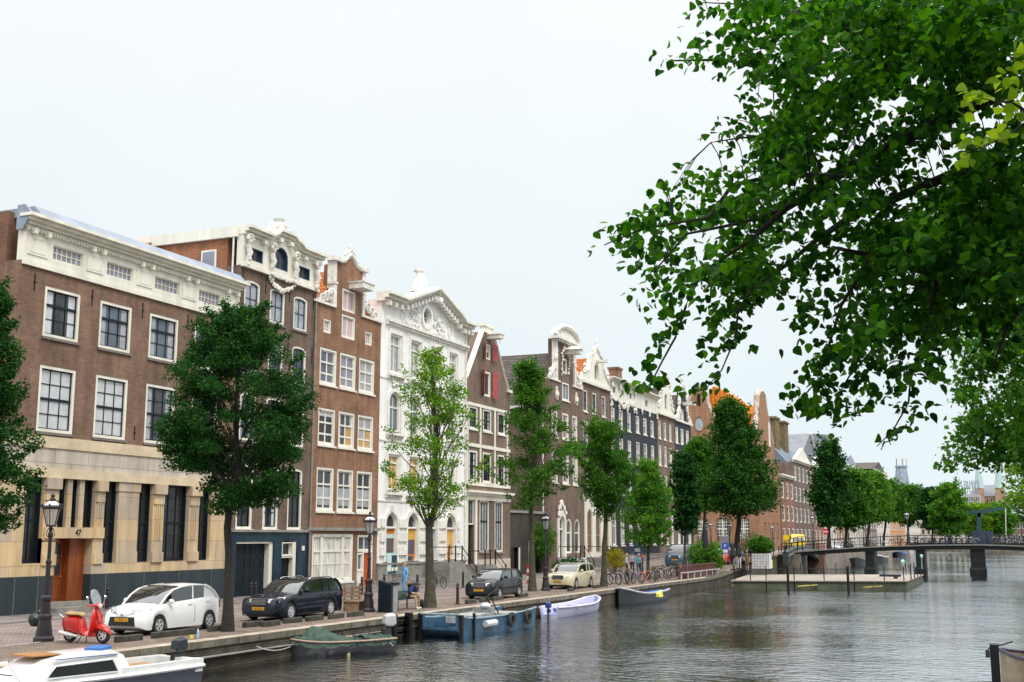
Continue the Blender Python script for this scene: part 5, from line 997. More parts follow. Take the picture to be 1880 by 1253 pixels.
def car(name,label,paint,L,Wd,H,top,green,wb,wr=.31,gc=.17,plate='00-XX-00',hood=None,roofrail=False,rim=rimm,spokes=5,grille='low',cat='car',lightz=.68,tum=.80):
    """local frame: +x forward, +y left. top: [(x,z)] lower body/belt line front->rear; green: (A,B,C,D) x of screen base, roof front, roof rear, rear base"""
    root=empty(name,(0,0,0),label,cat,'parked cars'); hl=L/2; hw=Wd/2; wx=(hl-wb[0],hl-wb[0]-wb[1])
    xs=sorted(set([round(hl-L*i/46,3) for i in range(47)]))[::-1]
    tx=[p[0] for p in top][::-1]; tz=[p[1] for p in top][::-1]
    secs=[]; 
    for x in xs:
        f=1-abs(x)/hl; zt=float(np.interp(x,tx,tz)); en=min(1,(f/.10)) ; wsc=.80+.20*(math.sin(en*math.pi/2)) if f<.10 else 1.0
        w_=hw*wsc*(1-.04*max(0,(abs(x)/hl-.5)))
        zb=gc+ (.10*(1-en) if f<.1 else 0); arch=zb
        for q in wx:
            dd=wr*1.16; 
            if abs(x-q)<dd: arch=max(arch,wr+math.sqrt(dd*dd-(x-q)**2)*.98)
        arch=min(arch,zt-.06); zm=arch+(zt-arch)*.45
        h=[(0,zb),(w_*.72,zb),(w_*.72,max(zb,arch-.0)),(w_*.97,arch),(w_,zm*.6+arch*.4 if zm>arch else arch),(w_,zm),(w_*.975,zt-.10*min(1,(zt-arch)/.3)),(w_*.90,zt-.02),(w_*.6,zt+.018),(0,zt+.03)]
        secs.append([(x,-a,b) for a,b in h[::-1]]+[(x,a,b) for a,b in h[1:-1]])
    b=MB().loft(secs); b.build('body',paint,root,smooth=True)
    MB().box(-hl+.15,hl-.15,-hw*.7,hw*.7,gc-.02,gc+.32).build('underbody',plast,root)
    A,B_,C_,D=green; zA=float(np.interp(A,tx,tz)); zD=float(np.interp(D,tx,tz)); zr=H
    # greenhouse sections
    gx=[A]+[A+(B_-A)*t for t in (.33,.66)]+[B_]+[B_+(C_-B_)*t for t in (.25,.5,.75)]+[C_]+[C_+(D-C_)*t for t in (.33,.66)]+[D]
    gs=[]
    for x in gx:
        zb=float(np.interp(x,tx,tz))-.03
        if x>B_: t=(A-x)/(A-B_); z=zA+(zr-.05-zA)*math.sin(t*math.pi/2)**.9
        elif x<C_: t=(x-D)/(C_-D); z=zD+(zr-.07-zD)*math.sin(t*math.pi/2)**.9
        else: t=(x-C_)/(B_-C_); z=zr-.06+.06*math.sin(math.pi*min(1,.15+t*.8))
        wb_=hw*.90; wt=hw*(.90-(.90-tum)*min(1,(z-zb)/(zr-zA)))*(.97 if x in (A,D) else 1)
        gs.append([(x,-wb_,zb),(x,-wt,z-.03),(x,-wt*.86,z),(x,0,z+.015),(x,wt*.86,z),(x,wt,z-.03),(x,wb_,zb)])
    g_=MB(); n=len(gs)
    g_.loft(gs,close=True); g_.build('window_glass',cglass,root,smooth=True)
    rf_=MB(); vs=[]; 
    for q in gs[3:8]: vs.append([(p[0],p[1]*1.004,p[2]+.012) for p in (q[1],q[2],q[3],q[4],q[5])])
    vs=[[(p[0],p[1],p[2]-.03) if i in (0,4) else p for i,p in enumerate(q)] for q in vs]; rf_.loft(vs,close=False,caps=False)
    rf_.build('roof',paint,root,smooth=True)
    pm=MB(); 
    for s_ in (0,-1):
        sgn=-1 if s_==0 else 1
        def gp(i,up): q=gs[i]; return Vector(q[1] if sgn<0 else q[5]) if up else Vector(q[0] if sgn<0 else q[6])
        pm.tube([gp(k,1)+Vector((0,sgn*.004,0)) for k in (0,1,2,3)],.035,6); pm.tube([gp(k,1)+Vector((0,sgn*.004,0)) for k in (7,8,9,10)],.055,6); pm.tube([gp(k,1) for k in (3,4,5,6,7)],.03,6)
        bpil=[5] if (C_>-1.5) else [5,6]
        if C_>-1.6:
            for k in (7,8,9):
                e3=Vector((0,sgn*.008,0)); i0=gs[k]; i1=gs[k+1]; s0,s1=(0,1) if sgn<0 else (6,5); s2=2 if sgn<0 else 4
                pm.add([Vector(i0[s0])+e3+Vector((.12 if k==7 else 0,0,0)),Vector(i1[s0])+e3,Vector(i1[s1])+e3,Vector(i0[s1])+e3+Vector((.05 if k==7 else 0,0,0))],[(0,1,2,3)])
        for k in bpil: pm.tube([gp(k,0)+Vector((.05,sgn*.002,0)),gp(k,1)],.035,5)
    pm.build('pillars',paint,root,smooth=True)
    fb_=hl-.02
    for s_ in (-1,1):
        lm_=MB(); zl=lightz; x0=hl-.10; lm_.loft([[(x0+.07,s_*hw*.40,zl-.03),(x0+.05,s_*hw*.42,zl+.07),(x0-.12,s_*hw*.44,zl+.12)],[(x0-.02,s_*hw*.70,zl-.06),(x0-.08,s_*hw*.72,zl+.09),(x0-.22,s_*hw*.74,zl+.15)],[(x0-.22,s_*hw*.93,zl-.04),(x0-.3,s_*hw*.94,zl+.10),(x0-.42,s_*hw*.92,zl+.16)]]); lm_.build('headlight',lampg,root,smooth=True)
        MB().obox((-hl+.10,s_*hw*.80,.82),.16,.16,.26).build('tail_light',tailm,root)
        mm=MB().ell((A-.35,s_*(hw+.06),zA+.08),.07,.11,.08,8,5); mm.tube([(A-.3,s_*hw*.88,zA+.02),(A-.33,s_*(hw),zA+.05)],.02,5); mm.build('mirror',paint,root,smooth=True)
        for xx in (gx[5]+.25,gx[6]-.35): MB().box(xx-.09,xx+.09,s_*(hw+.005)-.01,s_*(hw+.005)+.012,float(np.interp(xx,tx,tz))-.17,float(np.interp(xx,tx,tz))-.14).build('handle',paint if grille!='chrome' else plast,root)
        MB().box(gx[5]+.01,gx[5]+.02,s_*hw-.001*s_,s_*(hw+.004),gc+.12,zA-.08).build('door_seam',plast,root)
        MB().ell((hl-.09,s_*hw*.62,gc+.22),.05,.07,.05,8,4).build('fog_light',lampg,root)
    if grille=='low':
        MB().prismX([(-hw*.55,gc+.40),(-hw*.62,gc+.12),(hw*.62,gc+.12),(hw*.55,gc+.40)],hl-.20,hl+.012).build('grille',plast,root); MB().tube([(hl-.22,-hw*.66,lightz-.0),(hl+.0,-hw*.2,lightz-.05),(hl+.02,0,lightz-.08),(hl+.0,hw*.2,lightz-.05),(hl-.22,hw*.66,lightz)],.018,5).ell((hl+.01,0,lightz-.07),.03,.08,.05).build('badge_strip',chrome,root)
    else:
        MB().box(hl-.2,hl+.0,-hw*.36,hw*.36,lightz-.10,lightz+.10).build('grille',plast,root); m=MB(); [m.box(hl-.0,hl+.012,-hw*.37,hw*.37,lightz-.10+k*.05,lightz-.085+k*.05) for k in range(5)]; m.build('grille_bars',chrome,root); MB().box(hl-.2,hl-.02,-hw*.6,hw*.6,gc+.06,gc+.16).build('air_intake',plast,root)
    p=MB().box(hl+.014,hl+.03,-.26,.26,gc+.26 if grille=='low' else lightz-.30,gc+.37 if grille=='low' else lightz-.19).build('number_plate',platem,root)
    textobj('plate_text',plate,.11,blackp,(hl+.034,0,(gc+.315) if grille=='low' else lightz-.245),ROT,root,ext=.001)
    if roofrail:
        for s_ in (-1,1): MB().tube([(gx[3]-.1,s_*hw*tum*.9,H-.02),(gx[3]-.3,s_*hw*tum*.9,H+.04),(gx[7]+.3,s_*hw*tum*.9,H+.04),(gx[7]+.1,s_*hw*tum*.9,H-.02)],.018,5).build('roof_rail',chrome,root)
    MB().tube([(A-.02,-hw*.3,zA+.03),(A-.3,-hw*.0,zA+.22)],.008,4).tube([(A-.02,hw*.3,zA+.03),(A-.3,hw*.55,zA+.2)],.008,4).build('wiper',plast,root)
    for q in wx:
        for s_ in (-1,1): wheel(root,q,s_*hw*.985,wr,.2,s_,rim,spokes)
    return root
def place(root,p,heading): root.location=p; root.rotation_euler=(0,0,heading)
def park(root,fx,fy,rx,ry,wb,hw):
    """put the right side (local -y) front/rear wheel contacts at photo points"""
    a=G(fx,fy); b=G(rx,ry); d=(a-b); h=math.atan2(d.y,d.x); h=round(h,3); return a,b,h
HD=-math.pi/2  # facing -Y
def parkat(root,fx,fy,L,front_over,hw,heading=HD,dx=0,side=1):
    a=G(fx,fy); hl=L/2; loc=Vector((hl-front_over,side*hw*.95,0)); c,s_=math.cos(heading),math.sin(heading)
    off=Vector((c*loc.x-s_*loc.y,s_*loc.x+c*loc.y,0)); p=a-off; root.location=(p.x+dx,p.y,gz(p.y)+.004); root.rotation_euler=(0,0,heading)
white_car=car('parked_car','white five door hatchback parked nose to the red scooter',cpaint('white_car_paint',(.78,.78,.77)),3.95,1.7,1.50,[(1.98,.48),(1.94,.62),(1.80,.74),(1.5,.85),(1.05,.94),(.6,.98),(-.8,1.06),(-1.5,1.10),(-1.85,1.02),(-1.98,.6)],(1.12,.12,-1.15,-1.86),(.78,2.51),.30,plate='3-ZNP-12',lightz=.72)
parkat(white_car,291,1166,3.95,.78,.85)
navy_c=car('parked_car','dark navy estate car with chrome grille parked behind the white hatchback',cpaint('navy_car_paint',(.005,.008,.017)),4.6,1.77,1.46,[(2.3,.45),(2.27,.70),(2.1,.82),(1.6,.91),(1.0,.96),(.7,.97),(-1.2,1.02),(-2.0,1.03),(-2.25,.95),(-2.3,.6)],(.95,.15,-1.75,-2.2),(.82,2.76),.32,plate='54-VSS-8',roofrail=True,spokes=7,grille='chrome',lightz=.70)
parkat(navy_c,533,1140,4.6,.82,.885)
mpv=car('parked_car','small black hatchback with folding sunshade parked near the stone stairs',cpaint('black_car_paint',(.008,.010,.014)),3.85,1.65,1.44,[(1.93,.45),(1.90,.66),(1.75,.80),(1.4,.93),(.95,.98),(.6,1.0),(-.8,1.05),(-1.6,1.06),(-1.85,1.0),(-1.93,.6)],(.95,.25,-1.35,-1.85),(.75,2.47),.29,plate='02-ZX-LL',grille='chrome',lightz=.70)
parkat(mpv,917,1101,3.85,.75,.825)
MB().add([(.55,-.05,1.22),(.55,.6,1.22),(.92,.62,1.02),(.92,-.05,1.02)],[(0,1,2,3)]) 
beige=car('parked_car','pale beige gold estate car parked by the narrow green tree',cpaint('beige_gold_car_paint',(.50,.46,.30)),4.51,1.77,1.46,[(2.25,.45),(2.22,.70),(2.05,.82),(1.6,.92),(1.05,.97),(.7,.98),(-1.2,1.03),(-2.0,1.05),(-2.2,.97),(-2.25,.6)],(1.0,.25,-1.7,-2.15),(.88,2.64),.31,plate='60-FN-JS',roofrail=True,grille='chrome',lightz=.70)
parkat(beige,1058,1082,4.51,.88,.885)
van=car('parked_van','blue grey van parked in front of the black houses',cpaint('blue_grey_van_paint',(.03,.07,.11)),4.9,1.9,1.95,[(2.45,.5),(2.42,.85),(2.2,1.05),(1.8,1.15),(1.5,1.2),(-2.3,1.2),(-2.42,1.1),(-2.45,.6)],(1.75,.9,-2.2,-2.42),(.9,3.0),.34,plate='7-VBT-30',grille='chrome',lightz=.85,cat='van',tum=.86)
parkat(van,1262,1042,4.9,.9,.95)
redc=car('parked_car','small red and white car behind the terrace hedge',cpaint('red_car_paint',(.55,.02,.02)),3.8,1.65,1.45,[(1.9,.45),(1.86,.66),(1.7,.80),(1.3,.93),(.9,.98),(-1.5,1.05),(-1.85,1.0),(-1.9,.6)],(.9,.2,-1.35,-1.82),(.75,2.45),.29,plate='HR-27-BK')
parkat(redc,1338,1037,3.8,.75,.82)
MB().box(.6,1.85,-.25,.25,1.0,1.03).build('bonnet_stripe',M('white_stripe',(.7,.7,.7),.4),redc) if False else None
# far cars, copies
def carcopy(src,label,px,py,heading=HD,lane=0):
    c=copy_tree(src); c['label']=label; p=FP(px,-27.5) if px>1450 else G(px,py); c.location=(p.x,p.y,gz(p.y)); c.rotation_euler=(0,0,heading); return c
carcopy(navy_c,'dark car just visible behind the potted hedge',1385,1040)
carcopy(white_car,'small white car seen beyond the footbridge railing start',1536,1012)
carcopy(mpv,'black car beyond the footbridge near the no entry sign',1556,1010)
# yellow truck
T=empty('delivery_truck',(0,0,0),'yellow flatbed service truck parked beyond the small arch bridge','truck','parked cars')
yel=cpaint('yellow_truck_paint',(.75,.55,.01)); MB().loft([[(3.0,-1,.5),(3.0,1,.5),(3.0,1,1.3),(3.0,-1,1.3)],[(2.6,-1,.5),(2.6,1,.5),(2.5,.95,2.3),(2.5,-.95,2.3)],[(1.2,-1,.5),(1.2,1,.5),(1.2,.95,2.35),(1.2,-.95,2.35)]]).build('cab',yel,T,bevel=.05); MB().loft([[(3.01,-.85,1.35),(3.01,.85,1.35)],[(2.58,-.8,2.1),(2.58,.8,2.1)]],close=False,caps=False).build('windscreen',cglass,T)
MB().box(-3,1.1,-1.05,1.05,.7,.95).box(-3,-2.85,-1.05,1.05,.95,2.2).box(-2.9,1.1,-1.05,-1.0,.95,1.5).box(-2.9,1.1,1.0,1.05,.95,1.5).build('flatbed',yel,T); MB().box(1.3,2.2,-.99,.99,1.4,2.0).build('side_window',cglass,T)
for q in (2.0,-1.9):
    for s_ in (-1,1): wheel(T,q,s_*.98,.4,.24,s_)
p=FP(1458,-30); T.location=(p.x,p.y,gz(p.y)); T.rotation_euler=(0,0,-1.2)
# ---------------------------------------------------------------- scooter (local +x forward)
def mk_scooter():
    sr=cpaint('red_scooter_paint',(.55,.012,.008)); r=empty('scooter',(0,0,0),'red motor scooter with tan seat parked beside the street lamp','scooter')
    for x in (.62,-.62):
        m=MB(); n=20; R_=.25
        for s_ in (1,):
            vs=[];prof=[(.13,.045),(.17,.05),(.23,.045),(.25,.0),(.23,-.045),(.17,-.05),(.13,-.045)]
            vs=[(x+q*a,y,R_+q*b) for q,y in prof for a,b in CS(n)]; fs=[(i*n+j,i*n+(j+1)%n,(i+1)*n+(j+1)%n,(i+1)*n+j) for i in range(6) for j in range(n)]; m.add(vs,fs)
        w=m.build('wheel',tyre,r,smooth=True); h=MB()
        for y in (.05,-.05):
            h.add([(x+.15*a,y,R_+.15*b) for a,b in CS(n)]+[(x+.12*a,y*1.1,R_+.12*b) for a,b in CS(n)],[(j,(j+1)%n,n+(j+1)%n,n+j) for j in range(n)])
            for k in range(5): a=k*1.2566; c,s2=math.cos(a),math.sin(a); h.add([(x+c*.02-s2*.025,y,R_+s2*.02+c*.025),(x+c*.02+s2*.025,y,R_+s2*.02-c*.025),(x+c*.13+s2*.02,y,R_+s2*.13-c*.02),(x+c*.13-s2*.02,y,R_+s2*.13+c*.02)],[(0,1,2,3)])
        h.build('rim',rimm,w)
    def sec(x,w,z0,z1): return [(x,-w*.5,z0),(x,-w,z0+(z1-z0)*.4),(x,-w*.8,z0+(z1-z0)*.85),(x,0,z1),(x,w*.8,z0+(z1-z0)*.85),(x,w,z0+(z1-z0)*.4),(x,w*.5,z0)]
    MB().loft([sec(-.92,.05,.50,.66),sec(-.82,.15,.36,.74),(sec(-.62,.21,.32,.78)),sec(-.4,.21,.28,.78),sec(-.2,.17,.24,.74),sec(-.08,.15,.2,.44),sec(.1,.17,.19,.28),sec(.28,.17,.19,.27)]).build('rear_body',sr,r,smooth=True)
    MB().loft([[(.26,-.19,.22),(.20,-.19,.22),(.20,.19,.22),(.26,.19,.22)],[(.36,-.24,.5),(.30,-.24,.5),(.30,.24,.5),(.36,.24,.5)],[(.36,-.22,.78),(.30,-.22,.78),(.30,.22,.78),(.38,.22,.78)],[(.32,-.07,1.02),(.26,-.07,1.02),(.26,.07,1.02),(.34,.07,1.02)]]).build('leg_shield',sr,r,smooth=True,bevel=.02)
    MB().loft([sec(.3,.05,.40,.50),sec(.45,.12,.38,.56),sec(.62,.12,.36,.56),sec(.8,.09,.30,.46),sec(.87,.03,.26,.36)]).build('front_fender',sr,r,smooth=True)
    MB().tube([(.32,0,1.0),(.48,0,.62),(.6,.09,.26)],[.04,.04,.03],8).build('fork',sr,r)
    h=MB().ell((.36,0,1.06),.12,.11,.08,10,6); h.tube([(.28,-.33,1.08),(.32,-.1,1.08),(.32,.1,1.08),(.28,.33,1.08)],.03,8); h.build('handlebar',sr,r,smooth=True)
    MB().ell((.46,0,1.06),.04,.07,.07,10,6).build('headlight',lampg,r)
    MB().loft([sec(-.80,.10,.76,.84),sec(-.68,.15,.77,.9),sec(-.45,.16,.77,.87),sec(-.25,.14,.77,.88),sec(-.12,.08,.75,.80)]).build('seat',M('tan_leather',(.42,.29,.14),.55),r,smooth=True)
    MB().loft([[(.34,-.16,1.1),(.34,0,1.1),(.34,.16,1.1)],[(.26,-.2,1.3),(.28,0,1.3),(.26,.2,1.3)],[(.18,-.13,1.5),(.20,0,1.54),(.18,.13,1.5)]],close=False,caps=False).build('windshield',M('smoky_plastic_shield',(.25,.27,.28),.1,coat=1),r)
    for s_ in (-1,1): MB().tube([(.3,s_*.28,1.1),(.3,s_*.34,1.28)],.008,5).ell((.3,s_*.36,1.3),.02,.06,.05,8,5).build('mirror',chrome,r)
    MB().tube([(-.2,-.15,.2),(-.5,-.2,.24),(-.85,-.2,.3)],[.03,.06,.06],8).build('exhaust',rimm,r); MB().tube([(-.1,-.1,.2),(-.18,-.18,.01)],.015,5).tube([(-.1,.1,.2),(-.18,.18,.01)],.015,5).build('stand',plast,r)
    MB().tube([(-.8,-.13,.72),(-.98,-.1,.8),(-.98,.1,.8),(-.8,.13,.72)],.012,5).build('luggage_rail',chrome,r)
    return r
sc_=mk_scooter(); a=G(190,1183); b=G(127,1180); d=a-b; sc_.location=(a+b)/2+Vector((0,0,.004)); sc_.rotation_euler=(0,0,math.atan2(d.y,d.x)); k=d.length/1.24; sc_.scale=(1.0,1.0,1.0)
# ================================================================ BOATS (local +x toward bow)
def hull(m,L,B,D,sheer=.15,nose=.5,tran=.75,zb=-.25,n=16,flare=.85,bowrise=.25,flat=False):
    secs=[]; rim=[]
    for i in range(n+1):
        t=i/n; x=-L/2+L*t; w=B/2*(tran+(1-tran)*math.sin(min(1,t/.45)*math.pi/2))
        if t>1-nose: u=(t-(1-nose))/nose; w*=max(.02,math.sqrt(max(0,1-u**2.2)))
        z=D+sheer*(2*t-1)**2*(.5 if t<.5 else 1)+ (bowrise*max(0,(t-.6)/.4)**2); zb_=zb+(.5 if flat else .25)*max(0,(t-.7)/.3)**2
        secs.append([(x,0,zb_),(x,-w*flare*.75,zb_+.03),(x,-w*flare,zb_+.2),(x,-w,z),(x,-w+.06 if w>.08 else 0,z),(x,-max(w*flare-.08,0),max(zb_+.22,zb+.3)),(x,max(w*flare-.08,0),max(zb_+.22,zb+.3)),(x,w-.06 if w>.08 else 0,z),(x,w,z),(x,w*flare,zb_+.2),(x,w*flare*.75,zb_+.03)]); rim.append((x,w,z))
    m.loft(secs,close=True); return rim
def rubrail(m,rim,r=.04,dz=0):
    m.tube([(x,w+.01,z+dz) for x,w,z in rim],r,6); m.tube([(x,-w-.01,z+dz) for x,w,z in rim],r,6)
def ropes(m,p,q,sag=.3,r=.015):
    p=Vector(p);q=Vector(q); m.tube([p.lerp(q,t/8)-Vector((0,0,sag*4*(t/8)*(1-t/8))) for t in range(9)],r,4)
def setb(r,a,b,z=WATER):
    """a: stern waterline point, b: bow waterline point"""
    d=b-a; r.location=((a.x+b.x)/2,(a.y+b.y)/2,z); r.rotation_euler=(0,0,math.atan2(d.y,d.x)); return d.length
def outboard(root,x,z,mat,sc=1,tilt=0,name='outboard_motor'):
    m=MB(); m.loft([[(x-.12*sc,-.12*sc,z+.5*sc),(x+.12*sc,-.12*sc,z+.5*sc),(x+.12*sc,.12*sc,z+.5*sc),(x-.12*sc,.12*sc,z+.5*sc)],[(x-.22*sc,-.17*sc,z+.6*sc),(x+.22*sc,-.17*sc,z+.6*sc),(x+.22*sc,.17*sc,z+.6*sc),(x-.22*sc,.17*sc,z+.6*sc)],[(x-.2*sc,-.16*sc,z+.88*sc),(x+.18*sc,-.16*sc,z+.85*sc),(x+.18*sc,.16*sc,z+.85*sc),(x-.2*sc,.16*sc,z+.88*sc)],[(x-.1*sc,-.1*sc,z+.95*sc),(x+.1*sc,-.1*sc,z+.92*sc),(x+.1*sc,.1*sc,z+.92*sc),(x-.1*sc,.1*sc,z+.95*sc)]])
    c=m.build(name,mat,root,smooth=True,bevel=.02*sc); MB().tube([(x,0,z+.52*sc),(x-.02,0,z-.1*sc),(x-.06*sc,0,z-.35*sc)],[.08*sc,.07*sc,.05*sc],8).box(x-.05,x+.25*sc,-.1*sc,.1*sc,z+.2*sc,z+.42*sc).build('motor_leg',plast if mat is not rimm else rimm,c); return c
# cabin boat at lower left: stern right, bow left out of frame
cb_=empty('cabin_boat',(0,0,0),'white cabin boat with dark blue hull moored at the lower left corner','boat')
wht=M('white_gelcoat',(.68,.68,.66),.35,coat=.5,var=.1,scale=3); nvh=M('navy_hull_paint',(.01,.014,.035),.35,var=.2)
m=MB(); rim=hull(m,6.8,2.1,.50,.05,.4,.85,bowrise=.15); m.build('hull',nvh,cb_,smooth=True)
m=MB(); rubrail(m,rim,.05,.02); m.loft([[(x,-w+.02,z+.01),(x,0,z+.05),(x,w-.02,z+.01)] for x,w,z in rim[6:]],close=False,caps=False); m.loft([[(x,-w+.02,z+.01),(x,-w+.02,z+.2),(x,-w+.28,z+.2),(x,-w+.28,z-.1)] for x,w,z in rim[:7]]); m.loft([[(x,w-.02,z+.01),(x,w-.02,z+.2),(x,w-.28,z+.2),(x,w-.28,z-.1)] for x,w,z in rim[:7]]); m.box(-3.35,-3.1,-.9,.9,.4,.72); m.build('deck',wht,cb_)
m=MB(); 
def csec(x,w,z0,z1): return [(x,-w,z0),(x,-w*.86,z1-.05),(x,-w*.6,z1),(x,w*.6,z1),(x,w*.86,z1-.05),(x,w,z0)]
m.loft([csec(-1.25,.85,.5,.62),csec(-.95,.85,.5,1.05),csec(-.75,.85,.5,1.12),csec(.6,.82,.5,1.1),csec(1.1,.78,.5,1.02),csec(1.35,.74,.5,.9),csec(2.0,.6,.55,.66)]); cabn=m.build('cabin',wht,cb_,smooth=True)
for s_ in (-1,1):
    m=MB(); m.add([(-.75,s_*.845,.62),(1.2,s_*.80,.62),(.95,s_*.75,.88),(-.6,s_*.78,.92)],[(0,1,2,3)]); m.v=[(a,b*1.012,c) for a,b,c in m.v]; m.build('window',g_dark,cabn)
    m=MB(); pts=[(-.75,s_*.86,.62),(1.2,s_*.815,.62),(.95,s_*.765,.88),(-.6,s_*.795,.92),(-.75,s_*.86,.62)]; m.tube(pts,.018,5); m.build('window_frame',rimm,cabn)
MB().add([(1.42,-.5,.84),(1.42,.5,.84),(1.85,.4,.72),(1.85,-.4,.72)],[(0,1,2,3)]).build('front_window',g_dark,cabn)
MB().box(.6,1.35,-.45,.45,1.1,1.13).build('wooden_hatch',M('varnished_teak',(.35,.17,.06),.4),cabn); MB().ell((.95,-.72,.98),.06,.03,.05).build('side_light',M('red_lamp_shell',(.3,.02,.03),.3),cabn)
MB().box(-.75,1.0,.76,.79,1.02,1.04).build('roof_trim',M('blue_trim',(.04,.10,.22),.5),cabn)
MB().obox((-.6,.2,1.15),.4,.5,.08,.3,.12).build('blue_bag',M('blue_canvas',(.03,.12,.35),.7),cabn)
m=MB(); m.box(-1.05,-.75,-.80,-.79,.90,1.0); pl_=m.build('name_plate',rimm,cabn); textobj('plate_text','DE16N',.10,blackp,(-.9,-.81,.95),(Matrix(((1,0,0),(0,0,-1),(0,1,0)))).to_quaternion(),pl_,ext=.002)
m=MB().tube([(3.0,-.35,.7),(2.8,-.5,1.05),(2.2,-.75,1.08),(1.9,-.85,.6)],.02,5).tube([(3.0,.35,.7),(2.8,.5,1.05),(2.2,.75,1.08),(1.9,.85,.6)],.02,5).tube([(2.8,-.5,1.05),(3.1,0,1.05),(2.8,.5,1.05)],.02,5); m.build('bow_rail',chrome,cb_)
outboard(cb_,-3.3,.42,M('black_motor_cowl',(.015,.018,.022),.35),.85)
m=MB(); 
for x in (-2.2,-.6,1.0): m.tube([(x-.5,-1.06,.5),(x-.25,-1.08,.32),(x,-1.08,.28),(x+.25,-1.08,.34),(x+.5,-1.06,.5)],.02,5)
m.build('blue_rope',MATS['blue_trim'],cb_)
MB().box(-2.6,-1.3,-.6,.6,.45,.6).build('cockpit_bench',MATS['varnished_teak'],cb_)
hx=Vector((-.2,-.98,0)).normalized(); c0=Vector((-19.75,25.9,0))+hx*3.3-Vector((-hx.y,hx.x,0))*1.0; cb_.location=(c0.x,c0.y,WATER+.02); cb_.rotation_euler=(0,0,math.atan2(hx.y,hx.x))
# --- green tarp dinghy
def on_edge(o,a,b,z=WATER): return setb(o,a,b,z)
tb=empty('tarpaulin_boat',(0,0,0),'dark open boat half covered by a crumpled green tarpaulin with a white outboard motor','boat')
dkw=M('black_tarred_hull',(.012,.014,.02),.5,var=.3,scale=4); grt=M('green_tarpaulin',(.028,.058,.04),.75,var=.35,scale=6,bump=.5,bscale=5)
A_=aZ(712,1196,WATER); B_=aZ(543,1204,WATER); Lb=(A_-B_).length+.7
m=MB(); rim=hull(m,Lb,1.9,.42,.06,.45,.8,bowrise=.12); m.build('hull',dkw,tb,smooth=True); m=MB(); rubrail(m,rim,.035,.02); m.build('rub_rail',M('sun_bleached_wood',(.4,.28,.2),.7),tb)
def tarp(x0,x1,wf,zf,seed):
    rr=random.Random(seed); nx,ny=16,10; vs=[];fs=[]
    for i in range(nx+1):
        x=x0+(x1-x0)*i/nx; w=np.interp(x,[r[0] for r in rim],[r[1] for r in rim])+.07; zt=np.interp(x,[r[0] for r in rim],[r[2] for r in rim])
        for j in range(ny+1):
            v=-1+2*j/ny; y=v*w; z=zt+.04+zf(i/nx)*(1-abs(v)**1.6)+rr.uniform(-.045,.05)*(1-abs(v)**3)
            if abs(v)>.99: z=zt-.14+rr.uniform(-.08,.05)
            vs.append((x+rr.uniform(-.03,.03),y,z))
    for i in range(nx):
        for j in range(ny): a=i*(ny+1)+j; fs.append((a,a+1,a+ny+2,a+ny+1))
    return MB().add(vs,fs)
tarp(-.1*Lb,.46*Lb,None,lambda t:.10+.36*math.exp(-((t-.45)/.2)**2),1).build('tarpaulin',grt,tb,fix=True); tarp(-.48*Lb,-.24*Lb,None,lambda t:.06,2).build('tarpaulin',grt,tb)
tarp(-.30*Lb,-.05*Lb,None,lambda t:-.05+.05*math.sin(t*9),3).build('tarpaulin',M('dark_green_tarp',(.02,.045,.035),.6,var=.4,scale=6),tb)
outboard(tb,-.49*Lb-.05,.32,M('white_motor_cowl',(.5,.5,.5),.4,coat=.4),1.0); MB().tube([(-.3*Lb,.2,.5),(-.3*Lb,.2,.85),(-.28*Lb,.2,.9)],.02,5).tube([(-.1*Lb,-.3,.5),(-.1*Lb,-.3,.75)],.03,5).build('hook',plast,tb)
on_edge(tb,A_,B_); tb.location.x-=.35
m=MB(); fe=empty('fender',tuple(aZ(640,1207,WATER)+Vector((0,0,.02))),'small yellow white fender hanging on the tarpaulin boat','fender'); m.lathe([(.02,-.12),(.06,-.09),(.06,.06),(.02,.12)],tuple(fe.location),8); m.build('float',M('dirty_yellow_plastic',(.3,.26,.13),.7),fe)
# --- blue steel barge
bg_=empty('work_barge',(0,0,0),'worn blue steel work barge with tyre fenders moored beside the bench','boat')
A2=aZ(806,1172,WATER); B2=aZ(1000,1147,WATER); A2.x=B2.x=-19.75; blu=M('worn_blue_steel',(.03,.085,.145),.55,var=.45,scale=2.2,bump=.2,bscale=8)
L2=(A2-B2).length-.3; m=MB(); W2=1.95
pr=[(-L2/2,.85,.30,.15),(-L2/2+.5,.98,-.05,.0),(-L2*.32,1.0,-.3,-.06),(0,1,-.3,-.10),(L2*.3,1.0,-.3,-.06),(L2/2-.5,.97,-.3,.0),(L2/2,.92,-.2,.02)]
secs=[]
for x,w,zb,dz in pr:
    w*=W2/2; z=.72+dz; secs.append([(x,-w*.92,zb),(x,-w,z),(x,-w+.12,z),(x,-w+.12,max(.2,zb+.1)),(x,w-.12,max(.2,zb+.1)),(x,w-.12,z),(x,w,z),(x,w*.92,zb)])
m.loft(secs); m.build('hull',blu,bg_); m=MB(); 
for s_ in (-1,1): m.tube([(x,s_*(w*W2/2),.74+dz) for x,w,zb,dz in pr],.045,6)
m.tube([(-L2/2,-W2*.42,.9),(-L2/2,W2*.42,.9)],.05,6); m.build('gunwale',M('pale_blue_worn_steel',(.2,.28,.33),.5,var=.3,scale=6),bg_)
m=MB().box(-L2/2-.02,-L2/2+.12,-1.0,-.88,-.2,.88).box(-L2/2-.02,-L2/2+.18,.75,.93,-.2,.92).box(-L2/2+1.0,-L2/2+1.1,-1.06,-.97,-.3,.9); m.build('bollard_post',blackp,bg_)
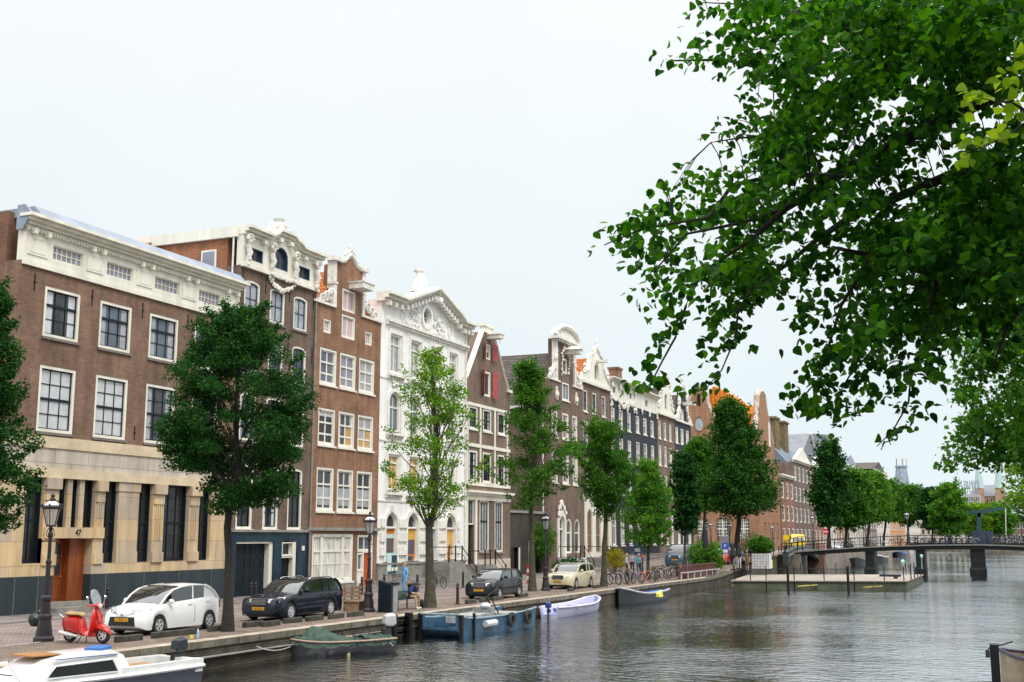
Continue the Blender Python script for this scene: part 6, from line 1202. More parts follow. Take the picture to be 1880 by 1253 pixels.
m=MB().box(-L2*.3,-L2*.05,-.6,.5,.45,.75).box(0.1,.5,-.4,.4,.5,.95).box(1.5,L2*.4,-.8,.8,.5,.62); m.build('deck_box',M('dirty_grey_boxes',(.3,.3,.28),.7,var=.4),bg_)
m=MB().tube([(.6,0,.5),(.75,.1,1.35),(1.0,-.2,.6)],.035,5).tube([(.9,.3,.5),(1.2,.1,1.3),(1.6,-.1,.6)],.035,5).tube([(.3,-.2,1.0),(1.2,.2,1.1)],.03,5).tube([(.75,.1,1.35),(1.1,-.3,1.7)],.025,5); m.build('winch_frame',plast,bg_); MB().ell((.2,-.1,1.0),.2,.25,.14).build('winch_drum',rimm,bg_)
for x in (.7,L2*.32):
    m=MB(); vs=[(x+(.24+.09*c)*a,-W2/2-.12+.09*s_,.42+(.24+.09*c)*b) for c,s_ in CS(8) for a,b in CS(14)]; m.add(vs,[(i*14+j,i*14+(j+1)%14,((i+1)%8)*14+(j+1)%14,((i+1)%8)*14+j) for i in range(8) for j in range(14)]); m.build('tyre_fender',tyre,bg_,smooth=True)
m=MB().tube([(-L2*.25,-W2/2-.1,.42),(-L2*.12,-W2/2-.1,.42)],.13,8); m.build('cylinder_fender',rimm,bg_)
on_edge(bg_,A2,B2); bg_.location.x-=1.15
ob=empty('outboard_boat_motor',(0,0,0),'dark blue outboard motor between the barge and the lavender boat','motor')
# --- lavender sloop
lv=empty('rowing_boat',(0,0,0),'pale lavender open rowing boat with blue inside moored ahead of the barge','boat')
lav=M('lavender_boat_paint',(.50,.50,.66),.45,var=.1,scale=2); A3=Vector((-20.95,54.0,WATER)); B3=Vector((-20.95,61.0,WATER)); L3=(A3-B3).length
m=MB(); rim=hull(m,L3,1.55,.50,.06,.5,.62,zb=-.15,bowrise=.22); m.build('hull',lav,lv,smooth=True); m=MB(); rubrail(m,rim,.05,-.02); m.build('rub_rail',M('pale_white_lavender',(.6,.58,.68),.5),lv)
MB().loft([[(x,-max(w-.25,.02),.16),(x,max(w-.25,.02),.16)] for x,w,z in rim],close=False,caps=False).build('floor',M('blue_violet_floor',(.16,.19,.42),.6),lv); MB().box(-L3*.2,-L3*.12,-.75,.75,.33,.38).box(L3*.12,L3*.19,-.7,.7,.36,.41).build('thwart',lav,lv)
MB().box(-.7,.1,-.4,.2,.17,.20).build('floor_hatch',plast,lv); outboard(lv,-L3/2-.05,.12,M('blue_motor_cowl',(.02,.05,.22),.3),.7); on_edge(lv,A3,B3); bpy.data.objects.remove(ob)
# --- dark boat
db=empty('dark_boat',(0,0,0),'black open boat with grey rim and blue cover moored below the bicycles','boat')
A4=aZ(1212,1098,WATER); B4=aZ(1138,1110,WATER); L4=(A4-B4).length+.3; m=MB(); rim=hull(m,L4,1.9,.50,.08,.6,.6,bowrise=.35); m.build('hull',dkw,db,smooth=True); m=MB(); rubrail(m,rim,.07,.02); m.build('rub_rail',M('grey_canvas_rim',(.38,.38,.44),.6),db)
MB().loft([[(x,-max(w-.2,.02),z-.08),(x,0,z-.02),(x,max(w-.2,.02),z-.08)] for x,w,z in rim[:6]],close=False,caps=False).build('blue_cover',M('bright_blue_cover',(.03,.16,.5),.6),db); on_edge(db,A4,B4)
yb=empty('yellow_buoy_bag',tuple(aZ(1210,1097,-.2)),'bright yellow bag at the stern of the black boat','bag'); MB().loft([[(0+yb.location.x+dx,yb.location.y-.25,yb.location.z+dz) for dx,dz in ((-.12,0),(.12,0),(.1,.2),(-.1,.25))],[(yb.location.x+dx,yb.location.y+.35,yb.location.z+dz) for dx,dz in ((-.16,0),(.16,0),(.06,.4),(-.06,.35))]]).build('bag_body',M('acid_yellow',(.7,.65,.08),.6),yb,bevel=.04)
# far boats
def sboat(lb,ax,ay,bx,by,mat,rm,W_=2.2,D=.7,cover=None):
    r=empty('moored_boat',(0,0,0),lb,'boat','boats moored beyond the footbridge'); A=aZ(ax,ay,WATER); B=aZ(bx,by,WATER); L_=min(9,max(5,(A-B).length)); m=MB(); rim=hull(m,L_,W_,D,.1,.45,.8); m.build('hull',mat,r,smooth=True); m=MB(); rubrail(m,rim,.09); m.build('rub_rail',rm,r)
    if cover: MB().loft([[(x,-w*.9,z+.05),(x,0,z+.45),(x,w*.9,z+.05)] for x,w,z in rim[2:12]],close=False,caps=False).build('cover',cover,r)
    c=(A+B)/2; r.location=c; d=B-A; r.rotation_euler=(0,0,-math.pi/2 if abs(d.x)<abs(d.y)*.5 else math.atan2(d.y,d.x))
sboat('small dark boat with pale rim moored just under the footbridge',1606,1034,1625,1029,dkw,wht)
sboat('dark covered boat under the footbridge beside the pier',1585,1036,1570,1040,dkw,plast,cover=plast)
sboat('boat with blue canvas cover moored beyond the footbridge',1640,1026,1662,1020,nvh,MATS['bright_blue_cover'],cover=nvh)
sboat('white and tan boat beyond the footbridge pier',1668,1020,1678,1015,wht,MATS['sun_bleached_wood'])
# bottom right boat and pile
rb=empty('wooden_boat',(0,0,0),'beige boat bow with dark rim at the lower right corner','boat'); beg=M('beige_boat_paint',(.45,.36,.25),.6,var=.3,scale=3)
m=MB(); rim=hull(m,6.5,2.2,.55,.1,.5,.85,bowrise=.2,zb=-.3); m.build('hull',beg,rb,smooth=True); m=MB(); rubrail(m,rim,.05,.03); m.build('rub_rail',M('violet_black_rim',(.05,.035,.08),.5),rb); MB().box(-3,1.4,-.9,.9,.15,.32).build('floor',plast,rb); m=MB(); [m.box(x,x+.25,-1.15,1.15,.55,.62) for x in (-2,-.4,1.0)]; m.build('thwart',MATS['varnished_teak'],rb); m=MB(); m.tube([(2.2,-.6,.95),(.9,.3,.7),(.2,.9,.9)],.025,5); m.tube([(2.9,0,1.1),(3.5,.2,.9)],.02,5); m.build('rope',blackp,rb)
p=aZ(1818,1262,WATER); hd=R(168); rb.rotation_euler=(0,0,hd); rb.location=(p.x+3.45,p.y+.4,WATER)
pp=aZ(1832,1290,WATER); pz=aD(1832,1184,math.hypot(pp.x,pp.y)).z
pl=empty('mooring_pile',(pp.x,pp.y,WATER),'black timber mooring pile with pale cap and small box at lower right','mooring pile'); MB().box(pp.x-.10,pp.x+.10,pp.y-.10,pp.y+.10,-2.5,pz).build('post',blackp,pl,bevel=.02); MB().box(pp.x-.12,pp.x+.12,pp.y-.12,pp.y+.12,pz,pz+.04).build('cap',M('grey_pile_cap',(.3,.26,.27),.7),pl); MB().box(pp.x-.20,pp.x-.105,pp.y-.15,pp.y-.02,pz-.3,pz-.12).build('meter_box',plast,pl)
# ladder piles by quay
p=aZ(745,1178,WATER); lad=empty('quay_ladder',(p.x,p.y,WATER),'dark timber ladder posts with rungs against the quay wall','ladder')
for dy in (0,1.25): MB().box(QX(p.y)+.06,QX(p.y)+.3,p.y-.15+dy,p.y+.1+dy,-2,.12).build('post',blackp,lad); m=MB(); [m.box(QX(p.y)+.1,QX(p.y)+.2,p.y,p.y+1.25,z,z+.05) for z in (-.62,-.35,-.08)]; m.build('rung',greyst,lad)
# ================================================================ STREET FURNITURE
def bz(x):
    t=(x+3.8)/18.; return 2.14-.80*t*t if x<-3.8 else 2.14-.8*((x+3.8)/12)**2
lampw=M('milky_lamp_glass',(.5,.5,.52),.3,coat=.6,var=.05)
lampc,_t,_b=nodes('clear_lantern_glass'); _b.inputs['Base Color'].default_value=(.55,.55,.55,1); _b.inputs['Roughness'].default_value=.15; _tr=_t.nodes.new('ShaderNodeBsdfTransparent'); _m=_t.nodes.new('ShaderNodeMixShader'); _m.inputs[0].default_value=.55; _t.links.new(_b.outputs[0],_m.inputs[1]); _t.links.new(_tr.outputs[0],_m.inputs[2]); _t.links.new(_m.outputs[0],_t.nodes['Material Output'].inputs[0])
def mk_lamp(label,p,h=4.25,name='street_lamp'):
    r=empty(name,tuple(p),label,'street lamp','street lamps on the quay'); x,y,z=p; s=h/4.25
    m=MB().lathe([(.29,0),(.29,.1),(.24,.16),(.22,.32),(.17,.62),(.19,.66),(.19,.74),(.15,.8),(.13,1.15),(.16,1.2),(.16,1.28),(.10,1.34)],p,8); m.build('base',iron,r)
    MB().lathe([(.085,1.3*s),(.065,2.2*s),(.085,2.24*s),(.085,2.3*s),(.055,2.36*s),(.05,3.0*s),(.075,3.02*s),(.075,3.1*s),(.05,3.16*s),(.05,3.3*s)],p,8).tube([(x,y-.28,z+2.88*s),(x,y+.28,z+2.88*s)],.018,6).ell((x,y-.29,z+2.88*s),.035,.035,.035,6,4).ell((x,y+.29,z+2.88*s),.035,.035,.035,6,4).tube([(x,y-.03,z+2.95*s),(x,y-.16,z+3.05*s),(x,y-.13,z+3.2*s),(x,y-.02,z+3.3*s)],.014,5).tube([(x,y+.03,z+2.95*s),(x,y+.16,z+3.05*s),(x,y+.13,z+3.2*s),(x,y+.02,z+3.3*s)],.014,5).build('post',iron,r)
    L_=MB().lathe([(.13,3.34*s),(.25,3.82*s)],p,6,cap=True).build('lantern_glass',lampc,r)
    m=MB(); 
    for a,b in CS(6): m.tube([(x+.135*a,y+.135*b,z+3.33*s),(x+.262*a,y+.262*b,z+3.83*s),(x+.35*a,y+.35*b,z+3.93*s)],.014,5)
    m.lathe([(.15,3.3*s),(.15,3.35*s)],p,6); m.lathe([(.27,3.82*s),(.31,3.86*s),(.31,3.89*s),(.24,3.93*s)],p,6)
    for a,b in CS(6): m.ell((x+.30*a,y+.30*b,z+3.93*s),.03,.03,.05,5,4)
    m.build('lantern_frame',iron,r); MB().lathe([(.25,3.92*s),(.2,3.99*s),(.1,4.05*s)],p,6).build('lantern_roof',lampw,r); MB().lathe([(.09,4.04*s),(.09,4.12*s),(.05,4.16*s),(.07,4.22*s),(.01,4.3*s)],p,6).build('finial',iron,r); return r
def lampat(label,px,py,ptop,**k):
    p=G(px,py) if px<1400 else FP(px,-28 if px<1450 else -24.6,131.5 if px==1667 else (300 if px>1800 else None))
    if px==1667: p.z=bz(p.x)
    h=aD(px,ptop,math.hypot(p.x,p.y)).z-p.z; return mk_lamp(label,p,h)
lampat('ornate street lamp beside the red scooter, nearest in view',80,1178,908)
lampat('ornate street lamp in front of the house with the orange door',676,1124,941)
lampat('ornate street lamp beside the narrow green tree and beige car',1002,1085,942)
lampat('street lamp beside the largest dark tree by the closed parasols',1341,1030,961)
lampat('thin street lamp left of the closed parasols on the far pavement',1306,1014,960)
lampat('street lamp at the foot of the small arch bridge',1418,1022,965)
lampat('street lamp in front of the grey brown far house',1493,1010,946)
lampat('street lamp beyond the footbridge by the second rounded tree',1558,1006,958)
lampat('street lamp between far trees behind the footbridge railing',1595,1003,966)
lampat('tall street lamp standing on the footbridge middle',1667,1003,940)
lampat('street lamp at the far right beyond the footbridge',1876,1003,940)
def bollard(label,px,py,h=.95):
    p=G(px,py); r=empty('bollard',tuple(p),label,'bollard','cast iron bollards'); MB().lathe([(.11,0),(.11,.05),(.075,.12),(.065,h*.72),(.085,h*.76),(.085,h*.8),(.05,h*.84),(.075,h*.93),(.03,h)],p,8).build('post',iron,r); return r
for lb,px,py in (('iron bollard between the scooter and the slate plinth',196,1122),('iron bollard leftmost before the garage door',460,1108),('iron bollard rightmost of the pair before the garage door',468,1107),('iron bollard between the barge tree and the black car',840,1110),('iron bollard at the foot of the black stair railing',766,1086) ,('iron bollard at the step of the house with the orange door',664,1092),('iron bollard right of the stair of the white house',850,1079),('iron bollard behind the litter bin',705,1086)): bollard(lb,px,py)
p=G(970,1072); r=empty('striped_bollard',tuple(p),'red and white striped post right of the black car','bollard'); 
for k in range(5): MB().lathe([(.10,.0+k*.24),(.10,.235+k*.24)],p,10).build('stripe_band',[M('traffic_red',(.5,.015,.02),.5),white][k%2],r)
# stone parking stops
stopm=M('mossy_parking_stop',(.05,.05,.038),.95,var=.5,scale=4,bump=.5)
for i,(px,py,lb) in enumerate(((232,1178,'stone parking stop before the white car nose'),(287,1170,'stone parking stop under the front wheel of the white car'),(340,1166,'stone parking stop beside the white car door'),(391,1158,'stone parking stop at the rear wheel of the white car'),(434,1150,'stone parking stop just behind the white car'),(497,1150,'stone parking stop before the front of the navy estate car'),(537,1144,'stone parking stop at the front wheel of the navy estate car'),(577,1140,'stone parking stop beside the navy estate car doors'),(617,1136,'stone parking stop at the rear wheel of the navy estate car'),(653,1132,'stone parking stop by the wooden pallet stand'),(886,1109,'stone parking stop before the black hatchback'),(912,1106,'stone parking stop at the front wheel of the black hatchback'),(938,1103,'stone parking stop beside the black hatchback'),(977,1097,'stone parking stop between the black and beige cars'),(1060,1086,'stone parking stop at the front wheel of the beige car'),(1097,1080,'stone parking stop at the rear wheel of the beige car'))):
    p=G(px,py); p.x=max(min(p.x,-23.25),-24.2); r=MB().obox((p.x,p.y,p.z+.09),.17,1.05,.19,(i%3-1)*.04).build('parking_stop',stopm,bevel=.03); tag(r,lb,'parking stop','stone parking stops along the quay')
# bin, bench
p=G(709,1125); r=empty('litter_bin',tuple(p),'tall grey litter bin with dark slanted lid beside the bench','litter bin'); MB().box(p.x-.25,p.x+.25,p.y+.02,p.y+.5,.0,1.05).build('bin_body',M('grey_metal_panel',(.33,.33,.34),.4,metal=.3),r); MB().prismY([(p.x-.3,0),(p.x+.3,0),(p.x+.3,1.12),(p.x-.3,1.3)],p.y-.16,p.y+.01).box(p.x-.3,p.x+.3,p.y+.01,p.y+.55,1.08,1.2).build('bin_hood',darkpaint,r)
pb=G(745,1120); be=empty('park_bench',tuple(pb),'green black bench facing the canal with a man sitting on it','bench'); x0=pb.x
m=MB(); [m.box(x0-.05-.14*k,x0+.06-.14*k,pb.y-1.0,pb.y+1.1,.43,.465) for k in range(3)]; m.build('seat',darkpaint,be)
m=MB(); [m.obox((x0-.42-.02*k,pb.y+.05,.50+.105*k),.03,2.1,.09,0,-.15) for k in range(3)]; m.build('backrest',M('dark_green_bench_paint',(.02,.06,.055),.5),be)
for dy in (-.8,.85):
    MB().tube([(x0+.05,pb.y+dy,0),(x0+.05,pb.y+dy,.43),(x0-.4,pb.y+dy,.43),(x0-.48,pb.y+dy,.76)],.03,6).tube([(x0-.4,pb.y+dy,.43),(x0-.4,pb.y+dy,0)],.03,6).build('leg',blackp,be)
# pallet stand
p=G(660,1122); r=empty('wooden_pallet_seat',tuple(p),'rough wooden pallet bench leaning between navy car and street lamp','bench'); m=MB(); pw=M('weathered_pallet_wood',(.24,.16,.10),.85,var=.4,scale=8)
for k in range(5): m.box(p.x-.35,p.x-.31,p.y-.7,p.y+.7,.2+k*.17,.3+k*.17)
m.build('back_slats',pw,r); m=MB(); [m.box(p.x-.3+.16*k,p.x-.18+.16*k,p.y-.7,p.y+.7,.4,.43) for k in range(4)]; m.build('seat_slats',pw,r); m=MB(); [m.box(p.x-.38,p.x+.3,p.y+dy-.04,p.y+dy+.04,0,.4) for dy in (-.6,0,.6)]; [m.box(p.x-.4,p.x-.34,p.y+dy-.04,p.y+dy+.04,0,1.1) for dy in (-.6,0,.6)]; m.build('frame',pw,r)
# bag by lamp, bottle
p=G(64,1150); tag(MB().ell((p.x,p.y,.22),.25,.22,.25).ell((p.x+.1,p.y+.1,.45),.1,.12,.12).build('rubbish_bag',M('black_plastic_bag',(.01,.015,.015),.25,bump=1,bscale=9),smooth=True),'black rubbish bag beside the lamp base by the scooter','bag')
p=G(314,1170); p.x=-23.05; tag(MB().lathe([(.04,0),(.04,.2),(.015,.27),(.015,.3)],p,8).build('water_bottle',M('clear_blue_plastic',(.3,.45,.6),.2,coat=1)),'small clear water bottle standing beside the white car wheel','bottle')
p=G(277,1170); p.x=-23.1; tag(MB().lathe([(.05,0),(.06,.1)],p,8).build('yellow_cup',M('acid_yellow',(.7,.65,.08),.6)),'small yellow cup on the stone stop beside the white car','cup')
# hedges, planters
p=G(1130,1050); shrub('golden yellow bush behind the first bicycles',(p.x,p.y,p.z),1.1,1.1,1.0,1500,.13,leafmat('golden_leaves',(.16,.15,.01),(.35,.28,.03)),1)
shrub('dark green climbing shrub on the sooty wall by the lamp',(XF+.2,90.5,1.2),.8,2.2,1.6,2600,.14,LV['mid'],2); shrub('low dark hedge behind the beige car',(XF+1.6,93,0),.8,3.5,.7,2600,.13,LV['deep'],3); shrub('green shrub at the steps of the white bell gable house',(XF+1.4,104,.3),.7,1.4,.8,1400,.14,LV['deep'],4)
for i,(px,lb) in enumerate(((1283,'tall bright green bamboo planter left of the closed parasol'),(1310,'tall bright green bamboo planter right of the closed parasol'))):
    p=G(px,1050); shrub(lb,(p.x,p.y,p.z),.85,.85,1.25,2000,.16,LV['fresh'],5+i)
p=G(1398,1045); r=empty('white_planter',tuple(p),'white gridded planter box with a round green hedge on the ramp','planter'); MB().box(p.x-.8,p.x+.65,p.y,p.y+1.2,p.z,p.z+1.3).build('box',M('white_tarp_box',(.6,.6,.62),.6),r); m=MB(); [m.box(p.x-.8+1.45*k/6-.012,p.x-.8+1.45*k/6+.012,p.y-.03,p.y,p.z,p.z+1.3) for k in range(7)]; [m.box(p.x-.8,p.x+.65,p.y-.028,p.y-.003,p.z+1.3*k/6-.012,p.z+1.3*k/6+.012) for k in range(7)]; m.build('grid',greyst,r)
shrub('round leafy green hedge standing in the white gridded planter',(p.x-.1,p.y+.6,p.z+1.2),1.0,.8,.8,2600,.16,LV['mid'],8); q=G(1385,1040); shrub('flowering pale bush behind the white gridded planter',(q.x-.6,q.y+3,q.z+.4),1.3,1.2,1.3,1800,.17,leafmat('pale_flower_leaves',(.10,.16,.05),(.5,.42,.35)),9)
# parasols, terrace
def parasol(lb,px,py,top):
    p=G(px,py); h=aD(px,top,math.hypot(p.x,p.y)).z-p.z; r=empty('closed_parasol',tuple(p),lb,'parasol','closed parasols on the terrace'); MB().lathe([(.3,0),(.3,.08),(.04,.1),(.04,h)],p,8).build('pole',plast,r); MB().lathe([(.10,.9),(.28,1.2),(.24,h*.6),(.12,h-.2),(.03,h)],p,7).build('folded_canopy',M('navy_black_canvas',(.012,.014,.022),.8),r)
parasol('tall closed black parasol between the bamboo planters',1297,1050,966); parasol('closed dark parasol left of the walking woman',1346,1047,995); parasol('closed dark parasol right of the red car',1358,1045,996)
r=empty('terrace_fence',(QX(88)-.6,88,0),'low dark red brown slatted terrace fence along the quay corner','fence'); m=MB(); x=QX(88)-.9
for k in range(28): m.box(x-.02,x+.02,83+k*.42,83.08+k*.42+.1,gz(86),gz(90)+.95)
m.build('slats',M('red_brown_fence_wood',(.10,.03,.02),.7),r); MB().box(x-.05,x+.05,82.9,94.8,gz(88)+.9,gz(88)+1.0).box(x-.05,x+.05,82.9,94.8,gz(88)+.5,gz(88)+.58).build('rail',MATS['red_brown_fence_wood'],r)
m=MB(); 
for k in range(7): m.box(x+.2+.0,x+.26,83+k*1.9,83.06+k*1.9,0,.5)
m.box(x+.18,x+.28,82.9,95,.45,.5)
m.build('low_rail',rimm,r)
for i in range(4):
    c=empty('terrace_table',(-24.5-(i%2)*2.2,86+i*2.4,gz(87)),['terrace table nearest the quay corner','second terrace table behind the fence','third terrace table by the bamboo','last terrace table by the parasols'][i],'table','terrace tables'); l=c.location
    MB().lathe([(.4,.72),(.4,.75)],l,12).build('tabletop',pw,c); MB().lathe([(.25,0),(.25,.03),(.03,.05),(.03,.72)],l,8).build('leg',plast,c)
# signs
def signpost(lb,px,py,top,kind):
    p=G(px,py) if px<1400 else FP(px,-24.6); h=aD(px,top,math.hypot(p.x,p.y)).z-p.z; r=empty('road_sign',tuple(p),lb,'road sign'); MB().lathe([(.035,0),(.035,h)],p,8).build('post',greyst,r)
    if kind=='noentry':
        MB().prismY([(p.x+.42*a,h-.35+p.z+.42*b) for a,b in CS(20)],p.y-.09,p.y-.05).build('sign_disc',MATS['traffic_red'],r); MB().box(p.x-.3,p.x+.3,p.y-.10,p.y-.092,p.z+h-.42,p.z+h-.28).build('white_bar',white,r)
    else:
        MB().box(p.x-.3,p.x+.3,p.y-.08,p.y-.05,p.z+h-.95,p.z+h).build('blue_panel',M('traffic_blue',(.02,.10,.42),.4),r)
        textobj('sign_text','P',.42,white,(p.x,p.y-.085,p.z+h-.28),(Matrix(((1,0,0),(0,0,-1),(0,1,0)))).to_quaternion(),r,ext=.002); MB().box(p.x-.2,p.x+.2,p.y-.085,p.y-.081,p.z+h-.85,p.z+h-.6).build('sign_symbol',white,r)
signpost('round red no entry sign beyond the small arch bridge',1516,1012,972,'noentry'); signpost('blue parking sign above the parked bicycles',1172,1062,992,'blue'); signpost('blue sign panel among the terrace parasols',1333,1040,997,'blue')
p=G(1333,1036); r=empty('menu_board',tuple(p),'tall grey advertising column beside the closed parasols','sign'); a=aY(1330,985,p.y+8); MB().box(a.x-.5,a.x+.5,a.y,a.y+.2,gz(a.y),a.z).build('panel',M('grey_metal_panel',(.33,.33,.34),.4),r)
# ---------------------------------------------------------------- stairs and railings
def stoop(label,y0,y1,zt,out,xf=XF,steps=None,rail=True,dirn=1,run=2.4,mat=greyst):
    r=empty('front_steps',(xf+out/2,y0,0),label,'steps'); m=MB().box(xf+.12,xf+out,y0,y1,0,zt); n=steps or int(zt/.18)
    for k in range(n): m.box(xf+.12,xf+out-.02,y1+run*k/n if dirn>0 else y0-run*(k+1)/n,y1+run*(k+1)/n if dirn>0 else y0-run*k/n,0,zt*(1-(k+1)/(n+1)))
    m.build('stone_steps',mat,r)
    if rail:
        m=MB(); e=y1+run if dirn>0 else y0-run; a=y1 if dirn>0 else y0; b=y0 if dirn>0 else y1; X=xf+out-.06
        for yy,zz in ((b,zt),((a+b)/2,zt),(a,zt),(e,0)): m.lathe([(.065,0),(.05,.1),(.05,.9),(.07,.95),(.03,1.05)],(X,yy,zz),8)
        m.tube([(X,b,zt+.95),(X,a,zt+.95),(X,e,.95)],.035,6).tube([(X,b,zt+.5),(X,a,zt+.5),(X,e,.5)],.02,5).tube([(xf+.2,b,zt+.95),(X,b,zt+.95)],.03,5); m.build('railing',blackp,r)
    return r
stoop('stone steps with heavy black railing at the white house door',69.6,71.6,1.42,1.9,run=2.3); stoop('stone stairs with thin black railing at the red shutter house',76.0,77.8,1.1,1.6,run=-.0001+1.9,dirn=1); stoop('white plastered stoop at the pedimented neck gable house',94.2,96.4,1.25,1.8,mat=MATS['white_stucco']); stoop('grey stoop with iron rail at the white bell gable house',101.5,103.6,1.2,1.8); stoop('grey stoop at the left black house',111,113,1.3,1.9); stoop('grey stoop at the right black house',119.5,122,1.3,1.9,rail=False)
r=empty('scroll_railing',(XF+.5,64.8,.3),'low curled iron railing under the hanging poster','railing'); m=MB()
for k in range(5):
    y=64.1+k*.45; m.tube([(XF+.75,y+.2*math.cos(t*.8)*(1-t/12),.62+.2*math.sin(t*.8)*(1-t/12)) for t in range(11)],.018,5)
m.tube([(XF+.75,63.9,.4),(XF+.75,66.3,.4)],.02,5); m.build('scrolls',blackp,r); MB().box(XF+.12,XF+.9,63.7,69.4,0,.38).build('stone_base',greyst,r)
# white car sunshade handled as sheet inside black car
# ================================================================ BICYCLES
def mk_bike(label,frame,basket=False):
    r=empty('bicycle',(0,0,0),label,'bicycle','parked bicycles'); ch=M('bicycle_spokes_grey',(.10,.10,.11),.5,metal=.3)
    for x in (-.53,.53):
        m=MB(); n=18; vs=[(x+(.33+.024*c)*a,.022*s_,.35+(.33+.024*c)*b) for c,s_ in CS(5) for a,b in CS(n)]; m.add(vs,[(i*n+j,i*n+(j+1)%n,((i+1)%5)*n+(j+1)%n,((i+1)%5)*n+j) for i in range(5) for j in range(n)]); w=m.build('wheel',tyre,r)
        m=MB(); [m.tube([(x,0,.35),(x+.32*a,0,.35+.32*b)],.0035,3,cap=False) for a,b in CS(12)]; m.build('spokes',ch,w)
    m=MB(); P_=dict(bb=(-.08,0,.30),st=(-.22,0,.78),hd=(.36,0,.80),hl=(.40,0,.66),rw=(-.53,0,.35),fw=(.53,0,.35))
    for a,b,q in (('bb','st',.017),('st','hd',.016),('bb','hl',.02),('rw','bb',.011),('rw','st',.011),('hd','fw',.015)): m.tube([P_[a],P_[b]],q,5)
    m.build('frame',frame,r); MB().tube([(.36,0,.8),(.33,0,1.0),(.3,-.12,1.03),(.12,-.28,1.0)],.012,5).tube([(.33,0,1.0),(.3,.12,1.03),(.12,.28,1.0)],.012,5).build('handlebar',ch,r); MB().loft([[(-.38,-.09,.9),(-.38,.09,.9),(-.38,.09,.94),(-.38,-.09,.94)],[(-.1,-.03,.9),(-.1,.03,.9),(-.1,.03,.93),(-.1,-.03,.93)]]).tube([(-.22,0,.78),(-.25,0,.9)],.012,5).build('saddle',plast,r)
    MB().tube([(-.53+.37*math.cos(a),0,.35+.37*math.sin(a)) for a in np.linspace(.3,2.9,8)],.02,4).tube([(-.78,0,.7),(-.3,0,.72)],.03,4).build('mudguard',frame,r)
    if basket: MB().box(.42,.75,-.18,.18,.75,.98).build('basket',M('wicker_crate',(.2,.14,.09),.8),r)
    return r
fr_=[M('black_bicycle_paint',(.012,.012,.014),.35),M('orange_bicycle_paint',(.5,.12,.02),.35),M('blue_bicycle_paint',(.04,.15,.35),.35),M('white_bicycle_paint',(.6,.6,.6),.35)]
b0=mk_bike('x',fr_[0]); b1=mk_bike('x',fr_[1]); b2=mk_bike('x',fr_[2]); b3=mk_bike('x',fr_[3]); b4=mk_bike('x',fr_[0],True); used=set()
def bike(src,lb,p,h):
    o=src if src not in used else copy_tree(src); used.add(src); o.location=p; o.rotation_euler=(R(-6),0,h); o['label']=lb; return o
for src,lb,px,py,h in ((b0,'black bicycle leftmost in the first rack on the quay',1128,1074,1.35),(b4,'black bicycle with wicker crate in the middle of the first rack',1146,1074,1.2),(b0,'black bicycle leaning behind the crate bicycle',1158,1073,1.5),(b2,'blue bicycle between the crate bicycle and the orange one',1172,1071,1.3),(b1,'orange framed bicycle at the right end of the first rack',1188,1072,1.15),(b0,'fallen looking thin bicycle right of the orange bicycle',1206,1068,1.7),
    (b0,'black bicycle at the left of the second rack',1222,1062,1.3),(b3,'white bicycle second in the second rack',1232,1061,1.2),(b0,'dark bicycle in the middle of the second rack',1241,1060,1.35),(b0,'dark bicycle beneath the van front',1250,1059,1.2),(b3,'pale bicycle near the right end of the second rack',1260,1058,1.3),(b0,'last dark bicycle of the second rack by the terrace fence',1270,1057,1.3),
    (b0,'black bicycle squeezed between the two leftmost in the first rack',1137,1072,1.05),(b0,'black bicycle leaning over the blue bicycle',1166,1069,.95),(b4,'crate bicycle at the far right of the first rack',1197,1067,1.4),(b0,'black bicycle turned sideways before the second rack',1215,1064,.8),(b0,'black bicycle between the two pale ones of the second rack',1237,1058,.9),(b4,'crate bicycle under the van bumper in the second rack',1246,1057,1.6),(b0,'black bicycle next to the last one by the terrace fence',1265,1056,1.0),
    (b0,'black bicycle parked under the white house stairs',806,1082,1.45)):
    p=G(px,py); bike(src,lb,p,h)
# ================================================================ FOOTBRIDGE
fbm=M('black_green_bridge_steel',(.008,.009,.010),.6,var=.3,scale=1.5,spec=.2)
YB0,YB1=131.,134.6
def bz(x): # deck height
    t=(x+3.8)/18.; return 2.14-.80*t*t if x<-3.8 else 2.14-.8*((x+3.8)/12)**2
XB=[-23.5+ i*(31.5/36) for i in range(37)]
fbz=empty('footbridge',(-8,YB0,0),'long dark arched footbridge with thin railing crossing the canal','bridge')
m=MB(); m.loft([[(x,YB0,bz(x)-.4),(x,YB0,bz(x)),(x,YB1,bz(x)),(x,YB1,bz(x)-.4)] for x in XB]); m.build('deck_girder',fbm,fbz)
m=MB(); m.loft([[(x,YB0-.12,bz(x)+.0),(x,YB0-.12,bz(x)+.12),(x,YB0+.3,bz(x)+.12),(x,YB0+.3,bz(x))] for x in XB]); m.build('deck_edge',M('pale_bridge_edge',(.22,.21,.2),.8),fbz)
for x in (-14.2,-9.1,-3.5,2.6):
    m=MB(); pw_=.7 if x>-4 else .45; m.prismX([(YB0-.1,WATER-1),(YB1+.1,WATER-1),(YB1-.2,bz(x)-.39),(YB0+.15,bz(x)-.39)],x-pw_,x+pw_); m.prismX([(YB0-.35,WATER-1),(YB0-.1,WATER-1),(YB0-.1,-.1),(YB0-.35,-.3)],x-pw_-.12,x+pw_+.12); m.build('pier',fbm,fbz)
for yy in (YB0+.05,YB1-.1):
    m=MB(); 
    for i,x in enumerate(XB):
        if i%2==0: m.tube([(x,yy,bz(x)),(x,yy,bz(x)+1.12)],.055,5)
    for h_ in (1.1,.75,.4): m.tube([(x,yy,bz(x)+h_) for x in XB],.04 if h_>1 else .022,5)
    m.build('railing',blackp,fbz)
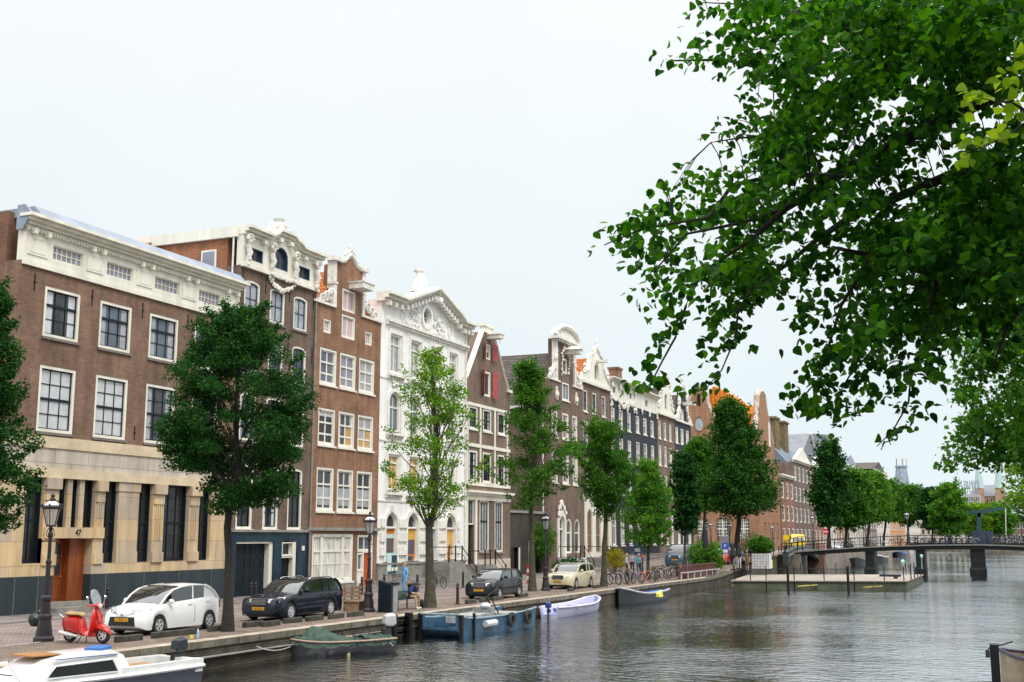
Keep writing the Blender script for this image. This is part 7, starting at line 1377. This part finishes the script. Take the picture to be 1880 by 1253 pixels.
for k in range(26):
    x=-17+k*.82+.2*math.sin(k*5); 
    if -13.2<x<-11.5: continue
    bike([b0,b2,b3,b0,b3,b0][k%6],'%s bicycle parked against the footbridge railing, number by position from the left abutment: %s'%(['black','blue','white','dark','pale','black'][k%6],['first','second','third','fourth','fifth','sixth','seventh','eighth','ninth','tenth','eleventh','twelfth','thirteenth','fourteenth','fifteenth','sixteenth','seventeenth','eighteenth','nineteenth','twentieth','twenty first','twenty second','twenty third','twenty fourth','twenty fifth','twenty sixth'][k]) ,Vector((x,YB0+.5,bz(x)+.01)),.15*math.sin(k*3)+(0 if k%2 else math.pi))
for o in list(COL.objects):
    if o.name.startswith('bicycle') and 'number by position' in o.get('label',''):
        c,n_=o['label'].split(' bicycle')[0],o['label'].split(': ')[1]; o['label']='%s bicycle on the footbridge, %s from its left end'%(c,n_)
MB().box(-27,-21.4,130.5,135.2,-2,gz(133)+.02).build('abutment',MATS['far_quay_stone'],fbz)
# small arch bridge
sb=empty('arch_bridge',(-22.2,138,0),'small dark green arch bridge over the side canal with iron railing','bridge'); n=16; m=MB(); y0,y1=127.6,149.5
def az(t): return 1.45+ .55*math.sin(math.pi*t)
secs=[]
for i in range(n+1):
    t=i/n; y=y0+(y1-y0)*t; und=.1+1.05*math.sin(math.pi*t)**.6; secs.append([(-22.75,y,und),(-22.15,y,und),(-22.15,y,az(t)),(-22.75,y,az(t))])
m.loft(secs); m.build('arch',M('dark_green_bridge_paint',(.03,.045,.04),.5,var=.2),sb); m=MB(); m.loft([[(-22.16,y0+(y1-y0)*i/n,az(i/n)-.5),(-22.05,y0+(y1-y0)*i/n,az(i/n)-.5),(-22.05,y0+(y1-y0)*i/n,az(i/n)-.35),(-22.16,y0+(y1-y0)*i/n,az(i/n)-.35)] for i in range(n+1)]); m.build('moulding',M('grey_green_paint',(.16,.18,.17),.6),sb)
m=MB(); 
for i in range(0,n+1,2): t=i/n; y=y0+(y1-y0)*t; m.tube([(-22.45,y,az(t)),(-22.45,y,az(t)+1.1)],.05,5)
for h_ in (1.08,.55): m.tube([(-22.45,y0+(y1-y0)*i/n,az(i/n)+h_) for i in range(n+1)],.035,5)
m.build('railing',blackp,sb)
m=MB(); [m.tube([(-22.3+dx,y0-1.5-3*k,gz(y0-1.5-3*k)),(-22.3+dx,y0-1.5-3*k,gz(y0-3*k-1.5)+.95)],.05,5) for k in range(3) for dx in (0,)]; m.build('post',blackp,sb)
# ================================================================ DOCK
dk=empty('floating_dock',(-14,105,WATER),'long wooden floating dock with mooring poles across the canal','dock'); dw=brick('pale_dock_planks',(.34,.30,.25),(.29,.255,.215),(.15,.11,.08),bw=6,bh=.2,ms=.012,horiz=True,stain=.2)
a=aZ(1340,1077,WATER); zt=-.18
P0=aZ(1342,1066,zt); P1=aZ(1666,1067,zt); P2=aZ(1696,1055,zt); P3=aZ(1375,1055,zt)
front=[P0,P1,P2,P3]; m=MB(); m.prismZ([(p.x,p.y) for p in front],zt-.08,zt); m.build('deck',dw,dk)
m=MB(); cx_=sum(p.x for p in front)/4; cy_=sum(p.y for p in front)/4; m.prismZ([(cx_+(p.x-cx_)*.985,cy_+(p.y-cy_)*.985) for p in front],WATER-.5,zt-.081); m.build('float_hull',M('mossy_green_concrete',(.07,.08,.05),.85,var=.5,scale=1.2,bump=.3),dk)
m=MB(); [m.tube([(P0.x+(P1.x-P0.x)*t_,P0.y-.02,WATER+.3),(P0.x+(P1.x-P0.x)*(t_+.09),P0.y-.02+(P1.y-P0.y)*.5,WATER+.34)],.06,5) for t_ in (.0,.4,.78)]; m.build('yellow_stripe',M('worn_yellow',(.3,.24,.05),.8,var=.6,scale=4),dk)
for t_ in (.02,.11,.2,.36,.53,.70,.87,.98): p=P0.lerp(P1,t_); MB().tube([(p.x,p.y+.1,zt-(.9 if t_ in (.36,.7,.2) else 0)),(p.x,p.y+.1,zt+1.05)],.04,5).build('post',blackp,dk)
for t_ in (.2,.4,.6,.8): p=P1.lerp(P2,t_); MB().tube([(p.x,p.y,zt),(p.x,p.y,zt+1.2)],.045,5).build('post',blackp,dk)
for t_ in (.1,.3,.5,.7,.9): p=P3.lerp(P2,t_); MB().tube([(p.x,p.y-.2,zt),(p.x,p.y-.2,zt+1.0)],.035,5).build('post',blackp,dk)
m=MB(); m.tube([tuple(P0.lerp(P1,t_/10)+Vector((0,.1,.85))) for t_ in range(11)],.02,4); m.build('rope_rail',blackp,dk)
for px_,lb in ((1558,'front'),(1448,'second')): 
    p=aZ(px_,1068 if lb=='front' else 1068,zt); m=MB().tube([(p.x,p.y-.25,-2),(p.x,p.y-.25,.9)],.1,6); m.build('mooring_post',blackp,dk)
p=aZ(1638,1063,zt); r=empty('dock_bench',tuple(p),'low dark blue block lying on the dock near its right end','bench'); MB().box(p.x-.95,p.x+.65,p.y,p.y+.35,zt+.15,zt+.32).box(p.x+.1,p.x+.4,p.y+.02,p.y+.3,zt,zt+.15).build('block',M('navy_block',(.01,.015,.04),.5),r)
for px_,py_ in ((1659,1062),(1693,1045)):
    p=aZ(px_,py_ if py_<1060 else py_,zt if py_>1050 else zt); tag(MB().ell((p.x,p.y,p.z+1.25),.16,.16,.2,10,6).tube([(p.x,p.y,p.z),(p.x,p.y,p.z+1.1)],.04,5).build('navigation_light',M('pale_green_globe',(.3,.6,.5),.3,coat=1),smooth=True),['green globe light on a post at the dock end','green globe light on a post beside the bridge pier'][px_>1670],'light')
# yellow life buoy box on quay end wall
p=Vector((QX(122)+.05,122,0)); tag(MB().box(p.x,p.x+.15,121.6,122.4,-.1,.7).build('yellow_buoy_board',MATS['acid_yellow']),'yellow board hanging on the quay wall below the small arch bridge','board')
# ================================================================ DRAWBRIDGE far
dr=empty('drawbridge',tuple(aY(1797,992,310)),'distant drawbridge with a tall dark green mast and balance beam','bridge'); grn=M('dark_bridge_green',(.015,.06,.06),.5)
a=aY(1794,990,310); b=aY(1797.5,942,310); m=MB(); 
for dy in (0,7): m.prismY([(a.x-.5,0),(a.x+.7,0),(b.x+.4,b.z),(b.x-.4,b.z)],310+dy,311+dy)
m.box(b.x-.4,b.x+.4,310,318,b.z-1,b.z-.2); m.build('mast',grn,dr); c=aY(1750,943,310); d=aY(1846,932,310); m=MB(); 
for dy in (0,7): m.add([(c.x,310+dy,c.z-.3),(c.x,310+dy,c.z+.3),(b.x,310+dy,b.z-.2),(b.x,310+dy,b.z+.7),(d.x,310+dy,d.z-.3),(d.x,310+dy,d.z+.3),(c.x,310.5+dy,c.z-.3),(c.x,310.5+dy,c.z+.3),(b.x,310.5+dy,b.z-.2),(b.x,310.5+dy,b.z+.7),(d.x,310.5+dy,d.z-.3),(d.x,310.5+dy,d.z+.3)],[(0,2,3,1),(2,4,5,3),(6,7,9,8),(8,9,11,10),(1,3,9,7),(3,5,11,9),(0,6,8,2),(2,8,10,4)])
m.build('balance_beam',grn,dr); e=aY(1846,985,310); MB().tube([(d.x,314,d.z),(e.x,314,1.5)],.1,4).build('lifting_rod',offw,dr); f_=aY(1785,985,309); g2_=aY(1822,985,309); MB().box(f_.x,g2_.x,308.5,318,0,f_.z+1.3).build('machine_housing',M('dark_navy_steel',(.02,.04,.08),.5),dr); MB().box(-24,40,309,317,.9,1.5).build('deck',fbm,dr)
m=MB(); [m.tube([(x,308.8,1.5),(x,308.8,2.7)],.08,4) for x in range(-22,30,3)]; m.tube([(-24,308.8,2.7),(40,308.8,2.7)],.07,4); m.build('railing',blackp,dr)
# ================================================================ PEOPLE (local frame: facing +x, left = +y)
skinm=M('skin',(.50,.30,.22),.55,var=.08); shoem=M('dark_shoe',(.02,.018,.018),.6); eyem=M('eye_dark',(.02,.015,.012),.3)
def person(label,p,heading,shirt,trous,hairm,pose=None,sleeve=True,hscale=1.0,shorts=False,fingers=False,hairlen=0,shoes=None):
    J=dict(pel=(0,0,.97),sp=(.0,0,1.14),ch=(.0,0,1.33),nk=(.0,0,1.47),hb=(.02,0,1.55),hm=(.03,0,1.635),ht=(.01,0,1.71),
     shl=(0,.155,1.42),shr=(0,-.155,1.42),ell=(-.03,.22,1.14),elr=(-.03,-.22,1.14),wrl=(.06,.23,.90),wrr=(.06,-.23,.90),hal=(.09,.23,.83),har=(.09,-.23,.83),
     hil=(0,.09,.92),hir=(0,-.09,.92),knl=(.03,.10,.50),knr=(.03,-.10,.50),anl=(-.02,.10,.09),anr=(-.02,-.10,.09),tol=(.15,.11,.03),tor=(.15,-.11,.03))
    if pose: J.update(pose)
    hm=Vector(J['hm']); hb=Vector(J['hb']); hd=(hm-hb).normalized(); fwd=Vector(J.get('look',(1,0,0))).normalized(); J.pop('look',None); J['no']=tuple(hm+fwd*.115-hd*.02); 
    rad=dict(pel=(.155,.115),sp=(.135,.10),ch=(.165,.11),nk=(.058,.058),hb=(.075,.07),hm=(.09,.10),ht=(.06,.065),shl=(.065,.065),shr=(.065,.065),ell=(.045,.045),elr=(.045,.045),wrl=(.03,.03),wrr=(.03,.03),hal=(.038,.022),har=(.038,.022),hil=(.095,.095),hir=(.095,.095),knl=(.062,.062),knr=(.062,.062),anl=(.042,.042),anr=(.042,.042),tol=(.035,.04),tor=(.035,.04),no=(.014,.014))
    E_=[('pel','sp'),('sp','ch'),('ch','nk'),('nk','hb'),('hb','hm'),('hm','ht'),('ch','shl'),('ch','shr'),('shl','ell'),('shr','elr'),('ell','wrl'),('elr','wrr'),('wrl','hal'),('wrr','har'),('pel','hil'),('pel','hir'),('hil','knl'),('hir','knr'),('knl','anl'),('knr','anr'),('anl','tol'),('anr','tor'),('hm','no')]
    if fingers:
        for s in 'lr':
            h=Vector(J['ha'+s]); w=Vector(J['wr'+s]); d=(h-w).normalized(); q=d.cross(Vector((1,0,0) if abs(d.x)<.8 else (0,0,1))).normalized(); u=d.cross(q)
            for k in range(4):
                a=f'f{s}{k}'; J[a]=tuple(h+d*.035+q*(k-1.5)*.021); J[a+'b']=tuple(h+d*(.075 if k in(1,2) else .062)+q*(k-1.5)*.022+u*.018); rad[a]=(.0095,.0095); rad[a+'b']=(.0075,.0075); E_+=[('ha'+s,a),(a,a+'b')]
            a='t'+s; J[a]=tuple(h-d*.01+q*.045+u*.02); J[a+'b']=tuple(h+d*.025+q*.055+u*.04); rad[a]=(.011,.011); rad[a+'b']=(.008,.008); E_+=[('ha'+s,a),(a,a+'b')]
    names=list(J); idx={n:i for i,n in enumerate(names)}
    me=bpy.data.meshes.new('tmp'); me.from_pydata([J[n] for n in names],[(idx[a],idx[b]) for a,b in E_],[]); ob=bpy.data.objects.new('tmp',me); COL.objects.link(ob)
    sk=ob.modifiers.new('s','SKIN'); sk.use_smooth_shade=True; sl_=me.skin_vertices[0].data if me.skin_vertices else None
    if sl_ is None:
        import bmesh
        bm=bmesh.new(); bm.from_mesh(me); bm.verts.layers.skin.verify(); bm.to_mesh(me); bm.free(); sl_=me.skin_vertices[0].data
    for n in names: sl_[idx[n]].radius=rad[n]; sl_[idx[n]].use_root=(n=='pel')
    ss=ob.modifiers.new('u','SUBSURF'); ss.levels=1; ss.render_levels=1
    dg=bpy.context.evaluated_depsgraph_get(); dg.update(); nm=bpy.data.meshes.new_from_object(ob.evaluated_get(dg)); bpy.data.objects.remove(ob)
    nm.name='person'; nm.materials.clear(); [nm.materials.append(q) for q in (shirt,trous,skinm,shoes or shoem)]
    reg={}
    for a,b in E_:
        k=0
        if b in('hb','hm','ht','no'): k=2
        if a.startswith('wr') or a.startswith('ha') or a[0] in 'ft' and a not in('tol','tor'): k=2
        if a[:2]=='el': k=0 if sleeve else 2
        if a in('pel',) and b[:2]=='hi' or a[:2]=='hi': k=1
        if a[:2]=='kn': k=2 if shorts else 1
        if a[:2]=='an': k=3
        reg[(a,b)]=k
    segs=[(Vector(J[a]),Vector(J[b]),reg[(a,b)],max(rad[a][0],.02)) for a,b in E_]
    for pgn in nm.polygons:
        c=pgn.center; best=1e9;kk=0
        for A,B,k,rr_ in segs:
            d=B-A; t=max(0,min(1,(c-A).dot(d)/max(d.length_squared,1e-9))); q=(c-A-d*t).length/rr_
            if q<best: best=q; kk=k
        pgn.material_index=kk; pgn.use_smooth=True
    o=bpy.data.objects.new('person',nm); COL.objects.link(o); tag(o,label,'person')
    h=MB(); n=12; top=hm+hd*.02-fwd*.022
    side=fwd.cross(hd).normalized(); 
    for i in range(7):
        a=i/6*math.pi*.56; 
        for j in range(n):
            b=2*math.pi*j/n; v=hd*(.125*math.cos(a))+side*(.098*math.sin(a)*math.cos(b))+fwd*(.112*math.sin(a)*math.sin(b)); 
            if i>=4 and math.sin(b)>.2: v=v-fwd*.0+hd*.05*(i-3)*math.sin(b)
            if hairlen and i>=5 and math.sin(b)<.1: v=v-hd*hairlen*(i-4)
            h.v.append(tuple(top+v))
    for i in range(6):
        for j in range(n): h.f.append((i*n+j,i*n+(j+1)%n,(i+1)*n+(j+1)%n,(i+1)*n+j))
    h.mi=[0]*len(h.f); h.build('hair',hairm,o,smooth=True)
    e=MB(); [e.ell(tuple(hm+fwd*.088+side*s*.034+hd*.012),.012,.012,.008,6,4) for s in (-1,1)]; e.build('eyes',eyem,o)
    o.location=p; o.rotation_euler=(0,0,heading); o.scale=(hscale,)*3; return o
blueT=M('tie_dye_blue_cloth',(.13,.36,.62),.8,var=.35,scale=9); blueP=M('bright_blue_trousers',(.09,.27,.52),.8,var=.25,scale=6); blond=M('blond_hair',(.42,.27,.12),.6); dkh=M('dark_hair',(.02,.014,.01),.6); grey_=M('grey_cloth',(.28,.28,.3),.8); blk=M('black_cloth',(.012,.012,.015),.85); navc=M('navy_shirt_cloth',(.015,.04,.14),.8); khak=M('khaki_trousers',(.36,.25,.14),.8); redc_=M('red_cloth',(.3,.015,.02),.8); teal_=M('turquoise_cloth',(.08,.42,.5),.8); whc=M('white_cloth',(.6,.6,.62),.8); olive=M('olive_dress_cloth',(.12,.09,.05),.85); mintc=M('pale_mint_cloth',(.4,.6,.55),.8)
pw=G(742,1096); hw_=R(-115)
w=person('woman in a blue patterned top and blue trousers walking with a black suitcase',tuple(pw),hw_,blueT,blueP,blond,dict(elr=(-.10,-.24,1.16),wrr=(-.22,-.26,.96),har=(-.25,-.26,.89),knl=(.16,.10,.52),anl=(.12,.10,.10),tol=(.28,.11,.05),knr=(-.02,-.10,.50),anr=(-.22,-.10,.12),tor=(-.06,-.11,.03)),fingers=True,hairlen=.02)
# suitcase behind her
hv=Vector((math.cos(hw_),math.sin(hw_),0)); lf=Vector((-hv.y,hv.x,0)); sp=pw-hv*.62-lf*.27; su=empty('suitcase',tuple(sp),'black trolley suitcase pulled by the woman in blue','suitcase'); bx=MB().obox((sp.x-hv.x*.12,sp.y-hv.y*.12,sp.z+.36),.28,.42,.62,hw_,.32); bx.build('suitcase_body',M('black_suitcase_cloth',(.01,.01,.012),.7),su,bevel=.05)
hp=pw-hv*.26-lf*.26+Vector((0,0,.88)); MB().tube([sp+Vector((0,0,.62))+lf*.1,hp+lf*.05],.012,5).tube([sp+Vector((0,0,.62))-lf*.1,hp-lf*.05],.012,5).tube([hp+lf*.06,hp-lf*.06],.016,5).build('pull_handle',rimm,su); MB().ell((sp.x-.05,sp.y,sp.z+.04),.04,.04,.04,8,5).ell((sp.x-hv.x*.1+lf.x*.15,sp.y-hv.y*.1+lf.y*.15,sp.z+.04),.04,.04,.04,8,5).build('wheel',tyre,su)
sitp=dict(pel=(-.05,0,.56),sp=(-.0,0,.74),ch=(.14,0,.86),nk=(.27,0,.93),hb=(.34,0,.96),hm=(.40,0,1.0),ht=(.46,0,1.06),look=(.75,0,-.65),shl=(.19,.16,.90),shr=(.19,-.16,.90),ell=(.22,.24,.70),elr=(.22,-.24,.70),wrl=(.42,.07,.66),wrr=(.42,-.07,.66),hal=(.49,.04,.65),har=(.49,-.04,.65),hil=(0,.09,.53),hir=(0,-.09,.53),knl=(.42,.13,.52),knr=(.42,-.13,.52),anl=(.38,.14,.09),anr=(.46,-.14,.09),tol=(.53,.15,.03),tor=(.61,-.15,.03))
person('man in a navy shirt and khaki trousers sitting bent forward on the bench',(x0-.12,pb.y+.55,0),R(-8),navc,khak,dkh,sitp,sleeve=False,fingers=True,shoes=white)
tag(MB().ell((x0+.25,pb.y+.95,.2),.15,.12,.2).build('backpack',blk,smooth=True),'small black bag on the ground beside the seated man','bag')
walk=dict(knl=(.16,.10,.52),anl=(.12,.10,.10),tol=(.28,.11,.05),anr=(-.18,-.10,.12),tor=(-.03,-.11,.03))
sw=[('person in a grey top walking behind the bicycles',1161,1056,R(100),grey_,blk,dkh),('person in a dark red shirt standing behind the parking sign',1178,1056,R(60),redc_,blk,dkh),('person in a turquoise top behind the blue bicycle',1173,1060,R(80),teal_,navc,blond),('person in white standing left among the bicycle group',1151,1060,R(20),whc,blk,blond)]
for lb,px,py,h,a,b,c in sw: person(lb,tuple(G(px,py)),h,a,b,c,walk if 'walking' in lb else None,sleeve=False)
person('woman in a dark olive dress walking on the ramp beside the white planter',tuple(G(1372,1049)),R(-80),olive,olive,blond,walk,sleeve=False,shorts=True,hairlen=.04)
person('person in a dark top standing beside the closed parasols',tuple(G(1350,1046)),R(-60),blk,grey_,blond,None,sleeve=False)
person('person in grey leaning near the red car',tuple(G(1358,1045)),R(-100),grey_,whc,dkh,None)
person('person in a white and blue shirt standing beside the yellow truck',tuple(FP(1453,-29)),R(170),whc,navc,dkh,None)
cyc=dict(pel=(-.15,0,1.0),sp=(-.08,0,1.16),ch=(.02,0,1.33),nk=(.08,0,1.46),hb=(.11,0,1.53),hm=(.13,0,1.61),ht=(.12,0,1.69),shl=(.03,.16,1.42),shr=(.03,-.16,1.42),ell=(.15,.22,1.2),elr=(.15,-.22,1.2),wrl=(.28,.24,1.07),wrr=(.28,-.24,1.07),hal=(.34,.24,1.05),har=(.34,-.24,1.05),knl=(.2,.11,.78),knr=(.12,-.11,.62),anl=(.0,.11,.42),anr=(-.08,-.11,.22),tol=(.15,.11,.38),tor=(.08,-.11,.17),hil=(-.13,.09,.95),hir=(-.13,-.09,.95))
cp=G(1412,1026); person('cyclist in a pale mint top riding up the ramp',tuple(cp),R(-95),mintc,navc,dkh,cyc); cb9=bike(b0,'bicycle ridden by the cyclist in the pale mint top',cp,R(-95)); cb9.rotation_euler=(0,0,R(-95))
for px,py,c,lb in ((1556,1008,blk,'person in black walking beyond the footbridge start'),(1541,1011,grey_,'person in grey standing right of the no entry sign')): person(lb,tuple(FP(px,-29)),R(90),c,blk,dkh,None)
# ================================================================ small litter and mooring ropes
m=MB(); ropes(m,(QX(33)+.06,31.6,-.35),tuple(aZ(533,1188,-.3)),.12,.018); ropes(m,(QX(38)+.06,39.6,-.5),tuple(aZ(722,1186,-.45)),.05,.015); tag(m.build('mooring_rope',M('pale_rope',(.45,.42,.38),.9)),'pale mooring ropes of the tarpaulin boat tied to the quay wall','rope')
rr=random.Random(12); m=MB()
for k in range(420):
    y=rr.uniform(26,84); x=QX(y)-abs(rr.gauss(0,.7))-.3; z=gz(y)+.02; s_=rr.uniform(.02,.05); a=rr.uniform(0,6.28); m.add([(x+s_*math.cos(a),y+s_*math.sin(a),z),(x-s_*.5*math.sin(a),y+s_*.5*math.cos(a),z+.01),(x-s_*math.cos(a),y-s_*math.sin(a),z+.004),(x+s_*.5*math.sin(a),y-s_*.5*math.cos(a),z+.012)],[(0,1,2,3)])
tag(m.build('fallen_leaves',M('dry_ochre_leaf',(.38,.24,.09),.9,var=.4,scale=2)),'dry fallen leaves scattered along the quay edge','leaves',kind='stuff')
